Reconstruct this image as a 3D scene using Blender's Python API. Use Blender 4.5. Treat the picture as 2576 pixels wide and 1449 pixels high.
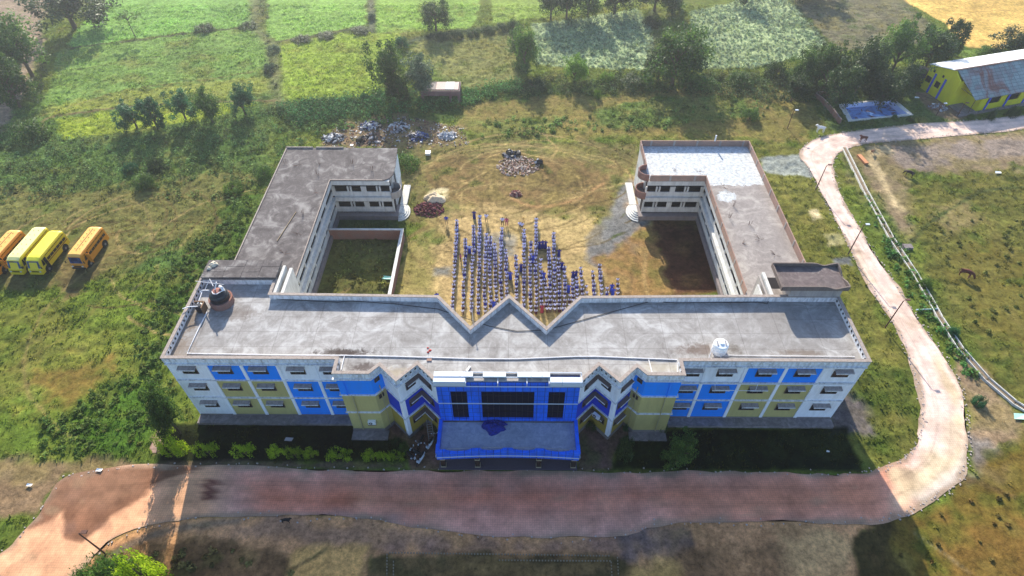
import bpy, bmesh, math, random
import numpy as np
from mathutils import Vector, Matrix
random.seed(7); rng = np.random.default_rng(7)
R_ = math.radians
for o in list(bpy.data.objects): bpy.data.objects.remove(o)
SC = bpy.context.scene; COL = SC.collection

# ------------------------------------------------------------ camera, world, sun, exposure
CX, CY, CZ, PITCH, YAW, ROLL, FOC = 0.7746960782, -37.62791519, 61.73733917, 0.813138896752, 0.009660290258, -0.002793554782, 1532.9711
IW, IH = 2576.0, 1449.0
_f = Vector((0, math.cos(PITCH), -math.sin(PITCH))); _r = Vector((1, 0, 0)); _u = _r.cross(_f)
_Z = Matrix.Rotation(YAW, 3, 'Z'); _f = _Z @ _f; _r = _Z @ _r; _u = _Z @ _u
_r2 = math.cos(ROLL)*_r + math.sin(ROLL)*_u; _u2 = -math.sin(ROLL)*_r + math.cos(ROLL)*_u
cam = bpy.data.cameras.new('camera'); camo = bpy.data.objects.new('camera', cam); COL.objects.link(camo)
camo.matrix_world = Matrix(((_r2.x, _u2.x, -_f.x, CX), (_r2.y, _u2.y, -_f.y, CY), (_r2.z, _u2.z, -_f.z, CZ), (0, 0, 0, 1)))
cam.sensor_fit = 'HORIZONTAL'; cam.angle = 2*math.atan(IW/2/FOC); cam.clip_end = 6000; cam.clip_start = 0.5
SC.camera = camo
SUNV = Vector((-0.150, 0.87, 0.47)).normalized()
W = bpy.data.worlds.new('World'); SC.world = W; W.use_nodes = True
nt = W.node_tree; bg = nt.nodes['Background']; sky = nt.nodes.new('ShaderNodeTexSky')
sky.sky_type = 'NISHITA'; sky.sun_disc = False
sky.sun_elevation = math.asin(SUNV.z); sky.sun_rotation = math.atan2(SUNV.x, SUNV.y)
sky.air_density = 1.0; sky.dust_density = 1.0; sky.ozone_density = 3.0
nt.links.new(sky.outputs[0], bg.inputs[0]); bg.inputs[1].default_value = 0.132
sl = bpy.data.lights.new('sun', 'SUN'); sl.energy = 4.8; sl.angle = R_(0.5); sl.color = (1.0, 0.91, 0.76)
so = bpy.data.objects.new('sun', sl); COL.objects.link(so)
so.rotation_euler = (-SUNV).to_track_quat('-Z', 'Y').to_euler(); so.location = SUNV*300
SC.view_settings.view_transform = 'Standard'; SC.view_settings.look = 'None'; SC.view_settings.gamma = 1
SC.view_settings.exposure = 1.1
SC.render.engine = 'CYCLES'

# ------------------------------------------------------------ pixel of the 2576-wide photo -> world point
def G(px, py, z=0.0):
    d = _f*FOC + _r2*(px-IW/2) - _u2*(py-IH/2)
    t = (z-CZ)/d.z
    return Vector((CX+t*d.x, CY+t*d.y, z))
def GP(pts, z=0.0): return [tuple(G(x, y, z)[:2]) for x, y in pts]
def top_height(base, py):
    # height of a vertical thing on ground point base whose top shows on photo row py
    lo, hi = 0.05, 60.0
    for _ in range(40):
        m = (lo+hi)/2; d = Vector((base.x, base.y, m))-Vector((CX, CY, CZ))
        y = IH/2-FOC*d.dot(_u2)/d.dot(_f)
        if y > py: lo = m
        else: hi = m
    return lo
def px_per_m(p):
    return FOC/((Vector((p[0], p[1], 0))-Vector((CX, CY, CZ))).dot(_f))

# ------------------------------------------------------------ noise (numpy)
def _hash(ix, iy, s):
    h = (ix.astype(np.int64)*374761393+iy.astype(np.int64)*668265263+s*982451653) & 0x7fffffff
    h = ((h ^ (h >> 13))*1274126177) & 0x7fffffff
    return ((h ^ (h >> 16)) & 0xffff)/65535.0
def vnoise(x, y, sc, s=0):
    x = x/sc; y = y/sc; ix = np.floor(x); iy = np.floor(y); fx = x-ix; fy = y-iy
    fx = fx*fx*(3-2*fx); fy = fy*fy*(3-2*fy); ix = ix.astype(np.int64); iy = iy.astype(np.int64)
    a = _hash(ix, iy, s); b = _hash(ix+1, iy, s); c = _hash(ix, iy+1, s); d = _hash(ix+1, iy+1, s)
    return (a+(b-a)*fx)*(1-fy)+(c+(d-c)*fx)*fy
def fbm(x, y, sc, s=0, o=3):
    t = 0; a = 1; n = 0
    for k in range(o): t = t+a*vnoise(x, y, sc/2**k, s+k*17); n += a; a *= 0.55
    return t/n
def sdf(px, py, poly):
    # signed distance to polygon (negative inside)
    P = np.array(poly, float); n = len(P); d = np.full(px.shape, 1e18); ins = np.zeros(px.shape, bool)
    for i in range(n):
        a = P[i]; b = P[(i+1) % n]; e = b-a; wx = px-a[0]; wy = py-a[1]
        t = np.clip((wx*e[0]+wy*e[1])/max(e@e, 1e-9), 0, 1)
        d = np.minimum(d, (wx-e[0]*t)**2+(wy-e[1]*t)**2)
        c = (a[1] > py) != (b[1] > py)
        with np.errstate(divide='ignore', invalid='ignore'):
            ins ^= c & (px < (b[0]-a[0])*(py-a[1])/((b[1]-a[1]) if b[1] != a[1] else 1e-9)+a[0])
    d = np.sqrt(d); return np.where(ins, -d, d)
def dline(px, py, pts):
    d = np.full(px.shape, 1e18)
    for a, b in zip(pts[:-1], pts[1:]):
        a = np.array(a[:2]); b = np.array(b[:2]); e = b-a; wx = px-a[0]; wy = py-a[1]
        t = np.clip((wx*e[0]+wy*e[1])/max(e@e, 1e-9), 0, 1)
        d = np.minimum(d, (wx-e[0]*t)**2+(wy-e[1]*t)**2)
    return np.sqrt(d)

# ------------------------------------------------------------ objects
def tag(o, label=None, cat=None, group=None, kind=None):
    if label: o['label'] = label
    if cat: o['category'] = cat
    if group: o['group'] = group
    if kind: o['kind'] = kind
    return o
def empty(name, loc, rz=0.0, label=None, cat=None, group=None):
    o = bpy.data.objects.new(name, None); COL.objects.link(o); o.location = loc; o.rotation_euler = (0, 0, rz)
    o.empty_display_size = 0.2
    return tag(o, label, cat, group)
class MB:
    def __init__(s): s.v = []; s.f = []; s.m = []
    def add(s, vs, fs, m=0):
        n = len(s.v); s.v += [tuple(v) for v in vs]; s.f += [tuple(i+n for i in f) for f in fs]; s.m += [m]*len(fs)
    def box(s, x0, x1, y0, y1, z0, z1, m=0):
        v = [(x0, y0, z0), (x1, y0, z0), (x1, y1, z0), (x0, y1, z0), (x0, y0, z1), (x1, y0, z1), (x1, y1, z1), (x0, y1, z1)]
        s.add(v, [(0, 3, 2, 1), (4, 5, 6, 7), (0, 1, 5, 4), (1, 2, 6, 5), (2, 3, 7, 6), (3, 0, 4, 7)], m)
    def obox(s, p, ux, uy, a0, a1, b0, b1, z0, z1, m=0):
        # box in the frame p + a*ux + b*uy
        def P(a, b, z): return (p[0]+a*ux[0]+b*uy[0], p[1]+a*ux[1]+b*uy[1], z)
        v = [P(a0, b0, z0), P(a1, b0, z0), P(a1, b1, z0), P(a0, b1, z0), P(a0, b0, z1), P(a1, b0, z1), P(a1, b1, z1), P(a0, b1, z1)]
        s.add(v, [(0, 3, 2, 1), (4, 5, 6, 7), (0, 1, 5, 4), (1, 2, 6, 5), (2, 3, 7, 6), (3, 0, 4, 7)], m)
    def prism(s, poly, z0, z1, m=0, mtop=None):
        n = len(poly); v = [(x, y, z0) for x, y in poly]+[(x, y, z1) for x, y in poly]
        s.add(v, [tuple(range(n-1, -1, -1))], m); s.add(v, [tuple(range(n, 2*n))], m if mtop is None else mtop)
        s.add(v, [(i, (i+1) % n, (i+1) % n+n, i+n) for i in range(n)], m)
    def tube(s, pts, r, n=8, m=0, caps=True):
        pts = [Vector(p) for p in pts]; rs = r if isinstance(r, (list, tuple)) else [r]*len(pts); base = len(s.v); rings = []
        for i, p in enumerate(pts):
            d = (pts[min(i+1, len(pts)-1)]-pts[max(i-1, 0)])
            if d.length < 1e-9: d = Vector((0, 0, 1))
            d.normalize(); a = Vector((0, 0, 1)) if abs(d.z) < .9 else Vector((1, 0, 0))
            u = d.cross(a).normalized(); w = d.cross(u)
            rings.append([p+(u*math.cos(2*math.pi*k/n)+w*math.sin(2*math.pi*k/n))*rs[i] for k in range(n)])
        vs = [q for rg in rings for q in rg]; fs = []
        for i in range(len(pts)-1):
            for k in range(n): fs.append((i*n+k, i*n+(k+1) % n, (i+1)*n+(k+1) % n, (i+1)*n+k))
        if caps: fs.append(tuple(range(n-1, -1, -1))); fs.append(tuple((len(pts)-1)*n+k for k in range(n)))
        s.add(vs, fs, m)
    def lathe(s, c, prof, n=24, m=0, sx=1, sy=1):
        vs = []; fs = []
        for r, z in prof:
            for k in range(n): vs.append((c[0]+sx*r*math.cos(2*math.pi*k/n), c[1]+sy*r*math.sin(2*math.pi*k/n), c[2]+z))
        L = len(prof)
        for i in range(L-1):
            for k in range(n): fs.append((i*n+k, i*n+(k+1) % n, (i+1)*n+(k+1) % n, (i+1)*n+k))
        fs.append(tuple(range(n-1, -1, -1))); fs.append(tuple((L-1)*n+k for k in range(n)))
        s.add(vs, fs, m)
    def quad(s, a, b, c, d, m=0): s.add([a, b, c, d], [(0, 1, 2, 3)], m)
    def build(s, name, mats, parent=None, smooth=False, loc=None):
        me = bpy.data.meshes.new(name); me.from_pydata(s.v, [], s.f)
        if not isinstance(mats, (list, tuple)): mats = [mats]
        for m in mats: me.materials.append(m)
        me.polygons.foreach_set('material_index', np.array(s.m, dtype=np.int32))
        if smooth: me.polygons.foreach_set('use_smooth', np.ones(len(s.f), bool))
        me.update()
        o = bpy.data.objects.new(name, me); COL.objects.link(o)
        if parent: o.parent = parent
        if loc: o.location = loc
        return o
def fastmesh(name, V, F, mat, col=None, smooth=False, k=None):
    # V (n,3) float, F (m,k) int
    me = bpy.data.meshes.new(name); k = F.shape[1]
    me.vertices.add(len(V)); me.vertices.foreach_set('co', V.astype(np.float32).ravel())
    me.loops.add(F.size); me.loops.foreach_set('vertex_index', F.astype(np.int32).ravel())
    me.polygons.add(len(F)); me.polygons.foreach_set('loop_start', np.arange(0, F.size, k, dtype=np.int32))
    me.polygons.foreach_set('loop_total', np.full(len(F), k, dtype=np.int32))
    if smooth: me.polygons.foreach_set('use_smooth', np.ones(len(F), bool))
    if col is not None:
        a = me.color_attributes.new('Col', 'FLOAT_COLOR', 'POINT')
        c = np.ones((len(V), 4), np.float32); c[:, :3] = col; a.data.foreach_set('color', c.ravel())
    if mat: me.materials.append(mat)
    me.update(calc_edges=True); me.validate()
    return me
def copy_tree(o, parent=None):
    c = o.copy(); COL.objects.link(c); c.parent = parent
    for ch in list(o.children): copy_tree(ch, c)
    return c

# ------------------------------------------------------------ materials
class NT:
    def __init__(s, name):
        s.mat = bpy.data.materials.new(name); s.mat.use_nodes = True; s.t = s.mat.node_tree; s.b = s.t.nodes['Principled BSDF']
        s.b.inputs['Roughness'].default_value = 0.85
        s.b.inputs['Specular IOR Level'].default_value = 0.25
        s.co = s.t.nodes.new('ShaderNodeTexCoord')
    def n(s, ty, **kw):
        x = s.t.nodes.new(ty)
        for k, v in kw.items():
            if k in x.inputs: x.inputs[k].default_value = v
            else: setattr(x, k, v)
        return x
    def l(s, a, b): s.t.links.new(a, b)
    def vec(s, scale=(1, 1, 1), kind='Object', rot=(0, 0, 0)):
        m = s.n('ShaderNodeMapping'); m.inputs['Scale'].default_value = scale; m.inputs['Rotation'].default_value = rot
        s.l(s.co.outputs[kind], m.inputs['Vector']); return m.outputs[0]
    def noise(s, sc, det=4, rough=.55, vec=None, dist=0):
        x = s.n('ShaderNodeTexNoise', Scale=sc, Detail=det, Roughness=rough, Distortion=dist)
        s.l(vec if vec else s.vec(), x.inputs['Vector']); return x.outputs['Fac']
    def ramp(s, fac, stops):
        r = s.n('ShaderNodeValToRGB'); e = r.color_ramp.elements
        e[0].position = stops[0][0]; e[0].color = (*stops[0][1], 1); e[1].position = stops[-1][0]; e[1].color = (*stops[-1][1], 1)
        for p, c in stops[1:-1]: q = e.new(p); q.color = (*c, 1)
        s.l(fac, r.inputs[0]); return r.outputs[0]
    def mix(s, fac, a, b, mode='MIX'):
        m = s.n('ShaderNodeMix', data_type='RGBA', blend_type=mode)
        for sock, v in ((m.inputs[0], fac), (m.inputs[6], a), (m.inputs[7], b)):
            if isinstance(v, (int, float)): sock.default_value = v
            elif isinstance(v, tuple): sock.default_value = (*v, 1) if len(v) == 3 else v
            else: s.l(v, sock)
        return m.outputs[2]
    def math(s, op, a, b=0.0):
        m = s.n('ShaderNodeMath', operation=op)
        for i, v in enumerate((a, b)):
            if isinstance(v, (int, float)): m.inputs[i].default_value = v
            else: s.l(v, m.inputs[i])
        return m.outputs[0]
    def bump(s, h, st=.3, d=.05):
        b = s.n('ShaderNodeBump', Strength=st, Distance=d); s.l(h, b.inputs['Height']); s.l(b.outputs[0], s.b.inputs['Normal'])
    def col(s, c):
        if isinstance(c, tuple): s.b.inputs['Base Color'].default_value = (*c, 1)
        else: s.l(c, s.b.inputs['Base Color'])
        return s.mat
def g3(v): return (v, v, v)
def paint(name, c, dirt=.35, sc=1.2, rough=.8, dark=(.12, .09, .07), spec=.25):
    t = NT(name); n1 = t.noise(sc*1.4, 6, .7, t.vec((1, 1, .22))); n2 = t.noise(14, 3)
    f = t.ramp(n1, [(.42, g3(0)), (.78, g3(1))])
    a = t.mix(t.math('MULTIPLY', f, dirt), c, dark)
    b = t.mix(t.ramp(n2, [(.35, g3(.0)), (.7, g3(.16))]), a, tuple(min(1, x*1.5) for x in c))
    t.b.inputs['Roughness'].default_value = rough; t.b.inputs['Specular IOR Level'].default_value = spec
    t.bump(n2, .15, .02); return t.col(b)
def plain(name, c, rough=.6, metal=0, spec=.3, var=.25, sc=6):
    t = NT(name); n = t.noise(sc, 3); t.b.inputs['Roughness'].default_value = rough; t.b.inputs['Metallic'].default_value = metal
    t.b.inputs['Specular IOR Level'].default_value = spec
    return t.col(t.mix(n, tuple(x*(1-var) for x in c), tuple(min(1, x*(1+var)) for x in c)))
def concrete(name, a, b, c, sc=.5, dist=2.2, spots=None):
    # weathered trowelled concrete: broad stains, swirls, fine grain
    t = NT(name); w = t.noise(sc*1.6, 6, .62, dist=dist); n1 = t.noise(sc*.35, 4, .6); n2 = t.noise(sc*9, 4, .7, dist=.6)
    v = t.n('ShaderNodeTexNoise', Scale=sc*4.5, Detail=5, Roughness=.7, Distortion=3.0); t.l(t.vec((1, .55, 1)), v.inputs['Vector'])
    base = t.ramp(w, [(.3, a), (.5, b), (.66, c)])
    m = t.mix(t.ramp(v.outputs['Fac'], [(.54, g3(0)), (.66, g3(.38))]), base, c)
    m = t.mix(t.ramp(n1, [(.52, g3(0)), (.72, g3(.6))]), m, a)
    m = t.mix(t.ramp(n2, [(.35, g3(.22)), (.55, g3(0))]), m, tuple(x*.5 for x in a))
    t.bump(v.outputs['Fac'], .15, .03); t.b.inputs['Roughness'].default_value = .95; t.b.inputs['Specular IOR Level'].default_value = .1
    t.base = m; t.col(m); return t
def foliage(name, c1, c2, c3, trans=.35):
    t = NT(name); at = t.n('ShaderNodeAttribute', attribute_name='Col'); oi = t.n('ShaderNodeObjectInfo')
    sep = t.n('ShaderNodeSeparateColor'); t.l(at.outputs['Color'], sep.inputs[0])
    col = t.ramp(sep.outputs[0], [(0, c1), (.5, c2), (1, c3)])
    hs = t.n('ShaderNodeHueSaturation'); t.l(col, hs.inputs['Color'])
    t.l(t.math('ADD', t.math('MULTIPLY', oi.outputs['Random'], .5), .75), hs.inputs['Value'])
    tr = t.n('ShaderNodeBsdfTranslucent'); t.l(hs.outputs[0], tr.inputs[0]); t.col(hs.outputs[0])
    ms = t.n('ShaderNodeMixShader'); ms.inputs[0].default_value = trans
    t.l(t.b.outputs[0], ms.inputs[1]); t.l(tr.outputs[0], ms.inputs[2])
    out = [x for x in t.t.nodes if x.type == 'OUTPUT_MATERIAL'][0]; t.l(ms.outputs[0], out.inputs[0])
    t.b.inputs['Roughness'].default_value = .55
    return t.mat

M = {}
M['white'] = paint('white_wall_paint', (.88, .90, .96), .34, .9)
M['blue'] = paint('bright_blue_paint', (.003, .26, 1.0), .2, 1.0)
M['navy'] = paint('deep_blue_paint', (.006, .045, .52), .22, 1.0)
M['khaki'] = paint('khaki_paint', (.50, .43, .17), .32, 1.0)
M['ochre'] = paint('ochre_paint', (.38, .28, .05), .2, 1.0)
M['ledge'] = paint('stained_white_concrete', (.74, .75, .78), .8, 2.2, dark=(.10, .085, .08))
M['coping'] = paint('brown_stained_coping', (.33, .28, .25), .8, 3.0, dark=(.10, .07, .055))
M['shade'] = paint('stained_sunshade_concrete', (.33, .29, .28), .85, 2.5, dark=(.08, .06, .05))
M['plaster'] = paint('old_grey_plaster', (.36, .33, .31), .6, .8, dark=(.06, .055, .06))
M['plaster_light'] = paint('whitewashed_plaster', (.60, .60, .58), .55, .9, dark=(.14, .12, .11))
M['plinth'] = paint('damp_plinth_plaster', (.22, .19, .19), .6, 1.3)
M['brickred'] = None
M['dark'] = plain('dark_interior', (.012, .009, .012), .9)
M['glass'] = plain('dark_window_glass', (.012, .012, .016), .18, spec=.5)
M['rim'] = paint('dark_weathered_rim', (.17, .135, .12), .7, 2.0, dark=(.06, .045, .045)); M['shade_dark'] = paint('dark_stained_sunshade', (.14, .10, .095), .7, 2.5, dark=(.05, .035, .035)); M['frame'] = plain('brown_window_frame', (.10, .07, .06), .6)
M['blackglass'] = plain('black_glass_cladding', (.004, .006, .02), .2, spec=.08, var=.1)
M['metalwhite'] = plain('white_aluminium_cladding', (.56, .62, .70), .35, spec=.5, var=.1)
M['pipe'] = plain('white_plastic_pipe', (.72, .72, .74), .4, var=.08)
M['cable'] = plain('black_cable', (.02, .018, .02), .6)
M['black'] = plain('black_plastic', (.013, .013, .018), .38, spec=.5)
M['rubber'] = plain('tyre_rubber', (.02, .019, .018), .85)
M['steel'] = plain('dull_steel', (.28, .28, .30), .45, metal=.6)
M['rust'] = plain('rusty_steel', (.12, .06, .045), .8, var=.4, sc=10)
M['stone'] = plain('black_polished_stone', (.014, .011, .012), .25, spec=.6)
M['gold'] = plain('pale_stone_band', (.45, .38, .25), .5)
M['bamboo'] = plain('dry_bamboo', (.30, .22, .13), .8)
M['redcloth'] = plain('red_cloth', (.42, .05, .04), .9)
M['wood'] = plain('old_wood', (.2, .12, .07), .9, var=.4)
M['bark'] = plain('tree_bark', (.13, .09, .065), .95, var=.4, sc=3)
def brick(name, c1, c2, mort, sc=4.0):
    t = NT(name); b = t.n('ShaderNodeTexBrick', Scale=sc); b.inputs['Color1'].default_value = (*c1, 1); b.inputs['Color2'].default_value = (*c2, 1)
    b.inputs['Mortar'].default_value = (*mort, 1); b.inputs['Mortar Size'].default_value = .02
    mp = t.vec((1, 1, 1), rot=(R_(90), 0, 0)); t.l(mp, b.inputs['Vector'])
    n = t.noise(.9, 5, .65)
    return t.col(t.mix(t.ramp(n, [(.4, g3(0)), (.75, g3(.7))]), b.outputs['Color'], (.20, .16, .15)))
M['brick'] = brick('red_brick_masonry', (.27, .11, .075), (.19, .08, .06), (.28, .22, .2))
M['brickpale'] = brick('dusty_brick_masonry', (.38, .24, .18), (.30, .17, .13), (.36, .3, .27))
# roofs
t = concrete('main_roof_concrete', (.225, .21, .20), (.33, .318, .308), (.46, .455, .45), .22, 1.6)
cm = t.base; wv_ = t.math('MULTIPLY', t.math('SUBTRACT', t.noise(1.3, 5, .7, dist=1.2), .5), 2.6)
def spot(cm, px, py, rx_, ry_, c, st):
    q = G(px, py, 10.5); mp = t.n('ShaderNodeMapping'); mp.inputs['Location'].default_value = (-q.x/rx_, -q.y/ry_, 0); mp.inputs['Scale'].default_value = (1/rx_, 1/ry_, 0); t.l(t.co.outputs['Object'], mp.inputs[0])
    ln = t.n('ShaderNodeVectorMath', operation='LENGTH'); t.l(mp.outputs[0], ln.inputs[0])
    f = t.ramp(t.math('ADD', ln.outputs['Value'], wv_), [(.35, g3(st)), (1.0, g3(0))]); return t.mix(f, cm, c)
for a_ in ((868, 888, 3.6, .7, (.05, .035, .03), .9), (915, 925, 2.0, .8, (.09, .07, .065), .85), (1765, 880, 3.2, .9, (.13, .09, .07), .75), (1845, 880, 1.2, .8, (.10, .08, .06), .7), (440, 880, 2.6, 2.2, (.20, .15, .11), .6), (475, 810, 1.3, 2.4, (.16, .11, .07), .7),
           (1900, 740, 1.2, 1.6, (.16, .11, .09), .7), (600, 790, 3.0, 1.4, (.17, .14, .12), .6), (1000, 940, 2.2, 1.0, (.34, .29, .21), .6), (1650, 925, 3.0, .8, (.40, .36, .28), .6), (2010, 888, 3.5, .5, (.15, .11, .08), .6)):
    cm = spot(cm, *a_)
cj = t.n('ShaderNodeTexBrick', Scale=.12, offset=.0); cj.inputs['Color1'].default_value = (1, 1, 1, 1); cj.inputs['Color2'].default_value = (.93, .93, .93, 1); cj.inputs['Mortar'].default_value = (.72, .7, .7, 1); cj.inputs['Mortar Size'].default_value = .004
t.l(t.vec(), cj.inputs['Vector']); t.col(t.mix(1.0, cm, cj.outputs['Color'], 'MULTIPLY')); M['roof_main'] = t.mat
t = concrete('left_wing_roof_concrete', (.088, .078, .078), (.138, .124, .122), (.28, .265, .255), .30, 1.3); M['roof_left'] = t.mat
t = concrete('right_wing_roof_concrete', (.215, .19, .18), (.30, .27, .255), (.41, .38, .35), .3, 1.4)
geo = t.n('ShaderNodeSeparateXYZ'); t.l(t.co.outputs['Object'], geo.inputs[0])
wn = t.noise(.5, 5, .65)
edge = t.math('ADD', geo.outputs[1], t.math('MULTIPLY', t.math('SUBTRACT', wn, .5), 3.2))
wmask = t.math('GREATER_THAN', edge, 35.0)
wh = t.mix(t.ramp(t.noise(2.2, 6, .7), [(.35, g3(0)), (.62, g3(1))]), (.34, .35, .35), (.62, .65, .68))
# a spilled whitewash patch
cmb = t.n('ShaderNodeVectorMath', operation='DISTANCE'); t.l(t.co.outputs['Object'], cmb.inputs[0]); cmb.inputs[1].default_value = (31.0, 32.2, 7.2)
pm = t.math('LESS_THAN', t.math('ADD', cmb.outputs['Value'], t.math('MULTIPLY', t.math('SUBTRACT', t.noise(1.1, 5, .7), .5), 4.0)), 1.35)
t.col(t.mix(t.math('MAXIMUM', wmask, pm), t.base, wh)); M['roof_right'] = t.mat
t = concrete('tray_concrete', (.10, .085, .085), (.15, .12, .12), (.21, .18, .17), .8, 1.2); M['tray'] = t.mat
t = concrete('canopy_concrete', (.27, .31, .40), (.36, .40, .50), (.46, .50, .58), .8, 1.2); M['canopy'] = t.mat
t = concrete('apron_concrete', (.15, .13, .13), (.22, .19, .19), (.32, .28, .28), .7, 1.2); M['apron'] = t.mat
t = concrete('pale_step_concrete', (.5, .48, .44), (.62, .61, .57), (.78, .78, .74), .9, 1.2); M['step'] = t.mat
# cladding with seams
def cladding(name, c, sc=1.0):
    t = NT(name); b = t.n('ShaderNodeTexBrick', Scale=sc, offset=0.0); b.inputs['Color1'].default_value = (*c, 1)
    b.inputs['Color2'].default_value = (*[x*.88 for x in c], 1); b.inputs['Mortar'].default_value = (*[x*.25 for x in c], 1)
    b.inputs['Mortar Size'].default_value = .025; b.inputs['Brick Width'].default_value = .75; b.inputs['Row Height'].default_value = .8
    t.l(t.vec((1, 1, 1), rot=(R_(90), 0, 0)), b.inputs['Vector']); t.b.inputs['Roughness'].default_value = .5
    t.b.inputs['Specular IOR Level'].default_value = .4
    st = t.ramp(t.noise(1.6, 6, .75, t.vec((1, 1, .18))), [(.4, g3(1.0)), (.75, g3(.55))])
    return t.col(t.mix(1.0, b.outputs['Color'], st, 'MULTIPLY'))
M['clad'] = cladding('royal_blue_cladding', (.004, .17, 1.0))
# vertex-painted surfaces
def painted(name, fine=9, amt=.5, bumpd=.08, pav=None, b2=1.3):
    t = NT(name); at = t.n('ShaderNodeAttribute', attribute_name='Col')
    n1 = t.noise(fine, 9, .82); n2 = t.noise(b2, 4, .6)
    k = t.ramp(n1, [(.30, g3(1-amt)), (.5, g3(1)), (.72, g3(1+amt))]); k2 = t.ramp(n2, [(.3, g3(.78)), (.7, g3(1.2))])
    c = t.mix(1.0, t.mix(1.0, at.outputs['Color'], k, 'MULTIPLY'), k2, 'MULTIPLY')
    if pav:
        v = t.n('ShaderNodeTexVoronoi', feature='DISTANCE_TO_EDGE', Scale=pav); v.inputs['Randomness'].default_value = .25
        t.l(t.vec(), v.inputs['Vector'])
        gm = t.ramp(v.outputs['Distance'], [(.02, g3(.75)), (.10, g3(1.03))]); c = t.mix(1.0, c, gm, 'MULTIPLY')
        t.bump(gm, .3, .03)
    else: t.bump(n1, 1.0, bumpd)
    t.b.inputs['Roughness'].default_value = .97; t.b.inputs['Specular IOR Level'].default_value = .05
    return t.col(c)
M['ground'] = painted('grass_and_soil', 1.5, .75, .14, b2=.5)
M['road'] = painted('interlocking_paver_road', 2.2, .22, .02, pav=4.2, b2=.35)
M['blade'] = None
def bladeMat(name, tr=.35):
    t = NT(name); at = t.n('ShaderNodeAttribute', attribute_name='Col'); t.col(at.outputs['Color'])
    x = t.n('ShaderNodeBsdfTranslucent'); t.l(at.outputs['Color'], x.inputs[0]); ms = t.n('ShaderNodeMixShader'); ms.inputs[0].default_value = tr
    t.l(t.b.outputs[0], ms.inputs[1]); t.l(x.outputs[0], ms.inputs[2])
    out = [q for q in t.t.nodes if q.type == 'OUTPUT_MATERIAL'][0]; t.l(ms.outputs[0], out.inputs[0]); return t.mat
M['blade'] = bladeMat('grass_blades')

# ------------------------------------------------------------ ROAD geometry (edges read off the photo, laid on the ground)
ROADPAIR = [  # (inner/upper edge point, outer/lower edge point)
    ((-140, 1480), (60, 1620)), ((-60, 1420), (150, 1500)), ((10, 1385), (225, 1420)), ((60, 1335), (262, 1385)), ((92, 1300), (300, 1352)), ((118, 1255), (370, 1326)), ((160, 1203), (430, 1315)),
    ((240, 1187), (500, 1306)), ((370, 1172), (600, 1302)), ((590, 1173), (720, 1300)), ((760, 1176), (860, 1303)), ((900, 1179), (960, 1310)),
    ((1110, 1181), (1080, 1334)), ((1285, 1182), (1285, 1352)), ((1460, 1183), (1470, 1356)), ((1570, 1186), (1590, 1340)), ((1700, 1187), (1650, 1318)),
    ((1850, 1188), (1850, 1316)), ((2000, 1190), (2020, 1317)), ((2100, 1192), (2140, 1314)), ((2165, 1190), (2232, 1308)), ((2215, 1180), (2320, 1272)),
    ((2262, 1160), (2385, 1235)), ((2295, 1135), (2425, 1190)), ((2314, 1100), (2436, 1130)), ((2322, 1055), (2434, 1070)), ((2318, 1010), (2425, 1000)),
    ((2302, 945), (2402, 940)), ((2280, 880), (2366, 880)), ((2245, 810), (2322, 820)), ((2205, 745), (2275, 748)), ((2172, 690), (2232, 682)),
    ((2145, 635), (2195, 628)), ((2112, 575), (2160, 570)), ((2080, 515), (2125, 515)), ((2052, 460), (2105, 462)), ((2030, 420), (2097, 425)),
    ((2014, 392), (2100, 398)), ((2022, 368), (2122, 377)), ((2060, 347), (2165, 364)), ((2120, 334), (2220, 357)), ((2220, 322), (2300, 350)),
    ((2330, 312), (2400, 341)), ((2450, 302), (2500, 332)), ((2576, 292), (2600, 322)), ((2760, 277), (2760, 307))]
def catmull(P, per=6):
    P = [Vector(p) for p in P]; out = []
    for i in range(len(P)-1):
        a = P[max(i-1, 0)]; b = P[i]; c = P[i+1]; d = P[min(i+2, len(P)-1)]
        for k in range(per):
            t = k/per; out.append(.5*((2*b)+(c-a)*t+(2*a-5*b+4*c-d)*t*t+(3*b-a-3*c+d)*t**3))
    out.append(P[-1]); return out
RI = catmull([G(*a) for a, b in ROADPAIR]); RO = catmull([G(*b) for a, b in ROADPAIR])
ROADPOLY = [tuple(p[:2]) for p in RI]+[tuple(p[:2]) for p in reversed(RO)]

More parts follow.
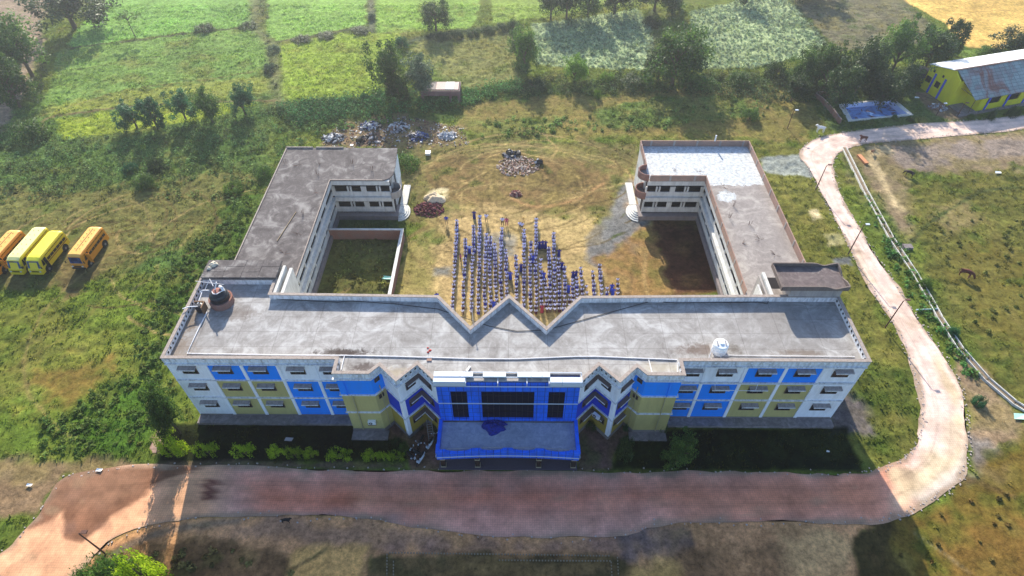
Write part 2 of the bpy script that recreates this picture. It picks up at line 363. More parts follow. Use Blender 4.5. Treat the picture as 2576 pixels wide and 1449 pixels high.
# ------------------------------------------------------------ painting the land
GRASS = (.125, .150, .030); LUSH = (.055, .11, .022); MID = (.13, .17, .045); DRY = (.40, .30, .115); BRN = (.20, .135, .055); RED = (.17, .085, .045)
LAYERS = [ # (polygon in photo pixels, colour, feather m, edge noise m, patchiness 0-1)
    # left land
    ([(-600, 250), (700, 230), (700, 420), (640, 600), (500, 700), (-900, 700)], (.10, .155, .045), 6, 4, .2),
    ([(-600, 480), (300, 470), (560, 430), (660, 450), (590, 600), (380, 620), (300, 700), (-900, 720)], (.16, .14, .05), 4, 4, .3),
    ([(-900, 700), (300, 700), (500, 700), (430, 900), (470, 1060), (380, 1160), (-900, 1200)], (.14, .175, .03), 5, 4, .2),
    ([(-900, 760), (60, 760), (250, 800), (330, 900), (200, 1000), (-900, 1010)], (.19, .19, .04), 4, 5, .4),
    ([(150, 900), (330, 920), (330, 1010), (150, 1020), (60, 960)], (.19, .13, .035), 3, 4, .5),
    ([(240, 960), (330, 930), (400, 1010), (410, 1140), (230, 1145), (160, 1080)], (.07, .13, .02), 3, 3, .3),
    ([(520, 520), (650, 470), (600, 640), (500, 690), (430, 900), (400, 880), (400, 760)], (.07, .115, .022), 3, 3, .3),
    # top-left soil field
    ([(-500, -200), (210, -200), (100, 60), (110, 120), (60, 230), (0, 330), (-500, 330)], (.26, .19, .15), 2, 2, .1),
    # fields
    ([(165, 112), (270, -10), (320, -140), (640, -140), (640, 66), (560, 72), (420, 88), (330, 98), (190, 122)], (.22, .36, .10), .8, .8, .15),
    ([(150, 125), (330, 102), (560, 75), (650, 70), (668, 110), (690, 228), (560, 250), (350, 262), (130, 292), (106, 268), (135, 190)], (.17, .25, .07), .8, .8, .2),
    ([(106, 268), (300, 232), (560, 200), (690, 190), (690, 228), (560, 250), (350, 262), (130, 292)], (.24, .25, .06), 1.5, 1.5, .2),
    ([(140, 300), (350, 270), (520, 262), (640, 262), (520, 300), (330, 330), (160, 350)], (.27, .31, .04), 1, 1, .2),
    ([(668, -140), (910, -140), (925, 60), (850, 76), (700, 105), (672, 96)], (.23, .35, .09), .8, .8, .15),
    ([(706, 112), (860, 84), (1000, 84), (1015, 110), (975, 190), (925, 243), (800, 255), (690, 268), (708, 190)], (.27, .33, .055), .8, .8, .25),
    ([(940, -140), (1240, -140), (1200, 40), (1180, 70), (990, 82), (945, 78)], (.24, .34, .08), .8, .8, .2),
    ([(1230, -140), (1600, -140), (1560, 15), (1340, 45), (1240, 60)], (.26, .33, .08), .8, .8, .2),
    ([(1020, 100), (1200, 70), (1300, 70), (1300, 205), (1180, 222), (1110, 195), (1060, 150)], (.19, .18, .07), 1.2, 1.2, .3),
    ([(1336, 62), (1480, 45), (1600, 22), (1640, 70), (1645, 175), (1480, 172), (1350, 165)], (.36, .40, .25), .8, .8, .2),
    ([(1735, 30), (1960, -20), (1985, 0), (2105, 140), (1990, 150), (1900, 170), (1750, 172)], (.36, .40, .25), .8, .8, .2),
    ([(1970, -140), (2230, -140), (2265, 0), (2385, 110), (2210, 120), (2110, 130), (1985, -10)], (.15, .13, .09), .8, .8, .2),
    ([(2230, -140), (3200, -140), (3200, 110), (2500, 125), (2430, 118), (2380, 60), (2265, -5)], (.62, .40, .13), .8, .8, .2),
    ([(2350, 60), (2430, 118), (2520, 135), (2420, 160), (2320, 150)], (.16, .22, .06), 1.2, 1.2, .2),
    # scrub band behind the school
    ([(660, 262), (1300, 215), (1950, 190), (2110, 160), (2330, 180), (2060, 300), (1960, 260), (1300, 260), (1180, 300), (700, 330)], (.065, .10, .03), 2, 2, .2),
    # brown rough land behind
    ([(1180, 250), (1960, 215), (2070, 300), (2020, 360), (1900, 350), (1600, 350), (1250, 350), (1150, 320)], (.20, .155, .055), 3, 3, .35),
    ([(1500, 275), (1640, 248), (1870, 240), (1900, 285), (1640, 320), (1500, 320)], (.12, .16, .045), 2, 2, .4),
    ([(1190, 300), (1400, 300), (1420, 370), (1200, 380)], (.16, .17, .05), 3, 3, .5),
    # rubbish clearing
    ([(815, 360), (850, 310), (1000, 285), (1160, 320), (1180, 370), (1020, 372), (830, 370)], (.20, .14, .09), 1.5, 1.5, .3),
    # school yard
    ([(985, 365), (1610, 355), (1600, 560), (1010, 560)], (.165, .135, .058), 2, 2, .35),
    ([(1060, 400), (1330, 380), (1560, 430), (1540, 520), (1300, 540), (1100, 500)], (.18, .12, .055), 2, 2.5, .4),
    ([(1010, 620), (1090, 560), (1120, 535), (1230, 520), (1480, 545), (1560, 620), (1640, 600), (1640, 900), (1000, 900)], (.40, .29, .145), 2, 2, .15),
    ([(1005, 600), (1100, 590), (1090, 760), (1000, 780)], (.24, .20, .075), 2, 2, .45),
    ([(1040, 600), (1100, 560), (1110, 600), (1075, 640)], (.13, .15, .04), 1.5, 1.5, .4),
    ([(1090, 670), (1135, 672), (1135, 695), (1090, 692)], (.20, .19, .20), 1, 1, .2),
    ([(1190, 590), (1290, 590), (1300, 640), (1240, 650), (1180, 640)], (.24, .215, .20), 1.5, 1.5, .35),
    ([(1555, 470), (1620, 430), (1640, 550), (1600, 640), (1550, 640), (1500, 680), (1468, 640), (1480, 590), (1530, 540)], (.165, .155, .175), 1.2, 1.2, .1),
    ([(1590, 430), (1615, 395), (1640, 540), (1600, 560), (1575, 520)], (.30, .225, .17), 1.5, 1.2, .2),
    ([(1075, 480), (1130, 475), (1125, 505), (1070, 510)], (.50, .42, .28), 1.0, 1.0, .1),
    ([(1500, 650), (1640, 560), (1700, 555), (1800, 740), (1560, 780)], (.25, .15, .065), 2, 2, .3),
    ([(1640, 545), (1760, 545), (1820, 745), (1690, 745)], (.07, .032, .022), 1.5, 1.5, .2),  # dark red-brown soil, with the wing's shadow also put into the colour
    # walled plot
    ([(820, 580), (1005, 585), (985, 745), (780, 745)], (.115, .105, .04), 1, 1, .45),
    ([(845, 545), (1000, 548), (1005, 580), (835, 580)], (.05, .085, .03), 1, 1, .2),
    # strip between right wing and road
    ([(1890, 360), (2020, 370), (2050, 445), (2140, 640), (2290, 900), (2325, 1060), (2300, 1150), (2170, 1190), (2120, 1100), (2150, 900), (2020, 660), (1910, 440)], (.145, .135, .035), 1.5, 1, .3),
    ([(2120, 860), (2300, 930), (2320, 1060), (2230, 1170), (2170, 1180), (2120, 1040)], (.11, .12, .03), 2, 2, .4),
    ([(1910, 398), (2010, 390), (2052, 445), (1960, 440), (1920, 428)], (.30, .30, .32), .8, .8, .1),
    ([(2035, 530), (2055, 528), (2070, 550), (2045, 555)], (.62, .50, .33), .8, .6, .1),
    ([(2070, 590), (2110, 585), (2125, 615), (2085, 620)], (.42, .36, .2), .8, .8, .3),
    ([(2092, 648), (2140, 645), (2145, 668), (2098, 668)], (.13, .13, .16), .5, .5, .1),
    ([(2095, 1010), (2150, 985), (2200, 1060), (2200, 1090), (2090, 1090)], (.12, .10, .11), 1.2, 1.2, .1),
    # right land
    ([(2125, 375), (2240, 352), (3200, 280), (3200, 440), (2500, 450), (2290, 430), (2300, 620), (2150, 480)], (.22, .165, .11), 2, 2, .2),
    ([(2230, 370), (2576, 345), (2900, 330), (2900, 372), (2470, 400), (2280, 430)], (.24, .19, .175), 2, 2, .15),
    ([(2290, 460), (2420, 440), (2576, 420), (3200, 420), (3400, 1100), (2576, 1080), (2440, 880), (2330, 700)], (.125, .115, .032), 3, 3, .25),
    ([(2380, 640), (2500, 600), (2700, 700), (2800, 900), (2576, 900), (2450, 820)], (.14, .115, .03), 3, 3, .5),
    ([(2340, 520), (2440, 500), (2480, 560), (2380, 600)], (.19, .15, .07), 2, 2, .4),
    ([(2150, 480), (2130, 400), (2170, 420), (2280, 620), (2400, 830), (2380, 860), (2290, 740)], (.11, .13, .035), 1.5, 1, .3),
    ([(2180, 368), (2235, 365), (2240, 385), (2200, 400), (2225, 450), (2270, 530), (2250, 520), (2200, 430), (2180, 400)], (.52, .40, .25), 1.2, 1, .1),
    ([(2390, 870), (2440, 900), (2560, 1030), (2576, 1120), (2500, 1200), (2440, 1180), (2440, 1050)], (.27, .19, .13), 1.5, 1.5, .2),
    ([(2440, 1100), (2510, 1130), (2500, 1200), (2430, 1230)], (.20, .17, .17), 1.5, 1.5, .3),
    ([(2165, 1322), (2330, 1272), (2440, 1200), (2576, 1090), (3000, 1090), (3000, 1700), (2250, 1700)], (.13, .09, .022), 2, 1.5, .2),
    ([(2300, 1300), (2440, 1290), (2576, 1330), (2900, 1500), (2400, 1500)], (.17, .10, .028), 2, 3, .5),
    # front verge
    ([(-300, 1165), (380, 1160), (385, 1175), (240, 1187), (160, 1203), (92, 1300), (-300, 1330)], (.24, .16, .10), 1, 1, .2),
    ([(-300, 1120), (90, 1150), (60, 1200), (-300, 1260)], (.19, .14, .08), 1.5, 1.5, .4),
    ([(230, 1385), (420, 1290), (960, 1290), (1300, 1320), (1640, 1300), (2150, 1295), (2215, 1300), (2200, 1700), (170, 1700)], (.58, .30, .155), 1.2, .6, .1),
    ([(700, 1310), (1050, 1330), (1150, 1370), (1000, 1395), (700, 1360), (500, 1330)], (.36, .20, .13), 1.5, 2, .4),
    ([(1380, 1365), (1600, 1340), (1760, 1360), (1640, 1400), (1400, 1385), (1000, 1390), (960, 1370)], (.32, .18, .135), 1.5, 1.5, .4),
    ([(1540, 1330), (1720, 1320), (1760, 1370), (1640, 1420), (1560, 1400)], (.17, .12, .12), 1, 1.5, .3),
    ([(200, 1700), (250, 1400), (380, 1345), (620, 1372), (700, 1380), (760, 1449), (760, 1700)], (.15, .085, .045), 1.2, 1.5, .3),
    ([(930, 1395), (1540, 1395), (1620, 1449), (1640, 1700), (880, 1700)], (.085, .065, .03), .8, .8, .2),
    ([(740, 1380), (930, 1372), (910, 1449), (880, 1700), (700, 1700)], (.56, .32, .12), 1, 1, .1),
    ([(1590, 1440), (1650, 1390), (1720, 1420), (1800, 1700), (1560, 1700)], (.54, .33, .12), 1, 1, .15),
    ([(1700, 1385), (2000, 1340), (2080, 1449), (2080, 1700), (1800, 1700)], (.27, .15, .08), 2, 2, .45),
    ([(1950, 1340), (2120, 1330), (2150, 1420), (2120, 1700), (2000, 1500)], (.56, .34, .17), 1.5, 1.5, .2),
    ([(2160, 1330), (2240, 1316), (2330, 1700), (2130, 1700), (2145, 1420)], (.055, .042, .018), 1, 1, .2),  # grass darkened where the school's shadow falls, painted into the ground
    # front gardens
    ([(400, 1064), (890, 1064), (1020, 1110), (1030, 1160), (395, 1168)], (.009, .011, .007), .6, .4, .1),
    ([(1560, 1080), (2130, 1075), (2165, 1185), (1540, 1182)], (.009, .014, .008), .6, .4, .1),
    ([(395, 1160), (1020, 1164), (1020, 1180), (380, 1176)], (.13, .09, .07), .5, .5, .2),
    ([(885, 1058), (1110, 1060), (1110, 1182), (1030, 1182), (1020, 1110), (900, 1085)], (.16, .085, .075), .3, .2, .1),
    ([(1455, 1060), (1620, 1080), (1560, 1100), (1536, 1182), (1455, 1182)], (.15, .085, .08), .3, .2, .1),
    ([(380, 1100), (408, 1075), (412, 1140), (385, 1150)], (.30, .21, .14), .4, .4, .1),
    # pool yard
    ([(2050, 245), (2290, 225), (2400, 270), (2480, 300), (2330, 312), (2120, 335), (2070, 320)], (.09, .12, .045), 1, 1, .3),
    ([(2290, 225), (2360, 240), (2470, 292), (2390, 305), (2330, 280)], (.17, .12, .09), 1, 1, .2),
]
LAYERS += [([(-40, 640), (290, 560), (300, 640), (240, 700), (60, 730), (-60, 720)], (.15, .125, .05), 2, 2, .3), ([(165, 660), (250, 650), (240, 700), (160, 760), (150, 720)], (.13, .10, .045), 1, 1, .2)]
PATHS = [  # wheel tracks and hedgerow lines: (points, colour, half width m, strength)
    ([(1000, 470), (1100, 400), (1240, 372), (1400, 372), (1560, 410)], (.28, .22, .10), .35, .6),
    ([(1010, 490), (1110, 420), (1250, 385), (1400, 390), (1540, 425)], (.10, .08, .035), .3, .6),
    ([(1020, 520), (1120, 460), (1280, 440), (1450, 470), (1560, 440), (1590, 400)], (.12, .09, .04), .35, .7),
    ([(1030, 530), (1140, 480), (1300, 462), (1450, 486), (1570, 460)], (.30, .23, .11), .3, .6),
    ([(1050, 400), (1200, 350), (1350, 350), (1500, 380), (1590, 410)], (.13, .12, .04), .4, .6),
    ([(1290, 500), (1350, 520), (1440, 505), (1520, 460)], (.34, .20, .10), .4, .7),
    ([(1330, 470), (1400, 480), (1480, 440)], (.10, .07, .035), .4, .6),
    ([(1000, 620), (1060, 580), (1160, 545), (1260, 530)], (.16, .11, .05), .35, .7),
    ([(1020, 600), (1090, 560), (1200, 528)], (.15, .11, .05), .3, .6),
    ([(1600, 640), (1585, 720), (1560, 780)], (.16, .10, .05), .35, .5), ([(1625, 640), (1620, 700), (1640, 780)], (.35, .26, .12), .3, .5),
    ([(0, 640), (130, 520), (260, 470), (350, 520), (330, 600)], (.11, .11, .035), .4, .6),
    ([(290, 500), (360, 520), (380, 590), (340, 640)], (.24, .19, .09), .25, .7), ([(275, 510), (345, 530), (365, 600), (320, 650)], (.08, .08, .03), .25, .7),
    ([(620, 480), (440, 560), (300, 680), (200, 800), (0, 900)], (.09, .10, .03), .5, .5), ([(600, 500), (430, 585), (300, 700), (190, 830), (0, 940)], (.19, .16, .05), .3, .5),
    ([(2590, 470), (2480, 480), (2400, 520), (2340, 560), (2290, 610)], (.06, .07, .03), .35, .8),
    ([(2330, 1175), (2450, 1210), (2600, 1270)], (.10, .06, .03), .4, .6), ([(2300, 1340), (2400, 1410), (2440, 1440)], (.24, .19, .11), .2, .6),
    ([(720, 1440), (790, 1400), (820, 1380)], (.16, .10, .05), .25, .8), ([(905, 1449), (930, 1400), (940, 1385)], (.18, .11, .05), .3, .7),
    ([(230, 1449), (300, 1385), (420, 1335), (600, 1310)], (.20, .15, .12), .5, .8),
    # field banks
    ([(180, 122), (340, 101), (560, 74), (640, 68)], (.075, .075, .05), .5, .9), ([(690, 108), (850, 80), (930, 68)], (.07, .075, .05), .6, .9),
    ([(648, -60), (640, 60), (670, 100), (690, 130), (690, 190), (700, 260)], (.16, .16, .08), 1.6, .9), ([(925, -60), (935, 40), (935, 78)], (.13, .13, .10), 1.0, .9),
    ([(1010, 112), (1080, 92), (1200, 76), (1300, 66)], (.05, .065, .045), 1.6, .9), ([(106, 290), (300, 232), (520, 200), (640, 180)], (.17, .13, .05), .25, .7),
    ([(110, 330), (130, 294), (350, 266), (520, 256), (690, 252)], (.15, .11, .06), .5, .9), ([(150, 180), (350, 150), (560, 120)], (.15, .15, .06), .25, .6),
    ([(1976, -20), (2110, 150), (2150, 180)], (.05, .07, .04), .8, .9), ([(2262, -10), (2390, 115)], (.10, .09, .055), .9, .9), ([(1640, 30), (1650, 180)], (.08, .09, .05), 1.4, .8),
    ([(1300, 60), (1320, 180)], (.06, .08, .04), 1.2, .8),
]
ARC = G(1300, 470); ARC2 = G(330, 590)
def land_colour(x, y):
    n = x.size; C = np.empty((n, 3)); C[:] = GRASS
    big = fbm(x, y, 9, 3); b2 = fbm(x, y, 3.2, 9); b3 = fbm(x, y, 1.1, 21); edge = fbm(x, y, 2.4, 33)-.5
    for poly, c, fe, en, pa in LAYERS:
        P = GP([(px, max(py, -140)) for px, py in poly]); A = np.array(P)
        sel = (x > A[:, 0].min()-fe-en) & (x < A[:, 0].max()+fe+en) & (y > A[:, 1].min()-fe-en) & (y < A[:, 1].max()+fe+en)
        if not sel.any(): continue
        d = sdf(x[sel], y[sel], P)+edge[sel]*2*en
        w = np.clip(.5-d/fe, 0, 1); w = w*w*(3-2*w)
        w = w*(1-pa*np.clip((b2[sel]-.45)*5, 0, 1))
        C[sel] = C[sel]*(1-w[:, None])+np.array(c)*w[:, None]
    for pts, c, hw, st in PATHS:
        P = GP(catmull2(pts)); A = np.array(P)
        sel = (x > A[:, 0].min()-3) & (x < A[:, 0].max()+3) & (y > A[:, 1].min()-3) & (y < A[:, 1].max()+3)
        if not sel.any(): continue
        d = dline(x[sel], y[sel], P)+(b3[sel]-.5)*.9*hw
        w = np.clip(1.3-d/hw, 0, 1)*st
        C[sel] = C[sel]*(1-w[:, None])+np.array(c)*w[:, None]
    # wheel arcs over the school yard and the bus turning ground
    R1 = np.random.default_rng(19)
    for cc, ra, rb, nA in ((ARC, 4, 19, 90), (ARC2, 4, 17, 34), (G(620, 640), 8, 30, 14)):
        near_ = (np.abs(x-cc.x) < rb+3) & (np.abs(y-cc.y) < rb+3)
        if not near_.any(): continue
        for q in range(nA):
            r0 = R1.uniform(ra, rb); a0 = R1.uniform(0, 6.28); sp_ = R1.uniform(.5, 1.9); ox_, oy_ = R1.normal(0, 4.5, 2); tint = np.array([.30, .22, .10]) if R1.random() < .4 else np.array([.09, .065, .028]); hw = R1.uniform(.12, .24); st_ = R1.uniform(.5, .95)
            xx = x[near_]-cc.x-ox_; yy = (y[near_]-cc.y-oy_)*1.25; rr_ = np.hypot(xx, yy); aa = np.mod(np.arctan2(yy, xx)-a0, 6.2832)
            w = np.clip(1.4-np.abs(rr_-r0-(b2[near_]-.5)*1.2)/hw, 0, 1)*(aa < sp_)*st_
            w *= (C[near_].mean(1) < .34)
            C[near_] = C[near_]*(1-w[:, None])+tint*w[:, None]
    # natural variation: greener, drier and bare spots
    lum = C.mean(1); green = C[:, 1] > C[:, 0]*1.02
    v = .70+.55*big+.35*(b3-.5); C *= np.clip(v, .5, 1.5)[:, None]
    dry = np.clip((b2-.55)*4, 0, 1)*(lum < .2)*(lum > .065)*.35; C = C*(1-dry[:, None])+np.array([.23, .17, .06])*dry[:, None]
    gr = np.clip((.42-b2)*5, 0, 1)*(lum < .16)*(lum > .065)*.4; C = C*(1-gr[:, None])+np.array([.07, .125, .02])*gr[:, None]
    # rings left by wheels turning in the yard
    for cc, r0, r1, amp in ((ARC, 3, 13.5, .13), (ARC2, 3, 12, .08)):
        r = np.hypot(x-cc.x, (y-cc.y)*1.15)+(big-.5)*9
        m = np.clip((r-r0)/2, 0, 1)*np.clip((r1-r)/2, 0, 1)*(lum < .30)
        C *= (1+amp*np.sin(r*4.2+b2*3)*m)[:, None]
    veg = np.clip((C[:, 1]/C[:, 0]-.75)*3, 0, 1)[:, None]; C = C*(1+veg*np.array([.02, .12, .02]))*np.array([1.0, 1.0, .9])
    C = C*(1-.16*veg)
    return np.clip(C, .005, .95)
def catmull2(pts): return [(p[0], p[1]) for p in catmull([(a, b, 0) for a, b in pts], 5)]

XL, XR = -35.65, 36.96
BUILT = [[(-36, 0), (-17.8, 0), (-17.8, -2), (-13.6, -2), (-7.5, -2.9), (-7.6, -6.9), (7.6, -6.9), (7.5, -2.9), (14, -2), (17.9, -2), (17.9, 0), (37.3, 0), (37.3, 45.3), (19.5, 45.3), (18.4, 39), (18.4, 35.4), (28.2, 35.4), (28.2, 9), (8, 9), (4, 4.4), (0, 9), (-4, 4.4), (-8, 9), (-26.3, 9), (-26.3, 35.2), (-17.2, 35.2), (-17.2, 44.6), (-36, 44.6)]]
POOLP = GP([(2105, 262), (2248, 248), (2297, 290), (2134, 306)])
YB = Vector((84.2, 69.9, 0)); YV = Vector((.96, .28, 0)); YU = Vector((-.28, .96, 0))
YARD = [tuple((YB+YV*a+YU*b)[:2]) for a, b in ((-1.2, -4), (22, -4.2), (22, 8), (-1.2, 8))]
def keepout(x, y, margin=.4):
    k = np.ones(x.shape, bool)
    for P in BUILT+[ROADPOLY, POOLP, YARD]:
        k &= sdf(x, y, P) > margin
    return k
# ground grid: fine where the camera looks, coarse beyond
def axis(a, b, st, far):
    core = np.arange(a, b+st/2, st); out = [b+st*1.5]
    stp = st*2
    while out[-1] < far: stp *= 1.35; out.append(out[-1]+stp)
    lo = [a-st*1.5]; stp = st*2
    while lo[-1] > -far: stp *= 1.35; lo.append(lo[-1]-stp)
    return np.concatenate([np.array(lo[::-1]), core, np.array(out)])
gx = axis(-112, 112, .29, 2500); gy = axis(-20, 118, .29, 2500)
X, Y = np.meshgrid(gx, gy); xs = X.ravel(); ys = Y.ravel()
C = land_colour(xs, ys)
k0 = np.minimum.reduce([sdf(xs, ys, P) for P in BUILT+[ROADPOLY, YARD]])
damp = np.clip((k0-.2)/1.5, 0, 1)
H = ((fbm(xs, ys, 1.0, 51)-.5)*.42+(fbm(xs, ys, 3.5, 57)-.5)*.5)*np.where(C[:, 1] > C[:, 0]*.9, 1.0, .45)
yard = sdf(xs, ys, GP([(1000, 520), (1250, 500), (1560, 540), (1820, 740), (1640, 900), (1000, 900)])); H *= np.clip(.25+yard/6, .22, 1)
far = (np.abs(xs) > 112) | (ys > 118) | (ys < -20)
H = np.where(far, -.1, H*damp)-.02
ps = sdf(xs, ys, POOLP); H = np.where(ps < -.2, -1.6, H)
nx, ny = len(gx), len(gy); ii = np.arange(nx*ny).reshape(ny, nx)
F = np.stack([ii[:-1, :-1].ravel(), ii[:-1, 1:].ravel(), ii[1:, 1:].ravel(), ii[1:, :-1].ravel()], 1)
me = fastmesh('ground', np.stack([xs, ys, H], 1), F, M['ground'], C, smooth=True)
ground = bpy.data.objects.new('ground', me); COL.objects.link(ground); tag(ground, 'rough grass, dry soil and field land around the school', kind='structure')
def ground_z(x, y):
    i = int(np.clip(np.searchsorted(gx, x)-1, 0, nx-2)); j = int(np.clip(np.searchsorted(gy, y)-1, 0, ny-2))
    return float(H[j*nx+i])

# road sheet
NR = 26; n = len(RI); rx = []; ry = []
for i in range(n):
    for k in range(NR+1):
        t = k/NR; a = RI[i]; b = RO[i]
        p = a.lerp(b, t)
        if k in (0, NR): q_ = np.array([p.x]), np.array([p.y]); p = a.lerp(b, t+(float(fbm(*q_, 7, 91)[0]-.5)*1.5+float(fbm(*q_, 1.6, 95)[0]-.5)*.5)/max((b-a).length, 1))
        rx.append(p.x); ry.append(p.y)
rx = np.array(rx); ry = np.array(ry)
RC = np.empty((rx.size, 3)); RC[:] = (.74, .56, .48)
e1 = fbm(rx, ry, 2.2, 5)-.5; e2 = fbm(rx, ry, 5, 8); e3 = fbm(rx, ry, .8, 12)
def rpaint(poly, c, fe=.6, en=.6, st=1.0):
    global RC
    d = sdf(rx, ry, GP(poly))+e1*2*en; w = np.clip(.5-d/fe, 0, 1)*st
    RC = RC*(1-w[:, None])+np.array(c)*w[:, None]
rpaint([(560, 1150), (2240, 1160), (2240, 1330), (560, 1380)], (.66, .22, .125), 10, 1)  # shade put into the colour: redder pavers across the school's shadow
rpaint([(1700, 1230), (2240, 1170), (2280, 1320), (1700, 1340)], (.62, .25, .14), 6, 1, .8)
rpaint([(-200, 1150), (560, 1160), (560, 1400), (-200, 1700)], (.70, .37, .21), 3, .5)
tk = np.clip((e2-.5)*3, 0, 1)*.35; RC = RC*(1-tk[:, None])+np.array([.36, .25, .14])*tk[:, None]
rpaint([(2250, 1180), (2390, 1130), (2400, 1040), (2432, 1060), (2430, 1180), (2330, 1260), (2240, 1290)], (.60, .48, .30), 1.5, 1.5, .8)
rpaint([(2330, 1290), (2440, 1180), (2425, 1140), (2380, 1190), (2290, 1250)], (.50, .47, .42), 1.2, 1, .7)
rpaint([(2340, 900), (2365, 900), (2420, 1000), (2400, 1020)], (.58, .45, .26), 1.2, .8, .7)
rpaint([(2140, 620), (2160, 620), (2210, 720), (2190, 720)], (.50, .38, .24), 1, .8, .5)
Zp = lambda pts: [(.25*a, 1086.8+.25*b) for a, b in pts]
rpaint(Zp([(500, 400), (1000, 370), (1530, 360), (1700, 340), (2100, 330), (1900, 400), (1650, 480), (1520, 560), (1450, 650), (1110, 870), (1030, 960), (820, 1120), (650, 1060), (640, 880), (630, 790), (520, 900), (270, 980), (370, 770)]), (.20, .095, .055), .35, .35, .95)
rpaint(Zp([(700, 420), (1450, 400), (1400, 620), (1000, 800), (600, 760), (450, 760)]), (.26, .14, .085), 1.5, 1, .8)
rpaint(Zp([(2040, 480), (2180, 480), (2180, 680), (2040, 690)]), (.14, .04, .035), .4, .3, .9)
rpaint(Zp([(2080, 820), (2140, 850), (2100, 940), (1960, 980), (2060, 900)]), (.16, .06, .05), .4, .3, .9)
rpaint([(170, 1449), (300, 1370), (420, 1330), (640, 1300), (640, 1330), (420, 1345), (320, 1385), (240, 1449)], (.24, .17, .13), .8, .5, .8)
rpaint([(600, 1290), (1000, 1296), (1000, 1320), (600, 1315)], (.30, .20, .17), 1, 1, .7)
RC *= (.76+.48*e3)[:, None]
rr2 = np.random.default_rng(44)
for q in range(150):   # patches, oil spots and blown soil
    i_ = rr2.integers(0, n*(NR+1)); r_ = rr2.uniform(.25, 1.3); d_ = np.hypot(rx-rx[i_], (ry-ry[i_])*rr2.uniform(1, 2.2))+(e3-.5)*.8
    w_ = np.clip((r_-d_)/.4, 0, 1)*rr2.uniform(.1, .38); RC = RC*(1-w_[:, None])+np.array([.42, .30, .18] if rr2.random() < .55 else [.15, .09, .07])*w_[:, None]
kk = np.tile(np.arange(NR+1), n); ed = np.clip(1-np.minimum(kk, NR-kk)/2.6+(e1)*2.6, 0, 1)*.85
RC = RC*(1-ed[:, None])+np.array([.30, .22, .15])*ed[:, None]
for off_, dk in ((.30, .8), (.36, .86), (.62, .84), (.68, .9)):   # worn wheel lines
    q_ = np.exp(-((kk/NR-off_-.02*np.sin(np.repeat(np.arange(n), NR+1)*.15))/.022)**2); RC *= (1-(1-dk)*q_)[:, None]
RI_ = np.arange(n*(NR+1)).reshape(n, NR+1)
F = np.stack([RI_[:-1, :-1].ravel(), RI_[:-1, 1:].ravel(), RI_[1:, 1:].ravel(), RI_[1:, :-1].ravel()], 1)[:, ::-1]
me = fastmesh('road', np.stack([rx, ry, np.full(rx.shape, .035)], 1), F, M['road'], RC)
o = bpy.data.objects.new('road', me); COL.objects.link(o); tag(o, 'paved block road running past the school and up the right side', kind='structure')
# pale kerb stones along road edges
kb = MB()
for E in (RI, RO):
    for a, b in zip(E[:-1], E[1:]):
        d = (b-a); L = d.length
        if L < 1e-4: continue
        u = d/L; w = Vector((-u.y, u.x, 0)); dens = 3.2 if a.x > 38 else 1.0
        for q in range(int(L*dens+random.random())):
            l = random.uniform(.06, .2); p = a+u*random.uniform(0, L); off = random.gauss(0, .22); g = random.uniform(-.6, .6); uu = Vector((u.x*math.cos(g)-u.y*math.sin(g), u.x*math.sin(g)+u.y*math.cos(g), 0)); ww = Vector((-uu.y, uu.x, 0))
            kb.obox(p, uu, ww, 0, l, off-.07, off+.06, 0, random.uniform(.05, .12))
o = kb.build('kerb_stones', plain('chalky_kerb_stone', (.42, .36, .33), .9, var=.3)); tag(o, 'broken pale edging stones along both sides of the paved road', kind='stuff')

# ============================================================ SCHOOL BUILDING
school = empty('school_building', (0, 0, 0), 0, 'long three storey school, blue, white and khaki front, two low wings around its yard', 'school')
Z0, Z1, Z2, Z3, ZP = .6, 4.15, 7.5, 10.5, 11.4
FR = [(XL, 0), (-17.6, 0), (-17.6, -1.8), (-14.05, -1.8), (-13.1, -.75), (-11.15, -2.65), (-9.25, -.6), (-7.25, -2.65),
      (7.25, -2.65), (9.25, -.6), (11.15, -2.65), (13.1, -.75), (14.05, -1.8), (17.7, -1.8), (17.7, 0), (XR, 0)]
BK = [(XR, 9.0), (29.2, 9.0), (8, 8.7), (4.05, 4.1), (0, 8.8), (-4.1, 4.1), (-8, 8.7), (-27.0, 9.0), (-27.0, 11.35), (XL, 11.35)]
OUT = FR+BK
def shift(poly, d):
    n = len(poly); out = []
    for i in range(n):
        p0 = Vector(poly[i-1]); p1 = Vector(poly[i]); p2 = Vector(poly[(i+1) % n])
        e1 = (p1-p0).normalized(); e2 = (p2-p1).normalized(); n1 = Vector((e1.y, -e1.x)); n2 = Vector((e2.y, -e2.x))
        m = n1+n2; k = d/max(.35, (m.dot(n1))); out.append((p1.x+m.x*k, p1.y+m.y*k))
    return out
def ring(mb, poly, do, di, z0, z1, m=0, mt=None, closed=True, mi=None):
    # band between outline shifted by do (outer) and di (inner)
    A = shift(poly, do); B = shift(poly, di); n = len(poly)
    for i in range(n if closed else n-1):
        j = (i+1) % n
        a, b, c, d = A[i], A[j], B[j], B[i]
        v = [(*a, z0), (*b, z0), (*c, z0), (*d, z0), (*a, z1), (*b, z1), (*c, z1), (*d, z1)]
        mb.add(v, [(0, 1, 5, 4)], m); mb.add(v, [(2, 3, 7, 6)], m if mi is None else mi); mb.add(v, [(4, 5, 6, 7)], m if mt is None else mt); mb.add(v, [(0, 3, 2, 1)], m)
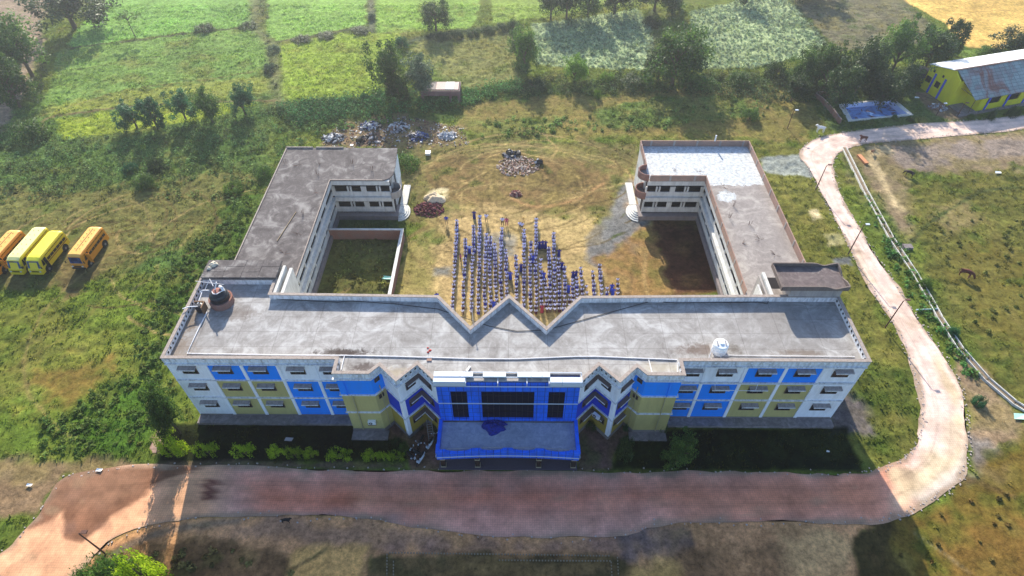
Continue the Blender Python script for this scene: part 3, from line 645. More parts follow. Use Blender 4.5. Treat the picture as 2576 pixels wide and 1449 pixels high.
# walls: every storey of every bay carries its own paint
wm = MB()
cols = ['white', 'blue', 'khaki', 'navy', 'ochre', 'plaster', 'plaster_light']; CI = {c: i for i, c in enumerate(cols)}
LV = [(Z0, Z1), (Z1, Z2), (Z2, Z3)]
def wall(a, b, cs, z=None):
    for (z0, z1), c in zip(LV, cs): wm.quad((*a, z0), (*b, z0), (*b, z1), (*a, z1), CI[c])
PILL = [-35.65, -31.65, -27.9, -24.1, -20.3, -17.6]; PILR = [17.7, 20.65, 24.75, 28.9, 32.85, 36.96]
SL = [('white',)*3, ('khaki', 'khaki', 'blue'), ('khaki', 'khaki', 'blue'), ('blue', 'blue', 'white'), ('blue', 'blue', 'white')]
SR = [('blue', 'blue', 'white'), ('blue', 'blue', 'white'), ('khaki', 'khaki', 'blue'), ('khaki', 'khaki', 'blue'), ('white',)*3]
for i in range(5):
    wall((PILL[i], 0), (PILL[i+1], 0), SL[i]); wall((PILR[i], 0), (PILR[i+1], 0), SR[i])
blk = ('khaki', 'khaki', 'blue'); zig = ('ochre', 'navy', 'white')
for i in range(1, 7): wall(FR[i], FR[i+1], blk if i <= 3 else zig)
for i in range(8, 14): wall(FR[i], FR[i+1], zig if i <= 10 else blk)
wm.quad((*FR[7], Z0), (*FR[8], Z0), (*FR[8], 3.9), (*FR[7], 3.9), CI['plaster'])
wall((XL, 11.35), (XL, 0), ('blue',)*3); wall((XR, 0), (XR, 9.0), ('blue',)*3)
for i in range(len(BK)-2+1): wall(BK[i], BK[i+1], ('plaster_light',)*3) if i+1 < len(BK) else None
wm.build('wall', [M[c] for c in cols], school)
pl = MB(); pl.prism(shift(OUT, .06), 0, Z0, 0); pl.build('plinth', M['plinth'], school)
# white pilasters, floor bands
for x in PILL[1:-1]+PILR[1:-1]:
    pb = MB(); pb.box(x-.17, x+.17, -.10, .02, Z0, Z3-.16); pb.build('pilaster', M['white'], school)
for x, y in ((-11.15, -2.65), (11.15, -2.65)):
    pb = MB(); pb.prism([(x-.33, y+.30), (x-.05, y-.03), (x+.05, y-.03), (x+.33, y+.30)], Z0, Z3-.2); pb.build('pilaster', M['white'], school)
for x in (XL, XR): pb = MB(); pb.box(x-.05, x+.05, -.05, .12, Z0, Z3-.18); pb.build('pilaster', M['white'], school)
FL = [(XL, 11.35)]+FR[:8]; FRR = FR[8:]+[(XR, 9.0)]
for zz in (Z1, Z2, Z3):
    for seg in (FR[:8], FR[8:]):
        bm_ = MB(); n = len(seg); A = []; 
        for i in range(n):
            p1 = Vector(seg[i]); p0 = Vector(seg[i-1]) if i else p1-(Vector(seg[1])-p1); p2 = Vector(seg[i+1]) if i < n-1 else p1+(p1-Vector(seg[i-1]))
            e1 = (p1-p0).normalized(); e2 = (p2-p1).normalized(); n1 = Vector((e1.y, -e1.x)); n2 = Vector((e2.y, -e2.x)); m = n1+n2
            d = .28 if zz == Z3 else .15; k = d/max(.35, m.dot(n1)); A.append((p1.x+m.x*k, p1.y+m.y*k))
        for i in range(n-1):
            a, b, c, d2 = A[i], A[i+1], seg[i+1], seg[i]; z0, z1 = zz-.14, zz+.02
            v = [(*a, z0), (*b, z0), (*c, z0), (*d2, z0), (*a, z1), (*b, z1), (*c, z1), (*d2, z1)]
            bm_.add(v, [(0, 1, 5, 4), (4, 5, 6, 7), (0, 3, 2, 1), (1, 2, 6, 5), (3, 0, 4, 7)])
        bm_.build('floor_band', M['ledge'], school)
# roof and parapet
rf = MB(); inner = shift(OUT, -.05); rf.prism(inner, Z3-.3, Z3+.04); rf.build('roof', M['roof_main'], school)
pr = MB()
seq = [XL]
def pwall(mb, a, b, t0, t1, z0, z1, m, mi, mt):
    a = Vector(a); b = Vector(b); e = (b-a).normalized(); nn = Vector((e.y, -e.x))
    mb.obox(a, e, nn, 0, (b-a).length, -t1, t0, z0, z1-.07, m)
PO = OUT
skip = {7}     # the tall entrance front replaces the parapet here
A_ = shift(PO, .10); B_ = shift(PO, -.16)
A2 = shift(PO, .15); B2 = shift(PO, -.22)
nP = len(PO)
for i in range(nP):
    if i in skip: continue
    j = (i+1) % nP
    for (P, Q, z0, z1, mo, mi, mt) in ((A_, B_, Z3+.02, ZP-.08, 0, 0, 0), (A2, B2, ZP-.08, ZP, 1, 1, 1)):
        a, b, c, d = P[i], P[j], Q[j], Q[i]
        v = [(*a, z0), (*b, z0), (*c, z0), (*d, z0), (*a, z1), (*b, z1), (*c, z1), (*d, z1)]
        pr.add(v, [(0, 1, 5, 4), (4, 5, 6, 7), (0, 3, 2, 1), (2, 3, 7, 6), (1, 2, 6, 5), (3, 0, 4, 7)], mo)
# little openings pierced through the front and side parapets
jl = pr
def jali(a, b, inside=False, st=.62, m=0):
    a = Vector(a); b = Vector(b); e = (b-a).normalized(); nn = Vector((e.y, -e.x)); L = (b-a).length; s = .4
    while s < L-.3:
        jl.obox(a, e, nn, s, s+.2, .10, .13, Z3+.38, Z3+.60, m+2)
        jl.obox(a, e, nn, s, s+.22, -.19, -.16, Z3+.36, Z3+.62, 3)
        s += st
for i in list(range(0, 7))+list(range(8, 15)): jali(OUT[i], OUT[i+1], m=0 if i not in (5, 9, 6, 8) else 1)
jali((XR, 0), (XR, 9)); jali((XL, 11.35), (XL, 0))
pr.build('parapet', [M['ledge'], M['coping'], plain('pale_jali_hole', (.75, .78, .85), .8, var=.05), M['dark']], school)
# windows with sunshades
def window(p, ux, w, z0, h, shade=True, sw=1.9, off=-.2, sp=.52, parent=school, sh_m='shade'):
    # p: lower-left corner on the wall, ux: direction along the wall; outward is the right-hand normal
    ux = Vector((ux[0], ux[1])).normalized(); nn = Vector((ux.y, -ux.x)); f = MB()
    for a0, a1, b0, b1 in ((-.07, 0, -.07, h+.07), (w, w+.07, -.07, h+.07), (0, w, -.07, 0), (0, w, h, h+.07)):
        f.obox(p, ux, nn, a0, a1, 0, .07, z0+b0, z0+b1)
    for k in (1, 2): f.obox(p, ux, nn, w*k/3-.025, w*k/3+.025, .022, .055, z0, z0+h)
    f.obox(p, ux, nn, 0, w, .022, .05, z0+h*.62-.02, z0+h*.62+.02)
    fo = f.build('window', M['frame'], parent)
    g = MB(); g.obox(p, ux, nn, 0, w, .004, .02, z0, z0+h); g.build('pane', M['glass'], fo)
    if shade:
        s = MB(); a0 = off; a1 = off+sw; zt = z0+h+.34; v = []
        def P(a, b, z): q = Vector(p[:2])+ux*a+nn*b; return (q.x, q.y, z)
        v = [P(a0, 0, zt-.08), P(a1, 0, zt-.08), P(a1, sp, zt-.20), P(a0, sp, zt-.20), P(a0, 0, zt), P(a1, 0, zt), P(a1, sp, zt-.10), P(a0, sp, zt-.10)]
        s.add(v, [(0, 3, 2, 1), (4, 5, 6, 7), (0, 1, 5, 4), (1, 2, 6, 5), (2, 3, 7, 6), (3, 0, 4, 7)])
        s.obox(p, ux, nn, a0, a1, sp, sp+.03, zt-.24, zt-.09, 1)
        s.build('sunshade', [M[sh_m], M['ledge']], fo)
WX = [-34.4, -30.7, -26.95, -23.0, -19.5]; WXR = [18.45, 21.95, 26.05, 30.1, 34.05]
for fl, zz in enumerate((2.15, 5.5, 8.62)):
    for x in WX: window((x+random.uniform(-.03, .03), 0), (1, 0), 1.5, zz, .95)
    for x in WXR: window((x, 0), (1, 0), 1.6, zz, .95, off=-.1)
    for sg in (-1, 1):
        # on the folded walls beside the entrance
        def fw(A, B, d, off, sw=1.75):
            A = Vector(A); B = Vector(B); u = (B-A).normalized(); window(A+u*d, u, 1.1, zz, .85, sw=sw, off=off, sp=.46, sh_m='shade_dark')
        if sg < 0: fw((-11.15, -2.65), (-9.25, -.6), .95, -.05); fw((-9.25, -.6), (-7.25, -2.65), .8, -.65)
        else: fw((7.25, -2.65), (9.25, -.6), .95, -.05); fw((9.25, -.6), (11.15, -2.65), .8, -.65); fw((11.15, -2.65), (13.1, -.75), .7, -.2, 1.6)
for sg in (-1, 1):
    for zz in (6.3, 9.3):
        if sg < 0: window((-13.75, -1.8+.31), (.95, 1.05), .5, zz, .5, shade=False)
        else: window((13.42, -.75-.36), (.95, -1.05), .5, zz, .5, shade=False)
# drain pipes down the projecting blocks
M['kp'] = plain('khaki_drain_pipe', (.42, .36, .20), .5)
for x, y, r, z, mt in ((-16.45, -1.9, .07, Z2, 'kp'), (16.55, -1.9, .07, Z2, 'kp'), (-13.45, -1.35, .05, Z2+1, 'kp'), (13.5, -1.4, .05, Z2+1, 'kp')):
    dp = MB(); dp.tube([(x, y, z), (x, y, Z0)], r, 8); dp.build('drain_pipe', M[mt], school)
for x in (-16.9, 16.6): dp = MB(); dp.tube([(x, -1.9, Z3-.2), (x, -1.9, Z2+.03)], .07, 8); dp.build('drain_pipe', M['blue'], school)
wp = MB(); wp.tube([(18, -.35, Z2+.1), (36.5, -.35, Z2+.1)], .04, 6); wp.tube([(22, -.2, Z2+.1), (22.1, -.65, 6.9), (26.4, -.68, 6.85), (26.6, -.2, Z2)], .035, 6)
wp.build('water_pipe', M['pipe'], school)

# tall entrance front, clad blue with black glass
pm_ = MB()
zb, zt = 3.95, 11.2; yF = -2.78
holes = [(-5.9, -4.2), (-2.75, 2.7), (4.15, 5.85)]
xs_ = [-7.25]+[q for h in holes for q in h]+[7.25]
for i in range(0, len(xs_)-1, 2): pm_.box(xs_[i], xs_[i+1], yF, -1.9, zb, zt)
for a, b in holes: pm_.box(a, b, yF, -1.9, 9.55, zt); pm_.box(a, b, yF, -1.9, zb, 4.35)
pm_.build('entrance_facade', M['clad'], school)
for a, b in holes:
    g = MB(); g.box(a, b, yF+.22, yF+.3, 4.35, 9.55)
    k = 3 if b-a < 3 else 9
    go = g.build('glass_panel', M['blackglass'], school)
    f = MB()
    for q in range(1, k): x = a+(b-a)*q/k; f.box(x-.012, x+.012, yF+.20, yF+.22, 4.35, 9.55)
    for z in (5.6, 8.6): f.box(a, b, yF+.195, yF+.215, z-.012, z+.012)
    f.build('mullion', plain('dark_mullion', (.02, .022, .03), .4), go)
b_ = MB(); b_.box(-7.25, 7.25, yF-.05, yF-.004, 7.34, 7.46); b_.build('white_line', M['metalwhite'], school)
# cornice of white sheets, partly missing
cn = MB()
def cor(a, b, front=True, top=True):
    if front: cn.box(a, b, -3.02, -2.95, 10.75, 11.45)
    if top: cn.box(a, b, -2.94, -2.37, 11.455, 11.51)
for a, b in ((-7.4, -4.25), (4.2, 5.4), (5.43, 7.4)): cor(a, b)
for a, b in ((-7.4, -4.8), (-4.77, -3.5), (-2.5, -.2), (.95, 2.3), (2.33, 3.4), (3.43, 4.2)): cn.box(a, b, -2.34, -1.75, 11.52, 11.58)
cn.box(-7.4, 7.4, -3.02, -2.96, 10.72, 10.82); cn.box(-7.4, 7.4, -2.36, -2.30, 11.40, 11.50); cn.box(-7.4, 7.4, -1.78, -1.72, 11.40, 11.52)
for x in (-4.2, -1.0, 1.9, 4.1): cn.box(x-.04, x+.04, -3.0, -1.75, 11.32, 11.38); cn.box(x-.04, x+.04, -3.01, -2.95, 10.82, 11.35)
for x in (-7.4, 7.34): cn.box(x, x+.06, -3.0, -1.75, 10.75, 11.38)
cn.build('cornice', M['metalwhite'], school)
fb = MB(); fb.box(-7.25, 7.25, -1.9, -1.72, Z3, 11.35); fb.box(-4.2, 4.2, -2.7, -1.9, 11.19, 11.24, 1); fb.build('facade_back', [M['plaster'], M['plaster']], school)
# canopy over the entrance
cp = MB()
n = 24; ftop = []
def cyf(x): return -6.60-.28*(x/7.35)**2
outl = [(-7.35, -2.8)]+[(-7.35+14.7*k/n, cyf(-7.35+14.7*k/n)) for k in range(n+1)]+[(7.35, -2.8)]
cp.prism(outl, 3.35, 3.72); cano = cp.build('canopy', M['canopy'], school)
cc = MB()
def fh(x):   # height of the scalloped rim
    q = abs(x)
    for c, w in ((7.0, .55), (3.35, .55), (0, .5)):
        if abs(q-c) < w: return 4.62
    mid = 5.1 if q > 3.35 else 1.7; r = (q-mid)/1.35
    return 4.12+.38*min(1, r*r)
m = 98
for k in range(m):
    x0 = -7.4+14.8*k/m; x1 = -7.4+14.8*(k+1)/m; z0a, z1a = fh(x0+.01), fh(x1-.01); y0, y1 = cyf(x0)-.06, cyf(x1)-.06
    v = [(x0, y0, 3.1), (x1, y1, 3.1), (x1, y1+.34, 3.1), (x0, y0+.34, 3.1), (x0, y0, z0a), (x1, y1, z1a), (x1, y1+.34, z1a), (x0, y0+.34, z0a)]
    cc.add(v, [(0, 1, 5, 4), (4, 5, 6, 7), (0, 3, 2, 1), (2, 3, 7, 6), (1, 2, 6, 5), (3, 0, 4, 7)])
for x0, x1 in ((-7.45, -7.1), (7.1, 7.45)):
    cc.box(x0, x1, -6.5, -2.8, 3.1, 4.35); cc.box(x0-.02, x1+.02, -6.9, -5.9, 4.35, 4.6)
cc.build('canopy_rim', M['clad'], cano)
wl = MB()
for k in range(n):
    x0 = -7.42+14.84*k/n; x1 = -7.42+14.84*(k+1)/n; v = []
    y0, y1 = cyf(x0)-.12, cyf(x1)-.12
    wl.add([(x0, y0, 3.52), (x1, y1, 3.52), (x1, y1+.05, 3.52), (x0, y0+.05, 3.52), (x0, y0, 3.64), (x1, y1, 3.64), (x1, y1+.05, 3.64), (x0, y0+.05, 3.64)], [(0, 1, 5, 4), (4, 5, 6, 7), (0, 3, 2, 1)])
for s in (-1, 1): wl.box(s*7.5-.03, s*7.5+.03, -6.9, -2.8, 3.52, 3.64)
wl.build('white_trim', M['metalwhite'], cano)
rl = MB()
for a, b in ((-6.4, -3.95), (-2.8, -.55), (.55, 2.8), (3.95, 6.4)):
    rl.tube([(a, cyf(a)+.42, 4.42), (b, cyf(b)+.42, 4.42)], .03, 6)
    for t in (0.08, .5, .92): x = a+(b-a)*t; rl.tube([(x, cyf(x)+.42, 4.42), (x, cyf(x)+.42, 3.7)], .02, 6)
rl.build('railing', M['steel'], cano)
for x in (-7.0, -3.3, 3.3, 7.05):
    c_ = MB(); c_.box(x-.24, x+.24, -6.32, -5.84, .3, 3.35); co = c_.build('column', M['stone'], cano)
    c_ = MB()
    for z in (.32, 1.9): c_.box(x-.29, x+.29, -6.37, -5.79, z, z+.10)
    c_.build('column_band', M['gold'], co)
fl_ = MB(); fl_.box(-7.5, 7.5, -6.5, -2.6, .02, .16); fl_.build('entrance_floor', plain('dark_floor_tile', (.09, .075, .10), .4, spec=.4), school)
for q in ((XL-.1, -17.7, -1.15, 0, .42), (17.8, XR+.1, -1.15, 0, .42), (-17.69, -13.6, -3.0, -1.8, .2), (13.6, 17.79, -2.9, -1.8, .2)):
    st = MB(); st.box(q[0], q[1], q[2], q[3], .02, q[4]); st.build('apron', M['apron'], school)

# stair heads standing on the roof
def stairhead_left():
    m = MB(); m.box(-35.3, -35.1, 11.4, 13.9, Z3, 11.55); m.box(-27.3, -27.1, 11.4, 13.9, 7.2, 11.55); m.box(-35.1, -27.3, 13.7, 13.9, 7.2, 11.55)
    for x in (-31.5,): m.box(x, x+.2, 11.5, 11.7, Z3, 11.55)
    m.box(-35.1, -27.3, 11.45, 13.7, Z3-.02, Z3+.03, 1)
    b = m.build('stair_head', [M['plaster'], M['dark']], school)
    s = MB(); xsb = [-35.6, -33.1, -31.0, -29.0, -26.9]; ysb = [11.2, 12.1, 13.0, 14.1]
    for i in range(4):
        for j in range(3): s.box(xsb[i]+.02, xsb[i+1]-.02, ysb[j]+.02, ysb[j+1]-.02, 11.55, 11.68+.02*((i+j) % 2)+.03*j*0)
    s.box(-35.6, -26.9, 11.22, 14.08, 11.5, 11.56)
    for x in (-30.4, -29.7, -28.3, -27.6): s.box(x-.02, x+.02, 13.1, 14.0, 11.7, 11.72)
    s.build('slab', M['roof_left'], b)
    w = MB()   # low walls beside the stair
    for x0, x1, zz in ((-26.75, -26.45, 11.3), (-26.1, -25.75, 10.9)): w.box(x0, x1, 9.05, 13.6, 7.2, zz)
    w.build('stair_wall', M['plaster_light'], b)
stairhead_left()
def stairhead_right():
    m = MB(); m.box(31.3, 31.5, 8.85, 12.1, Z3, 12.6); m.box(31.5, 37.0, 8.85, 9.05, Z3, 12.6); m.box(36.8, 37.0, 9.05, 12.1, Z3, 12.6); m.box(31.5, 36.8, 11.9, 12.1, 7.2, 12.6)
    m.box(36.8, 37.0, 9.0, 12.1, 0, Z3); m.box(29.1, 29.3, 9, 12.6, 7.2, Z3+.5)
    b = m.build('stair_head', [M['plaster']], school)
    t = MB(); t.box(30.1, 37.4, 8.65, 12.35, 12.6, 12.75); t.build('slab', M['tray'], b)
    # dipping rim all round
    rm = MB()
    def rim(fx, N, hz, thick, axis):
        for k in range(N):
            a, c = k/N, (k+1)/N; (x0, y0), (x1, y1) = fx(a), fx(c); z0, z1 = hz(a), hz(c)
            dx, dy = (0, thick) if axis == 'x' else (thick, 0)
            v = [(x0, y0, 12.6), (x1, y1, 12.6), (x1+dx, y1+dy, 12.6), (x0+dx, y0+dy, 12.6), (x0, y0, z0), (x1, y1, z1), (x1+dx, y1+dy, z1), (x0+dx, y0+dy, z0)]
            rm.add(v, [(0, 1, 5, 4), (4, 5, 6, 7), (0, 3, 2, 1), (2, 3, 7, 6), (1, 2, 6, 5), (3, 0, 4, 7)])
    dip = lambda a: 13.25-(.38*math.exp(-((a-.80)/.10)**2))
    dips = lambda a: 13.25-(.45*math.exp(-((a-.5)/.22)**2))
    rim(lambda a: (30.05+7.4*a, 8.6), 30, dip, .14, 'x'); rim(lambda a: (30.05+7.4*a, 12.3), 30, dip, .14, 'x')
    rim(lambda a: (37.36, 8.74+3.56*a), 16, dips, .14, 'y'); rim(lambda a: (30.0, 8.6+3.84*a), 6, lambda a: 13.1, .14, 'y')
    rm.build('parapet_rim', M['rim'], b)
    d = MB(); d.box(29.8, 31.25, 10.9, 12.65, Z3-.0, Z3+.06, 0); d.build('stair_opening', M['dark'], b)
    w = MB(); w.box(29.45, 29.8, 9.2, 12.8, Z3-.4, 11.3); w.box(28.6, 28.8, 9.2, 11.2, 7.2, 10.9); w.build('stair_wall', M['plaster_light'], b)
    r = MB(); r.prism([(29.3, 9.0), (36.9, 9.0), (36.9, 12.7), (29.3, 12.7)], Z3-.3, Z3+.035); r.build('landing_roof', M['roof_right'], b)
stairhead_right()

# two storey wings round the yard
ZW = 7.2
def wing(name, sg, roofm, brickp):
    # sg -1: left wing, +1: right wing (x measured outward)
    if sg < 0: xo, xi, xe, ye, yf, y0 = -35.5, -27.15, -18.2, 44.2, 36.15, 9.0
    else: xo, xi, xe, ye, yf, y0 = 37.1, 29.0, 20.3, 45.0, 36.3, 12.0
    w = empty(name, (0, 0, 0)); w.parent = school
    m = MB(); t = .22
    def bx(xa, xb, ya, yb, za, zb, k=0): m.box(min(xa, xb), max(xa, xb), ya, yb, za, zb, k)
    s = sg
    bx(xo, xo-s*t, y0, ye, 0, ZW-.15)            # outer long wall
    bx(xo-s*t, xe, ye-t, ye, 0, ZW-.15)          # rear wall
    bx(xe, xe+s*t, yf+1.9, ye-t, 0, ZW-.15)      # end wall
    bx(xi+s*2.0, xi+s*2.2, y0, yf+2.0, 0, ZW-.15)  # rooms behind the corridor
    bx(xi+s*2.0, xe+s*t, yf+1.9, yf+2.1, 0, ZW-.15)
    m.build('wall', M['plaster_light'], w)
    bw = MB(); bw.box(min(xi+s*1.97, xi+s*1.99), max(xi+s*1.97, xi+s*1.99), y0, yf+1.8, .95, ZW-.2); bw.box(min(xi+s*1.9, xe+s*.3), max(xi+s*1.9, xe+s*.3), yf+1.86, yf+1.89, .95, ZW-.2); bw.build('corridor_back', plain('shaded_corridor_wall', (.05, .035, .04), .95), w)  # dark sheet before the plaster wall; the corridor's shade is in its colour
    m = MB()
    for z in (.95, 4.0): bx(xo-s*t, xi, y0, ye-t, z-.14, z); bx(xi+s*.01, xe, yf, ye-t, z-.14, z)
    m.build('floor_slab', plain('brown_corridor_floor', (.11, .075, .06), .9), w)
    m = MB(); m.prism([(xi-s*.35, y0), (xi-s*.35, yf-.9), (xe-s*.6, yf-.9), (xe-s*.6, yf+2), (xo, yf+2), (xo, y0)][::(-1 if s > 0 else 1)], 0, .8); m.build('plinth', M['plinth'], w)
    # low corridor walls and deep beams
    m = MB()
    for zb, zt in ((.8, 1.85), (4.0, 4.78)):
        bx(xi, xi+s*.16, y0, yf, zb, zt); bx(xi, xe, yf, yf+.16, zb, zt)
    for zb in (1.85, 4.78):
        # pillars between the openings of the end block
        for a in (0.0, .265, .315, .5, .56, .755, .805, .985):
            x = xi+(xe-xi)*a; wd = (.52 if a in (.5, .0) else .24)
            x2 = x-s*wd; bx(x, x2, yf+.005, yf+.2, zb, zb+.98)
        yy = y0+1.5
        while yy < yf-1: bx(xi+s*.02, xi+s*.2, yy, yy+.3, zb, zb+1.3); yy += 3.1
    m.build('corridor_wall', M['plaster_light'], w)
    m = MB()
    for zt in (4.0, ZW-.15):
        bx(xi-s*.42, xi-s*.30, y0, yf-.42, zt-.72, zt); bx(xi-s*.42, xe-s*.1, yf-.42, yf-.30, zt-.72, zt)
        bx(xi-s*.30, xi+s*.1, y0, yf-.3, zt-.12, zt); bx(xi-s*.3, xe-s*.1, yf-.30, yf+.1, zt-.12, zt)
    m.build('beam', M['plaster_light'] if s < 0 else M['plaster_light'], w)
    # curved balcony at the tip
    for zb, zt, nm in ((3.7, 4.9, 'balcony'),)+(((ZW-.1, 8.2, 'balcony'),) if s > 0 else ()):
        b = MB(); cx, cy = xe, yf+.95; R1 = 1.45; N = 20; th = .14
        for k in range(N):
            a0, a1 = -90+180*k/N, -90+180*(k+1)/N
            def q(a, r): a = R_(a); return (cx-s*(r*math.cos(a)), cy+r*math.sin(a)*.95)
            A, B, C_, D = q(a0, R1), q(a1, R1), q(a1, R1-th), q(a0, R1-th)
            v = [(*A, zb), (*B, zb), (*C_, zb), (*D, zb), (*A, zt), (*B, zt), (*C_, zt), (*D, zt)]
            b.add(v, [(0, 1, 5, 4), (4, 5, 6, 7), (2, 3, 7, 6), (0, 3, 2, 1)])
        disc = [(cx-s*((R1-th)*math.cos(R_(-90+180*k/N))), cy+(R1-th)*math.sin(R_(-90+180*k/N))*.95) for k in range(N+1)]
        b.prism(disc, zb+.05, zb+.25, 1)
        b.build('balcony', [M['brick'] if s > 0 else M['plaster'], M['plinth']], w)
    m = MB()   # rounded porch wall strip of the ground floor
    bx(xe-s*.1, xe+s*.1, yf+.1, yf+1.9, .8, 3.7); m.build('end_wall', M['plaster_light'], w)
    d = MB(); d.box(min(xe-s*.11, xe-s*.14), max(xe-s*.11, xe-s*.14), yf+.3, yf+1.5, .8, 3.0); d.build('doorway', M['dark'], w)
    # roof
    r = MB(); ov = .38 if s > 0 else .35
    P = [(xo, y0), (xo, ye), (xe-s*.1, ye), (xe-s*.1, yf+1.0), (xe-s*-.3, yf-.35), (xi-s*ov, yf-.42), (xi-s*ov, y0)]
    if s < 0:
        P = [(xo, y0), (xo, ye), (xe+.2, ye), (xe+.55, yf+3.4), (xe+.5, yf+1.2), (xe+.1, yf+.2), (xe-.8, yf-.4), (xi+ov, yf-.42), (xi+ov, y0)]
    r.prism(P if s > 0 else P[::-1], ZW-.15, ZW); r.build('roof', roofm, w)
    e = MB()
    if s > 0:
        def seg(a, b, th=.13, z1=8.22):
            a = Vector(a); b = Vector(b); u = (b-a).normalized(); nn = Vector((-u.y, u.x)); e.obox(a, u, nn, 0, (b-a).length, 0, th, ZW, z1)
            L = (b-a).length; k = 1.5
            while k < L-.3: e.obox(a, u, nn, k, k+.28, -.04, th+.04, ZW, z1-.02, 1); k += 3.6
        seg((xi-.38, 12.9), (xi-.38, yf-.42)); seg((xi-.38, yf-.42), (xe+.1, yf-.42)); seg((xe, yf+2.3), (xe, ye)); seg((xe, ye-.13), (xo, ye-.13)); seg((xo, ye), (xo, 12.4))
        e.build('parapet', [M['brickpale'], M['plaster']], w)
        sp = MB(); sp.tube([(31.8, ye-.1, 8.2), (31.8, ye-.1, 9.2)], .12, 8); sp.build('vent_post', M['pipe'], w)
    else:
        for a, b in (((xo, ye-.15), (xo+4.2, ye)), ((xo+4.7, ye-.15), (xo+9, ye))): e.box(a[0], b[0], a[1], b[1], ZW, ZW+.22)
        e.box(xo, xo+.15, 14, ye-.2, ZW, ZW+.14); e.box(xi+.24, xi+.36, 14.5, yf-.45, ZW, ZW+.16); e.box(xi+.3, xe-.9, yf-.42, yf-.3, ZW, ZW+.10)
        e.build('roof_edge', M['coping'], w)
    # starter bars left standing on the roof
    rb = MB(); rr = random.Random(3 if s < 0 else 4)
    sp_ = [(-32.5, 39.5), (-29.2, 39.8), (-24.3, 39.9), (-28.9, 37), (-21, 38.2), (-28.4, 33), (-29, 28), (-28.6, 24), (-29.5, 20), (-28.6, 17), (-34.6, 40)] if s < 0 else [(28.2, 38), (31, 34.5), (31.3, 30), (32.6, 26), (33.2, 23), (34.4, 20), (24.8, 38.6), (30.2, 27.5), (30.6, 22)]
    for x, y in sp_:
        flat = rr.random() < (.25 if s < 0 else .6)
        for k in range(5):
            a = rr.uniform(0, 6.28); l = rr.uniform(.5, 1.0); t = (.9 if flat else .12)
            rb.tube([(x+.12*math.cos(a), y+.12*math.sin(a), ZW), (x+(.12+l*t)*math.cos(a), y+(.12+l*t)*math.sin(a), ZW+l*(.25 if flat else 1))], .018, 5)
    rb.build('starter_bar', M['rust'], w)
    # round white steps at the door, and a pale walk beside the end wall
    sx = xe-s*.6; stp = MB()
    for k in range(5):
        rr_ = 2.2-.36*k; N = 18; poly = [(sx-s*rr_*.75*math.cos(R_(-90+180*i/N)), yf+.9+rr_*math.sin(R_(-90+180*i/N))) for i in range(N+1)]
        stp.prism(poly if s > 0 else poly, .155*k+.02, .155*(k+1))
    stp.build('step', M['step'], w)
    p = MB(); p.box(min(xe-s*.4, xe-s*1.5), max(xe-s*.4, xe-s*1.5), yf+2.6, ye-.4, .02, .35); p.build('side_walk', M['step'], w)
    return w
wing('yard_wing', -1, M['roof_left'], None); wing('yard_wing', 1, M['roof_right'], None)
wv = MB(); wv.box(-17.98, -17.84, 39.6, 42.9, 3.0, ZW-.3); wv.build('whitewashed_panel', plain('bright_whitewash', (.72, .80, .88), .8), school)

# ---- things standing or lying on the roofs
def thing_tag(o, label, cat, group=None): return tag(o, label, cat, group)
t = empty('water_tank', (-32.4, 8.3, Z3), 0, 'big black water tank in a round brick collar at the left end of the roof', 'water tank')
m = MB(); m.lathe((0, 0, 0), [(1.28, 0), (1.30, .9), (1.12, .92), (1.12, .5)], 28); m.build('brick_collar', M['brick'], t)
m = MB(); m.lathe((0, 0, .4), [(1.05, 0), (1.07, .5), (1.0, .54), (1.05, .6), (1.04, 1.0), (.97, 1.05), (1.0, 1.1), (.88, 1.3), (.62, 1.5), (.5, 1.55)], 28, ); m.build('barrel', M['black'], t, smooth=False)
m = MB(); m.lathe((-.05, 0, 1.9), [(.52, 0), (.52, .1), (.3, .16)], 16); m.build('lid', plain('reddish_tank_lid', (.26, .11, .09), .8), t)
m = MB(); m.tube([(-.5, -.1, 2.0), (-.2, -.5, 2.05), (.2, -.5, 2.05), (.7, .1, 2.02)], .05, 6); m.tube([(-.2, .1, 2.1), (.1, .5, 2.9)], .07, 6); m.tube([(.7, .1, 1.9), (.5, .35, 2.25), (.2, .5, 2.2)], .16, 8); m.build('pipe_fitting', M['pipe'], t)
t = empty('water_tank', (-34.4, 7.1, Z3), 0, 'small black drum shaped tank beside the left roof parapet', 'water tank')
m = MB(); m.lathe((0, 0, 0), [(.42, 0), (.46, .5), (.44, 1.0), (.30, 1.05)], 18); m.build('drum', M['black'], t)
m = MB(); m.box(.42, .56, -.5, .5, 0, 1.1); m.box(-.6, .4, .42, .55, 0, 1.1); m.build('prop_board', M['wood'], t)
wtm = plain('white_tank_plastic', (.78, .80, .82), .35, spec=.5, var=.04)
t = empty('water_tank', (22.1, 1.75, Z3), 0, 'white round water tank with a white lid standing by the right front parapet', 'water tank')
m = MB(); m.lathe((0, 0, .1), [(.76, 0), (.78, .3), (.74, .33), (.78, .36), (.78, .75), (.74, .78), (.78, .81), (.78, 1.15), (.70, 1.28), (.3, 1.36)], 26); m.build('barrel', wtm, t)
m = MB(); m.lathe((0, 0, 1.44), [(.24, 0), (.24, .12), (.1, .15)], 14); m.build('lid', wtm, t)
m = MB(); m.box(-.85, .85, -.85, .85, .04, .12); m.build('stand', M['plaster'], t)
m = MB()
for sx in (-.42, .42): m.box(sx-.09, sx+.09, -.35, .35, 1.38, 1.46)
m.build('lid_handle', M['steel'], t)
m = MB(); m.tube([(0, -.75, .3), (0, -1.15, .1)], .05, 6); m.tube([(-.9, -.2, .9), (-1.25, -1.0, .1)], .035, 6); m.build('outlet_pipe', M['pipe'], t)
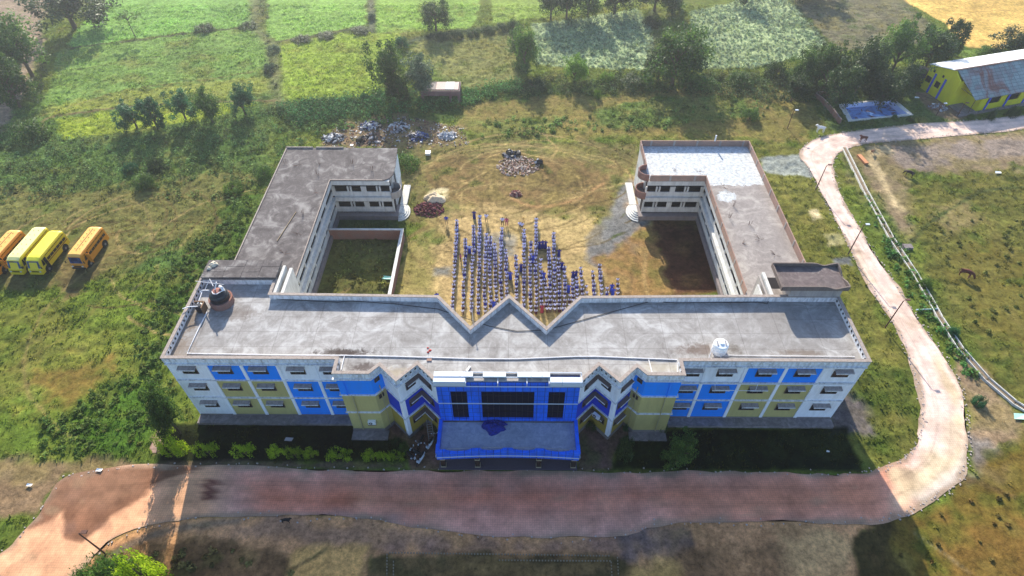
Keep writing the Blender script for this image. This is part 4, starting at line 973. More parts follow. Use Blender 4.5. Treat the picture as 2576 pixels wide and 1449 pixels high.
def pipe(name, pts, r, mat, label, cat, z=Z3+.09):
    m = MB(); m.tube([(p[0], p[1], p[2] if len(p) > 2 else z) for p in pts], r, 7); return tag(m.build(name, mat), label, cat)
def GL(l, z): return [tuple(G(x, y, z)) for x, y in l]
pipe('roof_pipe', GL([(521, 785), (498, 830), (471, 889), (700, 893), (860, 894), (1000, 897), (1200, 903), (1300, 903), (1450, 897), (1500, 897), (1703, 905), (1705, 935)], Z3+.12), .065, M['pipe'],
     'long white plastic water pipe running the length of the front part of the roof', 'pipe')
pipe('roof_pipe', GL([(1632, 905), (1640, 936)], Z3+.12), .05, M['pipe'], 'short pair of white pipes crossing the roof corner by the right projecting block', 'pipe')
pipe('roof_pipe', GL([(867, 893), (858, 930)], Z3+.12), .05, M['pipe'], 'short pale pipe lying across the roof corner of the left projecting block', 'pipe')
pipe('roof_pipe', GL([(1810, 893), (1870, 894), (2150, 897)], Z3+.12), .04, M['pipe'], 'thin white pipe lying along the right front parapet past the white tank', 'pipe')
fr = MB()
def fg(x, y, z): return tuple(G((700+x*.18634)/1.59006, (1020+y*.18634)/1.59006, z))
fr.tube([fg(640, 750, 11.8), fg(745, 515, 12.4), fg(820, 670, 12.2)], .045, 6); fr.tube([fg(540, 800, 11.6), fg(600, 760, 11.7), fg(730, 760, 12.3)], .07, 6)
fr.tube([fg(590, 770, 11.6), fg(490, 1050, 11.5), fg(490, 1100, 11.5), fg(540, 1180, 10.7)], .06, 6); fr.tube([fg(490, 1105, 11.5), fg(300, 1110, 11.6), fg(160, 1155, 11.7)], .06, 6)
fr.tube([fg(440, 560, 11.9), fg(700, 590, 12.0), fg(1050, 635, 12.2)], .03, 6)
tag(fr.build('pipe_frame', M['pipe']), 'bent white pipes rising round the two black tanks at the left roof corner', 'pipes')
pipe('roof_cable', GL([(690, 752), (850, 760), (880, 757), (990, 764), (1100, 777), (1230, 820), (1300, 833), (1375, 830), (1500, 795), (1640, 757), (1700, 762), (1905, 760), (1930, 764), (1937, 752), (1990, 757), (2040, 757)], Z3+.1), .035, M['cable'],
     'black electric cable sagging across the roof from end to end behind the parapet', 'cable')
m = MB(); m.lathe((0, 0, 0), [(.16, 0), (.10, .3), (.04, .5)], 7); m.lathe((.2, .3, 0), [(.2, 0), (.13, .2), (.02, .3)], 7); m.lathe((-.1, .7, 0), [(.12, 0), (.1, .25), (.02, .35)], 7)
o = m.build('red_cloth', M['redcloth'], loc=tuple(G(1077, 886, Z3+.04))); o.scale = (.9, .8, .3); tag(o, 'crumpled red cloth dropped on the middle of the grey roof', 'cloth')
m = MB(); m.box(-.12, .12, -.35, .35, 0, .15); o = m.build('shoe_box', plain('pale_scrap', (.6, .6, .6), .7), loc=tuple(G(1178, 929, Z3+.04))); o.rotation_euler.z = -.5; tag(o, 'small pale scrap lying on the roof near the left folded parapet', 'scrap')
m = MB(); m.box(-.25, .25, -.15, .15, 0, .1); o = m.build('loose_brick', M['brickpale'], loc=tuple(G(1080, 906, Z3+.04)));  tag(o, 'loose brick lying on the roof above the left projecting block', 'brick')
# tarpaulin heap on the canopy
def blob(name, c, rx_, ry_, h, mat, seed, label, cat, N=26, amp=.35, group=None):
    vs = []; fs = []
    for j in range(N//2+1):
        r = j/(N//2)
        for i in range(N):
            a = 2*math.pi*i/N; q = 1+amp*(vnoise(np.array([math.cos(a)*2+seed]), np.array([math.sin(a)*2+seed]), .9)[0]-.5)*1.6
            z = h*(1-r**2)**.6*(1-.0)*(.7+.6*vnoise(np.array([r*3*math.cos(a)+seed*3.]), np.array([r*3*math.sin(a)]), .7)[0]) if r < 1 else 0
            vs.append((rx_*r*q*math.cos(a), ry_*r*q*math.sin(a), z))
    for j in range(N//2):
        for i in range(N): k = (i+1) % N; fs.append((j*N+i, (j+1)*N+i, (j+1)*N+k, j*N+k))
    m = MB(); m.add(vs, fs); o = m.build(name, mat, smooth=True, loc=tuple(c)); return tag(o, label, cat, group)
tp = NT('blue_tarpaulin'); nn_ = tp.noise(3.5, 5, .7, dist=1.5); tp.bump(nn_, 1.0, .2); tp.col(tp.ramp(nn_, [(.35, (.004, .012, .10)), (.6, (.012, .04, .42))])); tp.b.inputs['Roughness'].default_value = .4
blob('tarpaulin', G(1241, 1075, 3.72), 1.15, .9, .75, tp.mat, 5, 'crumpled blue tarpaulin heaped on the entrance canopy', 'tarpaulin', amp=.5)
blob('tarpaulin', G(1262, 1068, 3.72), .55, .35, .35, tp.mat, 9, 'small tail of blue tarpaulin beside the big blue heap on the canopy', 'tarpaulin', amp=.4)
# outdoor air conditioner units
def ac(loc, rz, label):
    t = empty('air_conditioner', loc, rz, label, 'air conditioner')
    m = MB(); m.box(-.42, .42, -.32, 0, 0, .58); m.build('casing', wtm, t)
    m = MB(); N = 18; m.tube([(-.13, -.325, .29), (-.13, -.345, .29)], .21, N); m.build('fan_grille', M['black'], t)
    m = MB(); m.tube([(-.13, -.346, .29), (-.13, -.36, .29)], .08, 10); m.build('fan_hub', M['pipe'], t)
    m = MB(); m.box(-.45, .45, -.36, 0, -.05, -.01); m.box(-.3, -.26, -.05, 0, -.4, -.05); m.box(.26, .3, -.05, 0, -.4, -.05); m.build('bracket', M['rust'], t)
ac((-15.2, -1.82, 1.9), 0, 'white air conditioner unit hung low on the khaki wall of the left block')
ac((9.75, -1.75, 3.3), -.8, 'white air conditioner unit sitting on a ground floor sunshade right of the entrance')
# ladder leaning at the folded wall left of the entrance
t = empty('ladder', (-8.6, -3.3, 0), .15, 'old metal ladder leaning on the ochre wall left of the entrance', 'ladder')
m = MB()
for s in (-.3, .3): m.tube([(s, 0, .05), (s*.9, 1.2, 3.0)], .035, 6)
m.build('rail', M['steel'], t)
m = MB()
for k in range(9): q = .12+k*.1; m.tube([(-.29, 1.2*q, 2.95*q), (.29, 1.2*q, 2.95*q)], .025, 6)
m.build('rung', M['steel'], t)
m = MB(); m.tube([(-33.2, 0, 0), (-32.2, 6, 0)], .06, 6)
o = m.build('bamboo_pole', M['bamboo']); o.location = (2.2, 22.3, ZW+.08); tag(o, 'long bamboo pole lying on the left wing roof', 'pole')
for x, y, s_ in ((583, 665, .5), (562, 678, .35)):
    pass
blob('cement_sack', G(538, 665, 11.72), .5, .42, .35, plain('cream_sacking', (.62, .55, .42), .9), 3, 'cream sack lying on the slab of the left stair head', 'sack')
blob('cement_sack', G(527, 675, 11.72), .3, .25, .2, plain('cream_sacking2', (.55, .5, .4), .9), 7, 'smaller crumpled sack at the left edge of the left stair head slab', 'sack')

# ---- compound wall in the yard
m = MB(); x0, x1, ya, yb_ = -27.4, -16.05, 9.4, 30.95
m.box(x0, x1, yb_-.24, yb_, 0, 1.9); m.box(x1-.24, x1, ya, yb_-.24, 0, 1.9)
yw = empty('yard_wall', (0, 0, 0), 0, 'low brick wall closing off the weedy plot beside the left wing', 'wall')
m.build('masonry', M['brick'], yw)
m = MB(); m.box(x0, x1+.06, yb_-.30, yb_+.06, 1.9, 1.98); m.box(x1-.34, x1+.10, ya, yb_-.31, 1.9, 1.98); m.build('coping', M['plaster_light'], yw)

# ============================================================ VEGETATION
def blades(N, xr, yr, hfun, wgt, spread, colfun, seed, per=5):
    r = np.random.default_rng(seed); x = r.uniform(*xr, N*3); y = r.uniform(*yr, N*3)
    # keep only what the camera can see, plus a margin
    dx, dy, dz = x-CX, y-CY, -CZ
    dep = dx*_f.x+dy*_f.y+dz*_f.z; u = (dx*_r2.x+dy*_r2.y+dz*_r2.z)/dep*FOC; v = (dx*_u2.x+dy*_u2.y+dz*_u2.z)/dep*FOC
    k = (np.abs(u) < 1420) & (np.abs(v) < 840); x = x[k]; y = y[k]
    k = r.random(len(x)) < wgt(x, y); x = x[k]; y = y[k]
    k = keepout(x, y, .5); x = x[k][:N]; y = y[k][:N]; n = len(x)
    col = colfun(x, y, r); h = hfun(x, y, r)
    ix = np.clip(np.searchsorted(gx, x)-1, 0, nx-2); iy = np.clip(np.searchsorted(gy, y)-1, 0, ny-2); gz = H[iy*nx+ix]
    a = r.uniform(0, 2*np.pi, (n, per)); rr = r.uniform(.0, 1, (n, per))*spread
    bx = x[:, None]+np.cos(a)*rr; by = y[:, None]+np.sin(a)*rr; ph = r.uniform(0, 2*np.pi, (n, per)); w = h[:, None]*r.uniform(.14, .30, (n, per))
    hh = h[:, None]*r.uniform(.5, 1.15, (n, per)); ln = hh*.45; pa = r.uniform(0, 2*np.pi, (n, per))
    z0 = np.broadcast_to(gz[:, None]-.03, bx.shape)
    p0 = np.stack([bx-np.cos(ph)*w, by-np.sin(ph)*w, z0], -1); p1 = np.stack([bx+np.cos(ph)*w, by+np.sin(ph)*w, z0], -1)
    p2 = np.stack([bx+np.cos(pa)*ln, by+np.sin(pa)*ln, z0+hh], -1)
    V = np.stack([p0, p1, p2], 2).reshape(-1, 3); F = np.arange(len(V)).reshape(-1, 3)
    c = col[:, None, None, :]*r.uniform(.85, 1.5, (n, per, 1, 1)); c = np.broadcast_to(c, (n, per, 3, 3)).copy(); c[:, :, 2, :] *= 1.25
    return V, F, np.clip(c.reshape(-1, 3), 0, .9)
def wgrass(x, y):
    c = land_colour(x, y); g = np.clip((c[:, 1]/c[:, 0]-.78)*2.2, 0.01, 1)*np.clip((.45-c[:, 0])*5, 0, 1); return g*np.clip((c[:, 1]-c[:, 2])/c[:, 1]*2.2-.6, 0, 1)*np.clip(.1+fbm(x, y, 5, 71)*1.1, 0, 1)
def cgrass(x, y, r):
    c = land_colour(x, y); t = r.random((len(x), 1)); return c*(.85+.5*t)+np.array([.03, .03, 0])*r.random((len(x), 1))
V, F, c = blades(52000, (-112, 112), (-20, 118), lambda x, y, r: r.uniform(.14, .42, len(x))*(.6+fbm(x, y, 6, 77)), wgrass, .45, cgrass, 1)
o = bpy.data.objects.new('grass', fastmesh('grass', V, F, M['blade'], c)); COL.objects.link(o); tag(o, 'long rough grass growing over all the open land', kind='stuff')

# leaf clumps
def leafcloud(pts, rad, per, size, r, flat=.5, up=.3):
    # pts (n,3) clump centres, rad (n,), per leaves each -> quads
    n = len(pts); d = r.normal(size=(n, per, 3)); d /= np.linalg.norm(d, axis=2, keepdims=True)+1e-9
    q = pts[:, None, :]+d*rad[:, None, None]*(r.random((n, per, 1))**.4)
    nrm = d*.7+r.normal(size=d.shape)*.6+np.array([0, 0, up]); nrm /= np.linalg.norm(nrm, axis=2, keepdims=True)
    t = np.cross(nrm, r.normal(size=nrm.shape)); t /= np.linalg.norm(t, axis=2, keepdims=True)+1e-9; b = np.cross(nrm, t)
    s = size*r.uniform(.6, 1.4, (n, per, 1))
    a = t*s; c = b*s*flat
    V = np.stack([q-a, q-c, q+a, q+c], 2).reshape(-1, 3); F = np.arange(len(V)).reshape(-1, 4); return V, F, n*per
M['leaf_dark'] = foliage('dark_green_leaves', (.018, .042, .014), (.045, .085, .022), (.12, .18, .04), .3)
M['leaf_mid'] = foliage('mid_green_leaves', (.035, .08, .018), (.085, .17, .03), (.19, .29, .05), .38)
M['leaf_light'] = foliage('bright_green_leaves', (.06, .13, .018), (.14, .26, .03), (.27, .42, .07), .42)
M['leaf_grey'] = foliage('grey_green_leaves', (.035, .065, .04), (.09, .14, .08), (.26, .33, .22), .3)
M['leaf_hedge'] = foliage('yellow_green_hedge_leaves', (.16, .26, .01), (.34, .48, .02), (.60, .70, .05), .4)
M['leaf_blue'] = foliage('blue_green_creeper_leaves', (.016, .065, .03), (.035, .14, .055), (.10, .28, .12), .35)
def crown_mesh(name, kind, seed):
    r = np.random.default_rng(seed)
    if kind == 'round':
        n = 84; lb = r.normal(size=(9, 3)); lb /= np.linalg.norm(lb, axis=1, keepdims=True); lb[:, 2] = np.abs(lb[:, 2])-.2; lb *= r.uniform(.45, .95, (9, 1)); d = lb[r.integers(0, 9, n)]+r.normal(size=(n, 3))*.26
        P = d*np.array([.9, .9, .58]); P[:, 2] += .46; rad = r.uniform(.16, .34, n)
    elif kind == 'tall':
        n = 80; z = r.random(n); a = r.uniform(0, 6.28, n); w = .30+.42*np.sin(np.pi*np.clip(z*.85+.12, 0, 1)); w = w*(.55+.75*r.random(n))
        P = np.stack([np.cos(a)*w, np.sin(a)*w, .12+z*.80], 1); rad = r.uniform(.15, .26, n)
    elif kind == 'umbrella':
        n = 26; a = r.uniform(0, 6.28, n); w = r.random(n)**.5*.85; P = np.stack([np.cos(a)*w, np.sin(a)*w, .82+.10*(1-w)+.04*r.normal(size=n)], 1); rad = r.uniform(.12, .2, n)
    elif kind == 'bush':
        n = 34; d = r.normal(size=(n, 3)); d /= np.linalg.norm(d, axis=1, keepdims=True); d[:, 2] = np.abs(d[:, 2]); P = d*(.55+.25*r.random((n, 1)))*np.array([1, 1, .75]); rad = r.uniform(.2, .34, n)
    elif kind == 'hedge':
        n = 30; P = np.stack([r.uniform(-.85, .85, n), r.uniform(-.7, .7, n), r.uniform(.15, .75, n)], 1); rad = r.uniform(.2, .3, n)
    per = {'round': 80, 'tall': 70, 'umbrella': 34, 'bush': 85, 'hedge': 60}[kind]
    zs = 2.0 if kind in ('round', 'tall', 'umbrella') else 1.0; P = P*np.array([1, 1, zs])
    V, F, m = leafcloud(P, rad, per, {'round': .045, 'tall': .05, 'umbrella': .04, 'bush': .04, 'hedge': .045}[kind], r, .55); V[:, 2] /= zs
    tone = np.repeat(np.clip(r.random(len(P))*.55+.12, 0, 1), per)+r.normal(size=m)*.13; top = V.reshape(-1, 4, 3)[:, 0, 2]
    tone = np.clip(tone+0*top, 0, 1); c = np.repeat(tone, 4)[:, None]*np.ones(3)
    return fastmesh(name, V, F, None, c)
def trunk_mesh(name, kind, seed):
    m = MB(); r = random.Random(seed)
    if kind == 'umbrella': m.tube([(0, 0, -.03), (.03, .02, .4), (-.03, 0, .78)], [.035, .025, .018], 7); lim = [(0, 0, .72)]
    elif kind in ('bush', 'hedge'): m.tube([(0, 0, -.05), (0, 0, .45)], [.06, .03], 6); lim = [(0, 0, .2)]
    else: m.tube([(0, 0, -.03), (.02, 0, .2), (-.01, .02, .42), (0, 0, .7)], [.075, .055, .04, .018], 8); lim = [(0, 0, .22), (0, 0, .34), (0, 0, .46)]
    for b in lim:
        for k in range(4):
            a = r.uniform(0, 6.28); l = r.uniform(.3, .55); m.tube([b, (b[0]+math.cos(a)*l*.5, b[1]+math.sin(a)*l*.5, b[2]+.14), (b[0]+math.cos(a)*l, b[1]+math.sin(a)*l, b[2]+.2+.1*r.random())], [.03, .02, .006], 5)
    return m
PROTO = {}
def proto(kind, v):
    k = (kind, v)
    if k not in PROTO:
        PROTO[k] = (crown_mesh('crown_'+kind, kind, 10+v*7+len(kind)), trunk_mesh('trunk', kind, v))
    return PROTO[k]
MATMESH = {}
def crown_with(me, mat):
    k = (me.name, mat)
    if k not in MATMESH:
        c = me.copy(); c.materials.clear(); c.materials.append(M[mat]); MATMESH[k] = c
    return MATMESH[k]
TR = {}
def plant(name, cat, kind, base, top, width, mat, label, group=None, depth=1.0, hmax=None, rot=None):
    # base: photo pixel of the foot; top: photo row of the top; width in photo pixels
    b = G(*base); s = px_per_m(b); h = top_height(b, top)
    if hmax: h = min(h, hmax)
    w = width/s/2; v = random.randrange(5); cm, tm = proto(kind, v)
    t = empty(name, (b.x, b.y, ground_z(b.x, b.y)-.05), 0, label, cat, group)
    rz = random.uniform(-.4, .4) if kind == 'hedge' else random.uniform(0, 6.28)
    if rot is not None: rz = rot
    if kind == 'hedge': rz *= .15
    c = bpy.data.objects.new('crown' if kind not in ('bush', 'hedge') else 'foliage', crown_with(cm, mat)); COL.objects.link(c); c.parent = t
    c.scale = (w, w*depth, h/1.0); c.rotation_euler.z = rz
    if (kind, v) not in TR: TR[(kind, v)] = None
    if TR[(kind, v)] is None:
        k = tm.build('trunk' if kind not in ('bush', 'hedge') else 'stem', M['bark'], t); TR[(kind, v)] = k.data
    else:
        k = bpy.data.objects.new('trunk' if kind not in ('bush', 'hedge') else 'stem', TR[(kind, v)]); COL.objects.link(k); k.parent = t
    k.scale = (w, w*depth, h); k.rotation_euler.z = rz
    return t
T = plant
GT = 'trees in the fields behind the school'
T('tree', 'tree', 'round', (82, 192), 48, 140, 'leaf_mid', 'big leafy tree at the left edge, upper of the two beside the pale soil field', GT)
T('tree', 'tree', 'round', (50, 268), 150, 112, 'leaf_mid', 'leafy tree at the left edge standing just below the biggest one', GT)
T('tree', 'tree', 'round', (190, 70), -50, 175, 'leaf_dark', 'wide dark hazy tree at the top left corner above the bright field', GT)
T('umbrella_tree', 'tree', 'umbrella', (341, 94), 34, 76, 'leaf_light', 'slender umbrella shaped tree alone between two bright green fields', None)
T('tree', 'tree', 'bush', (85, 345), 285, 110, 'leaf_mid', 'broad green bush tree at the left edge below the striped field', GT)
T('tree', 'tree', 'round', (345, 322), 262, 74, 'leaf_blue', 'leftmost and lowest of the creeper covered trees along the near field edge', 'creeper covered trees along the field edge')
T('tree', 'tree', 'tall', (398, 325), 244, 68, 'leaf_blue', 'second creeper covered tree from the left with a narrow upright crown', 'creeper covered trees along the field edge')
T('tree', 'tree', 'round', (468, 300), 230, 68, 'leaf_blue', 'third creeper covered tree from the left with a round dark crown', 'creeper covered trees along the field edge')
T('tree', 'tree', 'round', (535, 308), 227, 82, 'leaf_mid', 'fourth creeper covered tree from the left, partly yellow green', 'creeper covered trees along the field edge')
T('tree', 'tree', 'round', (618, 288), 218, 66, 'leaf_blue', 'round creeper covered tree standing apart at the right end of the row', 'creeper covered trees along the field edge')
T('tree', 'tree', 'round', (1097, 78), -2, 82, 'leaf_mid', 'round tree standing on the bank between the bright top fields and the brown plot', GT)
T('tree', 'tree', 'round', (982, 245), 112, 100, 'leaf_mid', 'tall dark tree with a ragged double crown left of the brick hut', GT)
T('tree', 'tree', 'round', (1062, 240), 144, 92, 'leaf_grey', 'broad leaved grey green tree right beside the brick hut', GT)
T('bush', 'bush', 'bush', (1112, 235), 190, 66, 'leaf_light', 'bright creeper mound behind the brick hut roof')
T('tree', 'tree', 'round', (1320, 180), 66, 78, 'leaf_mid', 'narrow dark tree at the left edge of the pale cabbage field', GT)
T('tree', 'tree', 'round', (1445, 208), 140, 60, 'leaf_light', 'bright lime green round tree in front of the cabbage field', GT)
T('bush', 'bush', 'bush', (1526, 205), 164, 48, 'leaf_light', 'small bright bush between the lime green tree and the tall dark tree')
T('tree', 'tree', 'round', (1690, 215), 66, 150, 'leaf_mid', 'very tall dark tree between the two cabbage fields', GT)
T('tree', 'tree', 'round', (1385, 52), -50, 80, 'leaf_dark', 'leftmost hazy tree of the row along the top edge', GT)
T('tree', 'tree', 'round', (1425, 48), -60, 85, 'leaf_dark', 'second hazy tree from the left of the row along the top edge', GT)
T('tree', 'tree', 'round', (1478, 42), -64, 85, 'leaf_mid', 'third hazy tree from the left of the row along the top edge', GT)
T('tree', 'tree', 'round', (1545, 35), -70, 90, 'leaf_dark', 'fourth hazy tree from the left of the row along the top edge', GT)
T('tree', 'tree', 'round', (1645, 28), -60, 105, 'leaf_dark', 'hazy tree at the top edge above the gap between the cabbage fields', GT)
T('tree', 'tree', 'round', (1690, 35), -30, 80, 'leaf_mid', 'smaller hazy tree touching the one above the cabbage field gap', GT)
T('tree', 'tree', 'round', (1875, 10), -60, 60, 'leaf_dark', 'hazy tree at the top edge above the right cabbage field', GT)
T('tree', 'tree', 'round', (2040, -5), -80, 130, 'leaf_dark', 'wide hazy tree at the top edge above the ploughed plot', GT)
T('bush', 'bush', 'bush', (1640, 60), 32, 60, 'leaf_dark', 'dark bush in the strip between the two cabbage fields near the top')
T('bush', 'bush', 'bush', (1950, 195), 135, 66, 'leaf_dark', 'dark bush at the lower right corner of the right cabbage field')
T('tree', 'tree', 'round', (2010, 215), 128, 78, 'leaf_mid', 'loose mid green tree below the right corner of the cabbage field', GT)
T('tree', 'tree', 'round', (2070, 225), 118, 84, 'leaf_mid', 'leafy tree beside the dark hedge path corner left of the pool', GT)
T('tree', 'tree', 'round', (2145, 240), 105, 110, 'leaf_dark', 'dark spreading tree directly above the swimming pool', GT)
T('tree', 'tree', 'round', (2240, 185), 58, 104, 'leaf_mid', 'tree with a soft olive crown above the swimming pool', GT)
T('tree', 'tree', 'round', (2325, 178), 66, 108, 'leaf_dark', 'big dark round tree behind the yellow building corner', GT)
T('tree', 'tree', 'tall', (2385, 135), 48, 62, 'leaf_dark', 'dark tree leaning to the right behind the round tree by the orange field', GT)
T('tree', 'tree', 'round', (2215, 255), 170, 110, 'leaf_dark', 'low dark tree between the pool and the yellow building', GT)
for q_, (b_, tp_, w_, mt_, l_) in enumerate([((2100, 262), 165, 96, 'leaf_dark', 'dark tree in the thicket, just left of the pool wall corner'), ((2175, 215), 128, 100, 'leaf_dark', 'dark tree deep in the thicket behind the pool'), ((2045, 185), 115, 76, 'leaf_mid', 'tree in the thicket at the corner of the right cabbage field'),
        ((2260, 240), 165, 80, 'leaf_dark', 'dark bushy tree touching the small shed'), ((1990, 255), 190, 70, 'leaf_dark', 'low dark tree at the left end of the pool thicket'), ((1720, 190), 100, 80, 'leaf_dark', 'darker tree hugging the right side of the very tall tree'), ((1655, 200), 120, 70, 'leaf_dark', 'darker tree hugging the left side of the very tall tree'),
        ((1300, 150), 95, 50, 'leaf_dark', 'small dark tree at the top left corner of the left cabbage field'), ((1008, 262), 195, 60, 'leaf_dark', 'low dark tree at the foot of the double crowned tree')]):
    T('tree', 'tree', 'round', b_, tp_, w_, mt_, l_, GT)
T('tree', 'tree', 'round', (2540, 145), 80, 120, 'leaf_dark', 'dark leafy tree behind the metal roof at the right edge', GT)
T('bush', 'bush', 'bush', (2480, 140), 105, 60, 'leaf_mid', 'bush at the lower edge of the orange field behind the metal roof')
T('tree', 'tree', 'round', (455, 1092), 980, 84, 'leaf_mid', 'small leafy tree at the left front corner of the school', None)
T('garden_tree', 'tree', 'round', (1700, 1168), 1092, 82, 'leaf_mid', 'small open crowned tree in the right front garden', None)
T('garden_shrub', 'shrub', 'bush', (1568, 1150), 1078, 52, 'leaf_dark', 'dark shrub at the left corner of the right front garden')
T('garden_shrub', 'shrub', 'bush', (1665, 1080), 1052, 34, 'leaf_dark', 'small dark shrub against the right apron in front of the blue wall')
T('bush', 'bush', 'bush', (385, 1470), 1372, 112, 'leaf_hedge', 'bright green bush at the bottom left by the road')
T('bush', 'bush', 'bush', (315, 1465), 1388, 120, 'leaf_mid', 'duller bush at the bottom left touching the bright green one')
T('bush', 'bush', 'bush', (250, 1478), 1420, 90, 'leaf_mid', 'lowest leafy bush at the bottom left edge of the picture')
# hedge clumps along the left garden
HL = [((437, 1140), 1092, 62, 'thick first clump at the left end'), ((470, 1140), 1106, 58, 'second clump from the left'), ((530, 1145), 1113, 62, 'third clump from the left'),
      ((621, 1146), 1115, 60, 'lone clump fourth from the left'), ((700, 1148), 1115, 48, 'tall clump fifth from the left'), ((745, 1150), 1121, 46, 'clump sixth from the left'), ((785, 1150), 1122, 44, 'clump seventh from the left'),
      ((857, 1153), 1125, 66, 'lone long clump eighth from the left'), ((935, 1155), 1126, 48, 'clump ninth from the left'), ((968, 1156), 1129, 34, 'small clump tenth from the left'), ((1000, 1156), 1130, 42, 'low clump at the right end of the row')]
for b, tp_, w, l in HL: T('hedge_clump', 'hedge', 'hedge', b, tp_+4, w*.98, 'leaf_hedge', 'trimmed hedge, '+l+' along the road', 'trimmed hedges along the left front garden', depth=.62)
T('hedge_clump', 'hedge', 'hedge', (420, 1112), 1078, 40, 'leaf_hedge', 'hedge piece running back from the road at the left garden corner', 'trimmed hedges along the left front garden', depth=1.6)
T('garden_shrub', 'shrub', 'bush', (1018, 1138), 1104, 34, 'leaf_mid', 'rounded dark green shrub beside the parked motorcycles')
T('garden_shrub', 'shrub', 'bush', (1000, 1120), 1092, 30, 'leaf_dark', 'small dark shrub just above the rounded one by the motorcycles')
T('potted_plant', 'plant', 'bush', (1060, 1078), 1062, 18, 'leaf_dark', 'small dark plant at the foot of the ochre wall left of the ladder')
T('potted_plant', 'plant', 'bush', (1092, 1082), 1060, 20, 'leaf_dark', 'small plant between the ladder and the canopy')
T('potted_plant', 'plant', 'bush', (1573, 1082), 1062, 17, 'leaf_blue', 'vivid green plant at the foot of the right khaki block')
T('creeper', 'plant', 'bush', (1487, 1076), 1052, 34, 'leaf_dark', 'dark creeper on the ground under the white air conditioner right of the entrance')
for (b, tp_, w, mt, l) in [((690, 128), 105, 36, 'leaf_grey', 'grey bush where the banks of four fields meet'), ((515, 75), 55, 60, 'leaf_dark', 'dark low bush on the bank under the first bright field'), ((625, 68), 48, 60, 'leaf_dark', 'dark bush at the right end of the first bank'),
        ((760, 102), 86, 66, 'leaf_dark', 'low dark hedge piece, left part of the bank under the second bright field'), ((820, 92), 78, 60, 'leaf_dark', 'low dark hedge piece, middle part of the bank under the second bright field'), ((905, 80), 62, 66, 'leaf_dark', 'low dark hedge piece, right part of the bank under the second bright field'),
        ((936, 48), 22, 26, 'leaf_grey', 'pale dry bush on the boundary between the second and third bright fields'), ((1010, 118), 78, 44, 'leaf_blue', 'feathery bush at the corner of the brown plot'), ((1112, 97), 72, 44, 'leaf_dark', 'dark hedge bush on the bank just below the round bank tree'), ((1150, 93), 66, 46, 'leaf_dark', 'dark hedge bush on the bank, second right of the round bank tree'), ((1190, 88), 62, 46, 'leaf_dark', 'dark hedge bush on the bank, third right of the round bank tree'),
        ((1228, 82), 54, 46, 'leaf_dark', 'dark hedge bush on the bank, fourth right of the round bank tree'), ((1262, 76), 50, 40, 'leaf_dark', 'dark hedge bush at the right end of the bank'), ((920, 250), 222, 30, 'leaf_blue', 'small round bush on the creeper hedge left of the tall dark tree'), ((1290, 75), 35, 50, 'leaf_dark', 'dark upright bush at the top corner of the brown plot'),
        ((680, 178), 150, 40, 'leaf_grey', 'dry grey bush on the bank between the striped and yellow green fields'), ((1345, 225), 195, 80, 'leaf_dark', 'dark bush under the narrow tree by the cabbage field'), ((1590, 215), 185, 90, 'leaf_dark', 'dark bush left of the very tall tree'),
        ((1500, 245), 212, 28, 'leaf_light', 'tiny bright bush in the dark weeds below the cabbage field'), ((1770, 215), 180, 90, 'leaf_mid', 'bush right of the very tall dark tree'), ((1860, 212), 172, 90, 'leaf_mid', 'bush below the right cabbage field'),
        ((1020, 420), 372, 90, 'leaf_mid', 'leafy green bush beside the back corner of the left wing'), ((665, 440), 405, 60, 'leaf_mid', 'bright bush against the outer wall of the left wing'), ((330, 430), 398, 50, 'leaf_blue', 'tall grassy clump, left of two in the scrub'),
        ((370, 470), 432, 70, 'leaf_mid', 'broad grassy clump in the scrub above the cleared ground'), ((395, 425), 385, 60, 'leaf_dark', 'dark thorn bush in the left scrub'), ((590, 480), 450, 60, 'leaf_light', 'bright grass clump left of the wing'),
        ((2490, 300), 262, 26, 'leaf_dark', 'young tree in front of the yellow wall, left of two'), ((2545, 292), 255, 34, 'leaf_dark', 'young tree in front of the yellow wall, right of two'), ((2440, 258+40), 280, 20, 'leaf_mid', 'small bush at the road end of the porch'),
        ((2248, 300), 282, 18, 'leaf_mid', 'thin young plant by the pool edge'), ((2290, 302), 280, 24, 'leaf_dark', 'small bush right of the pool corner'), ((2395, 840), 815, 34, 'leaf_blue', 'green bush beside the drain, upper'),
        ((2460, 1015), 990, 40, 'leaf_blue', 'green bush beside the drain near the right edge'), ((2325, 720), 695, 34, 'leaf_mid', 'green bush between the drain and the road'), ((1885, 300), 262, 60, 'leaf_mid', 'tall grass clump in the rough land near the lamp post')]:
    T('bush', 'bush', 'bush', b, tp_, w, mt, l)
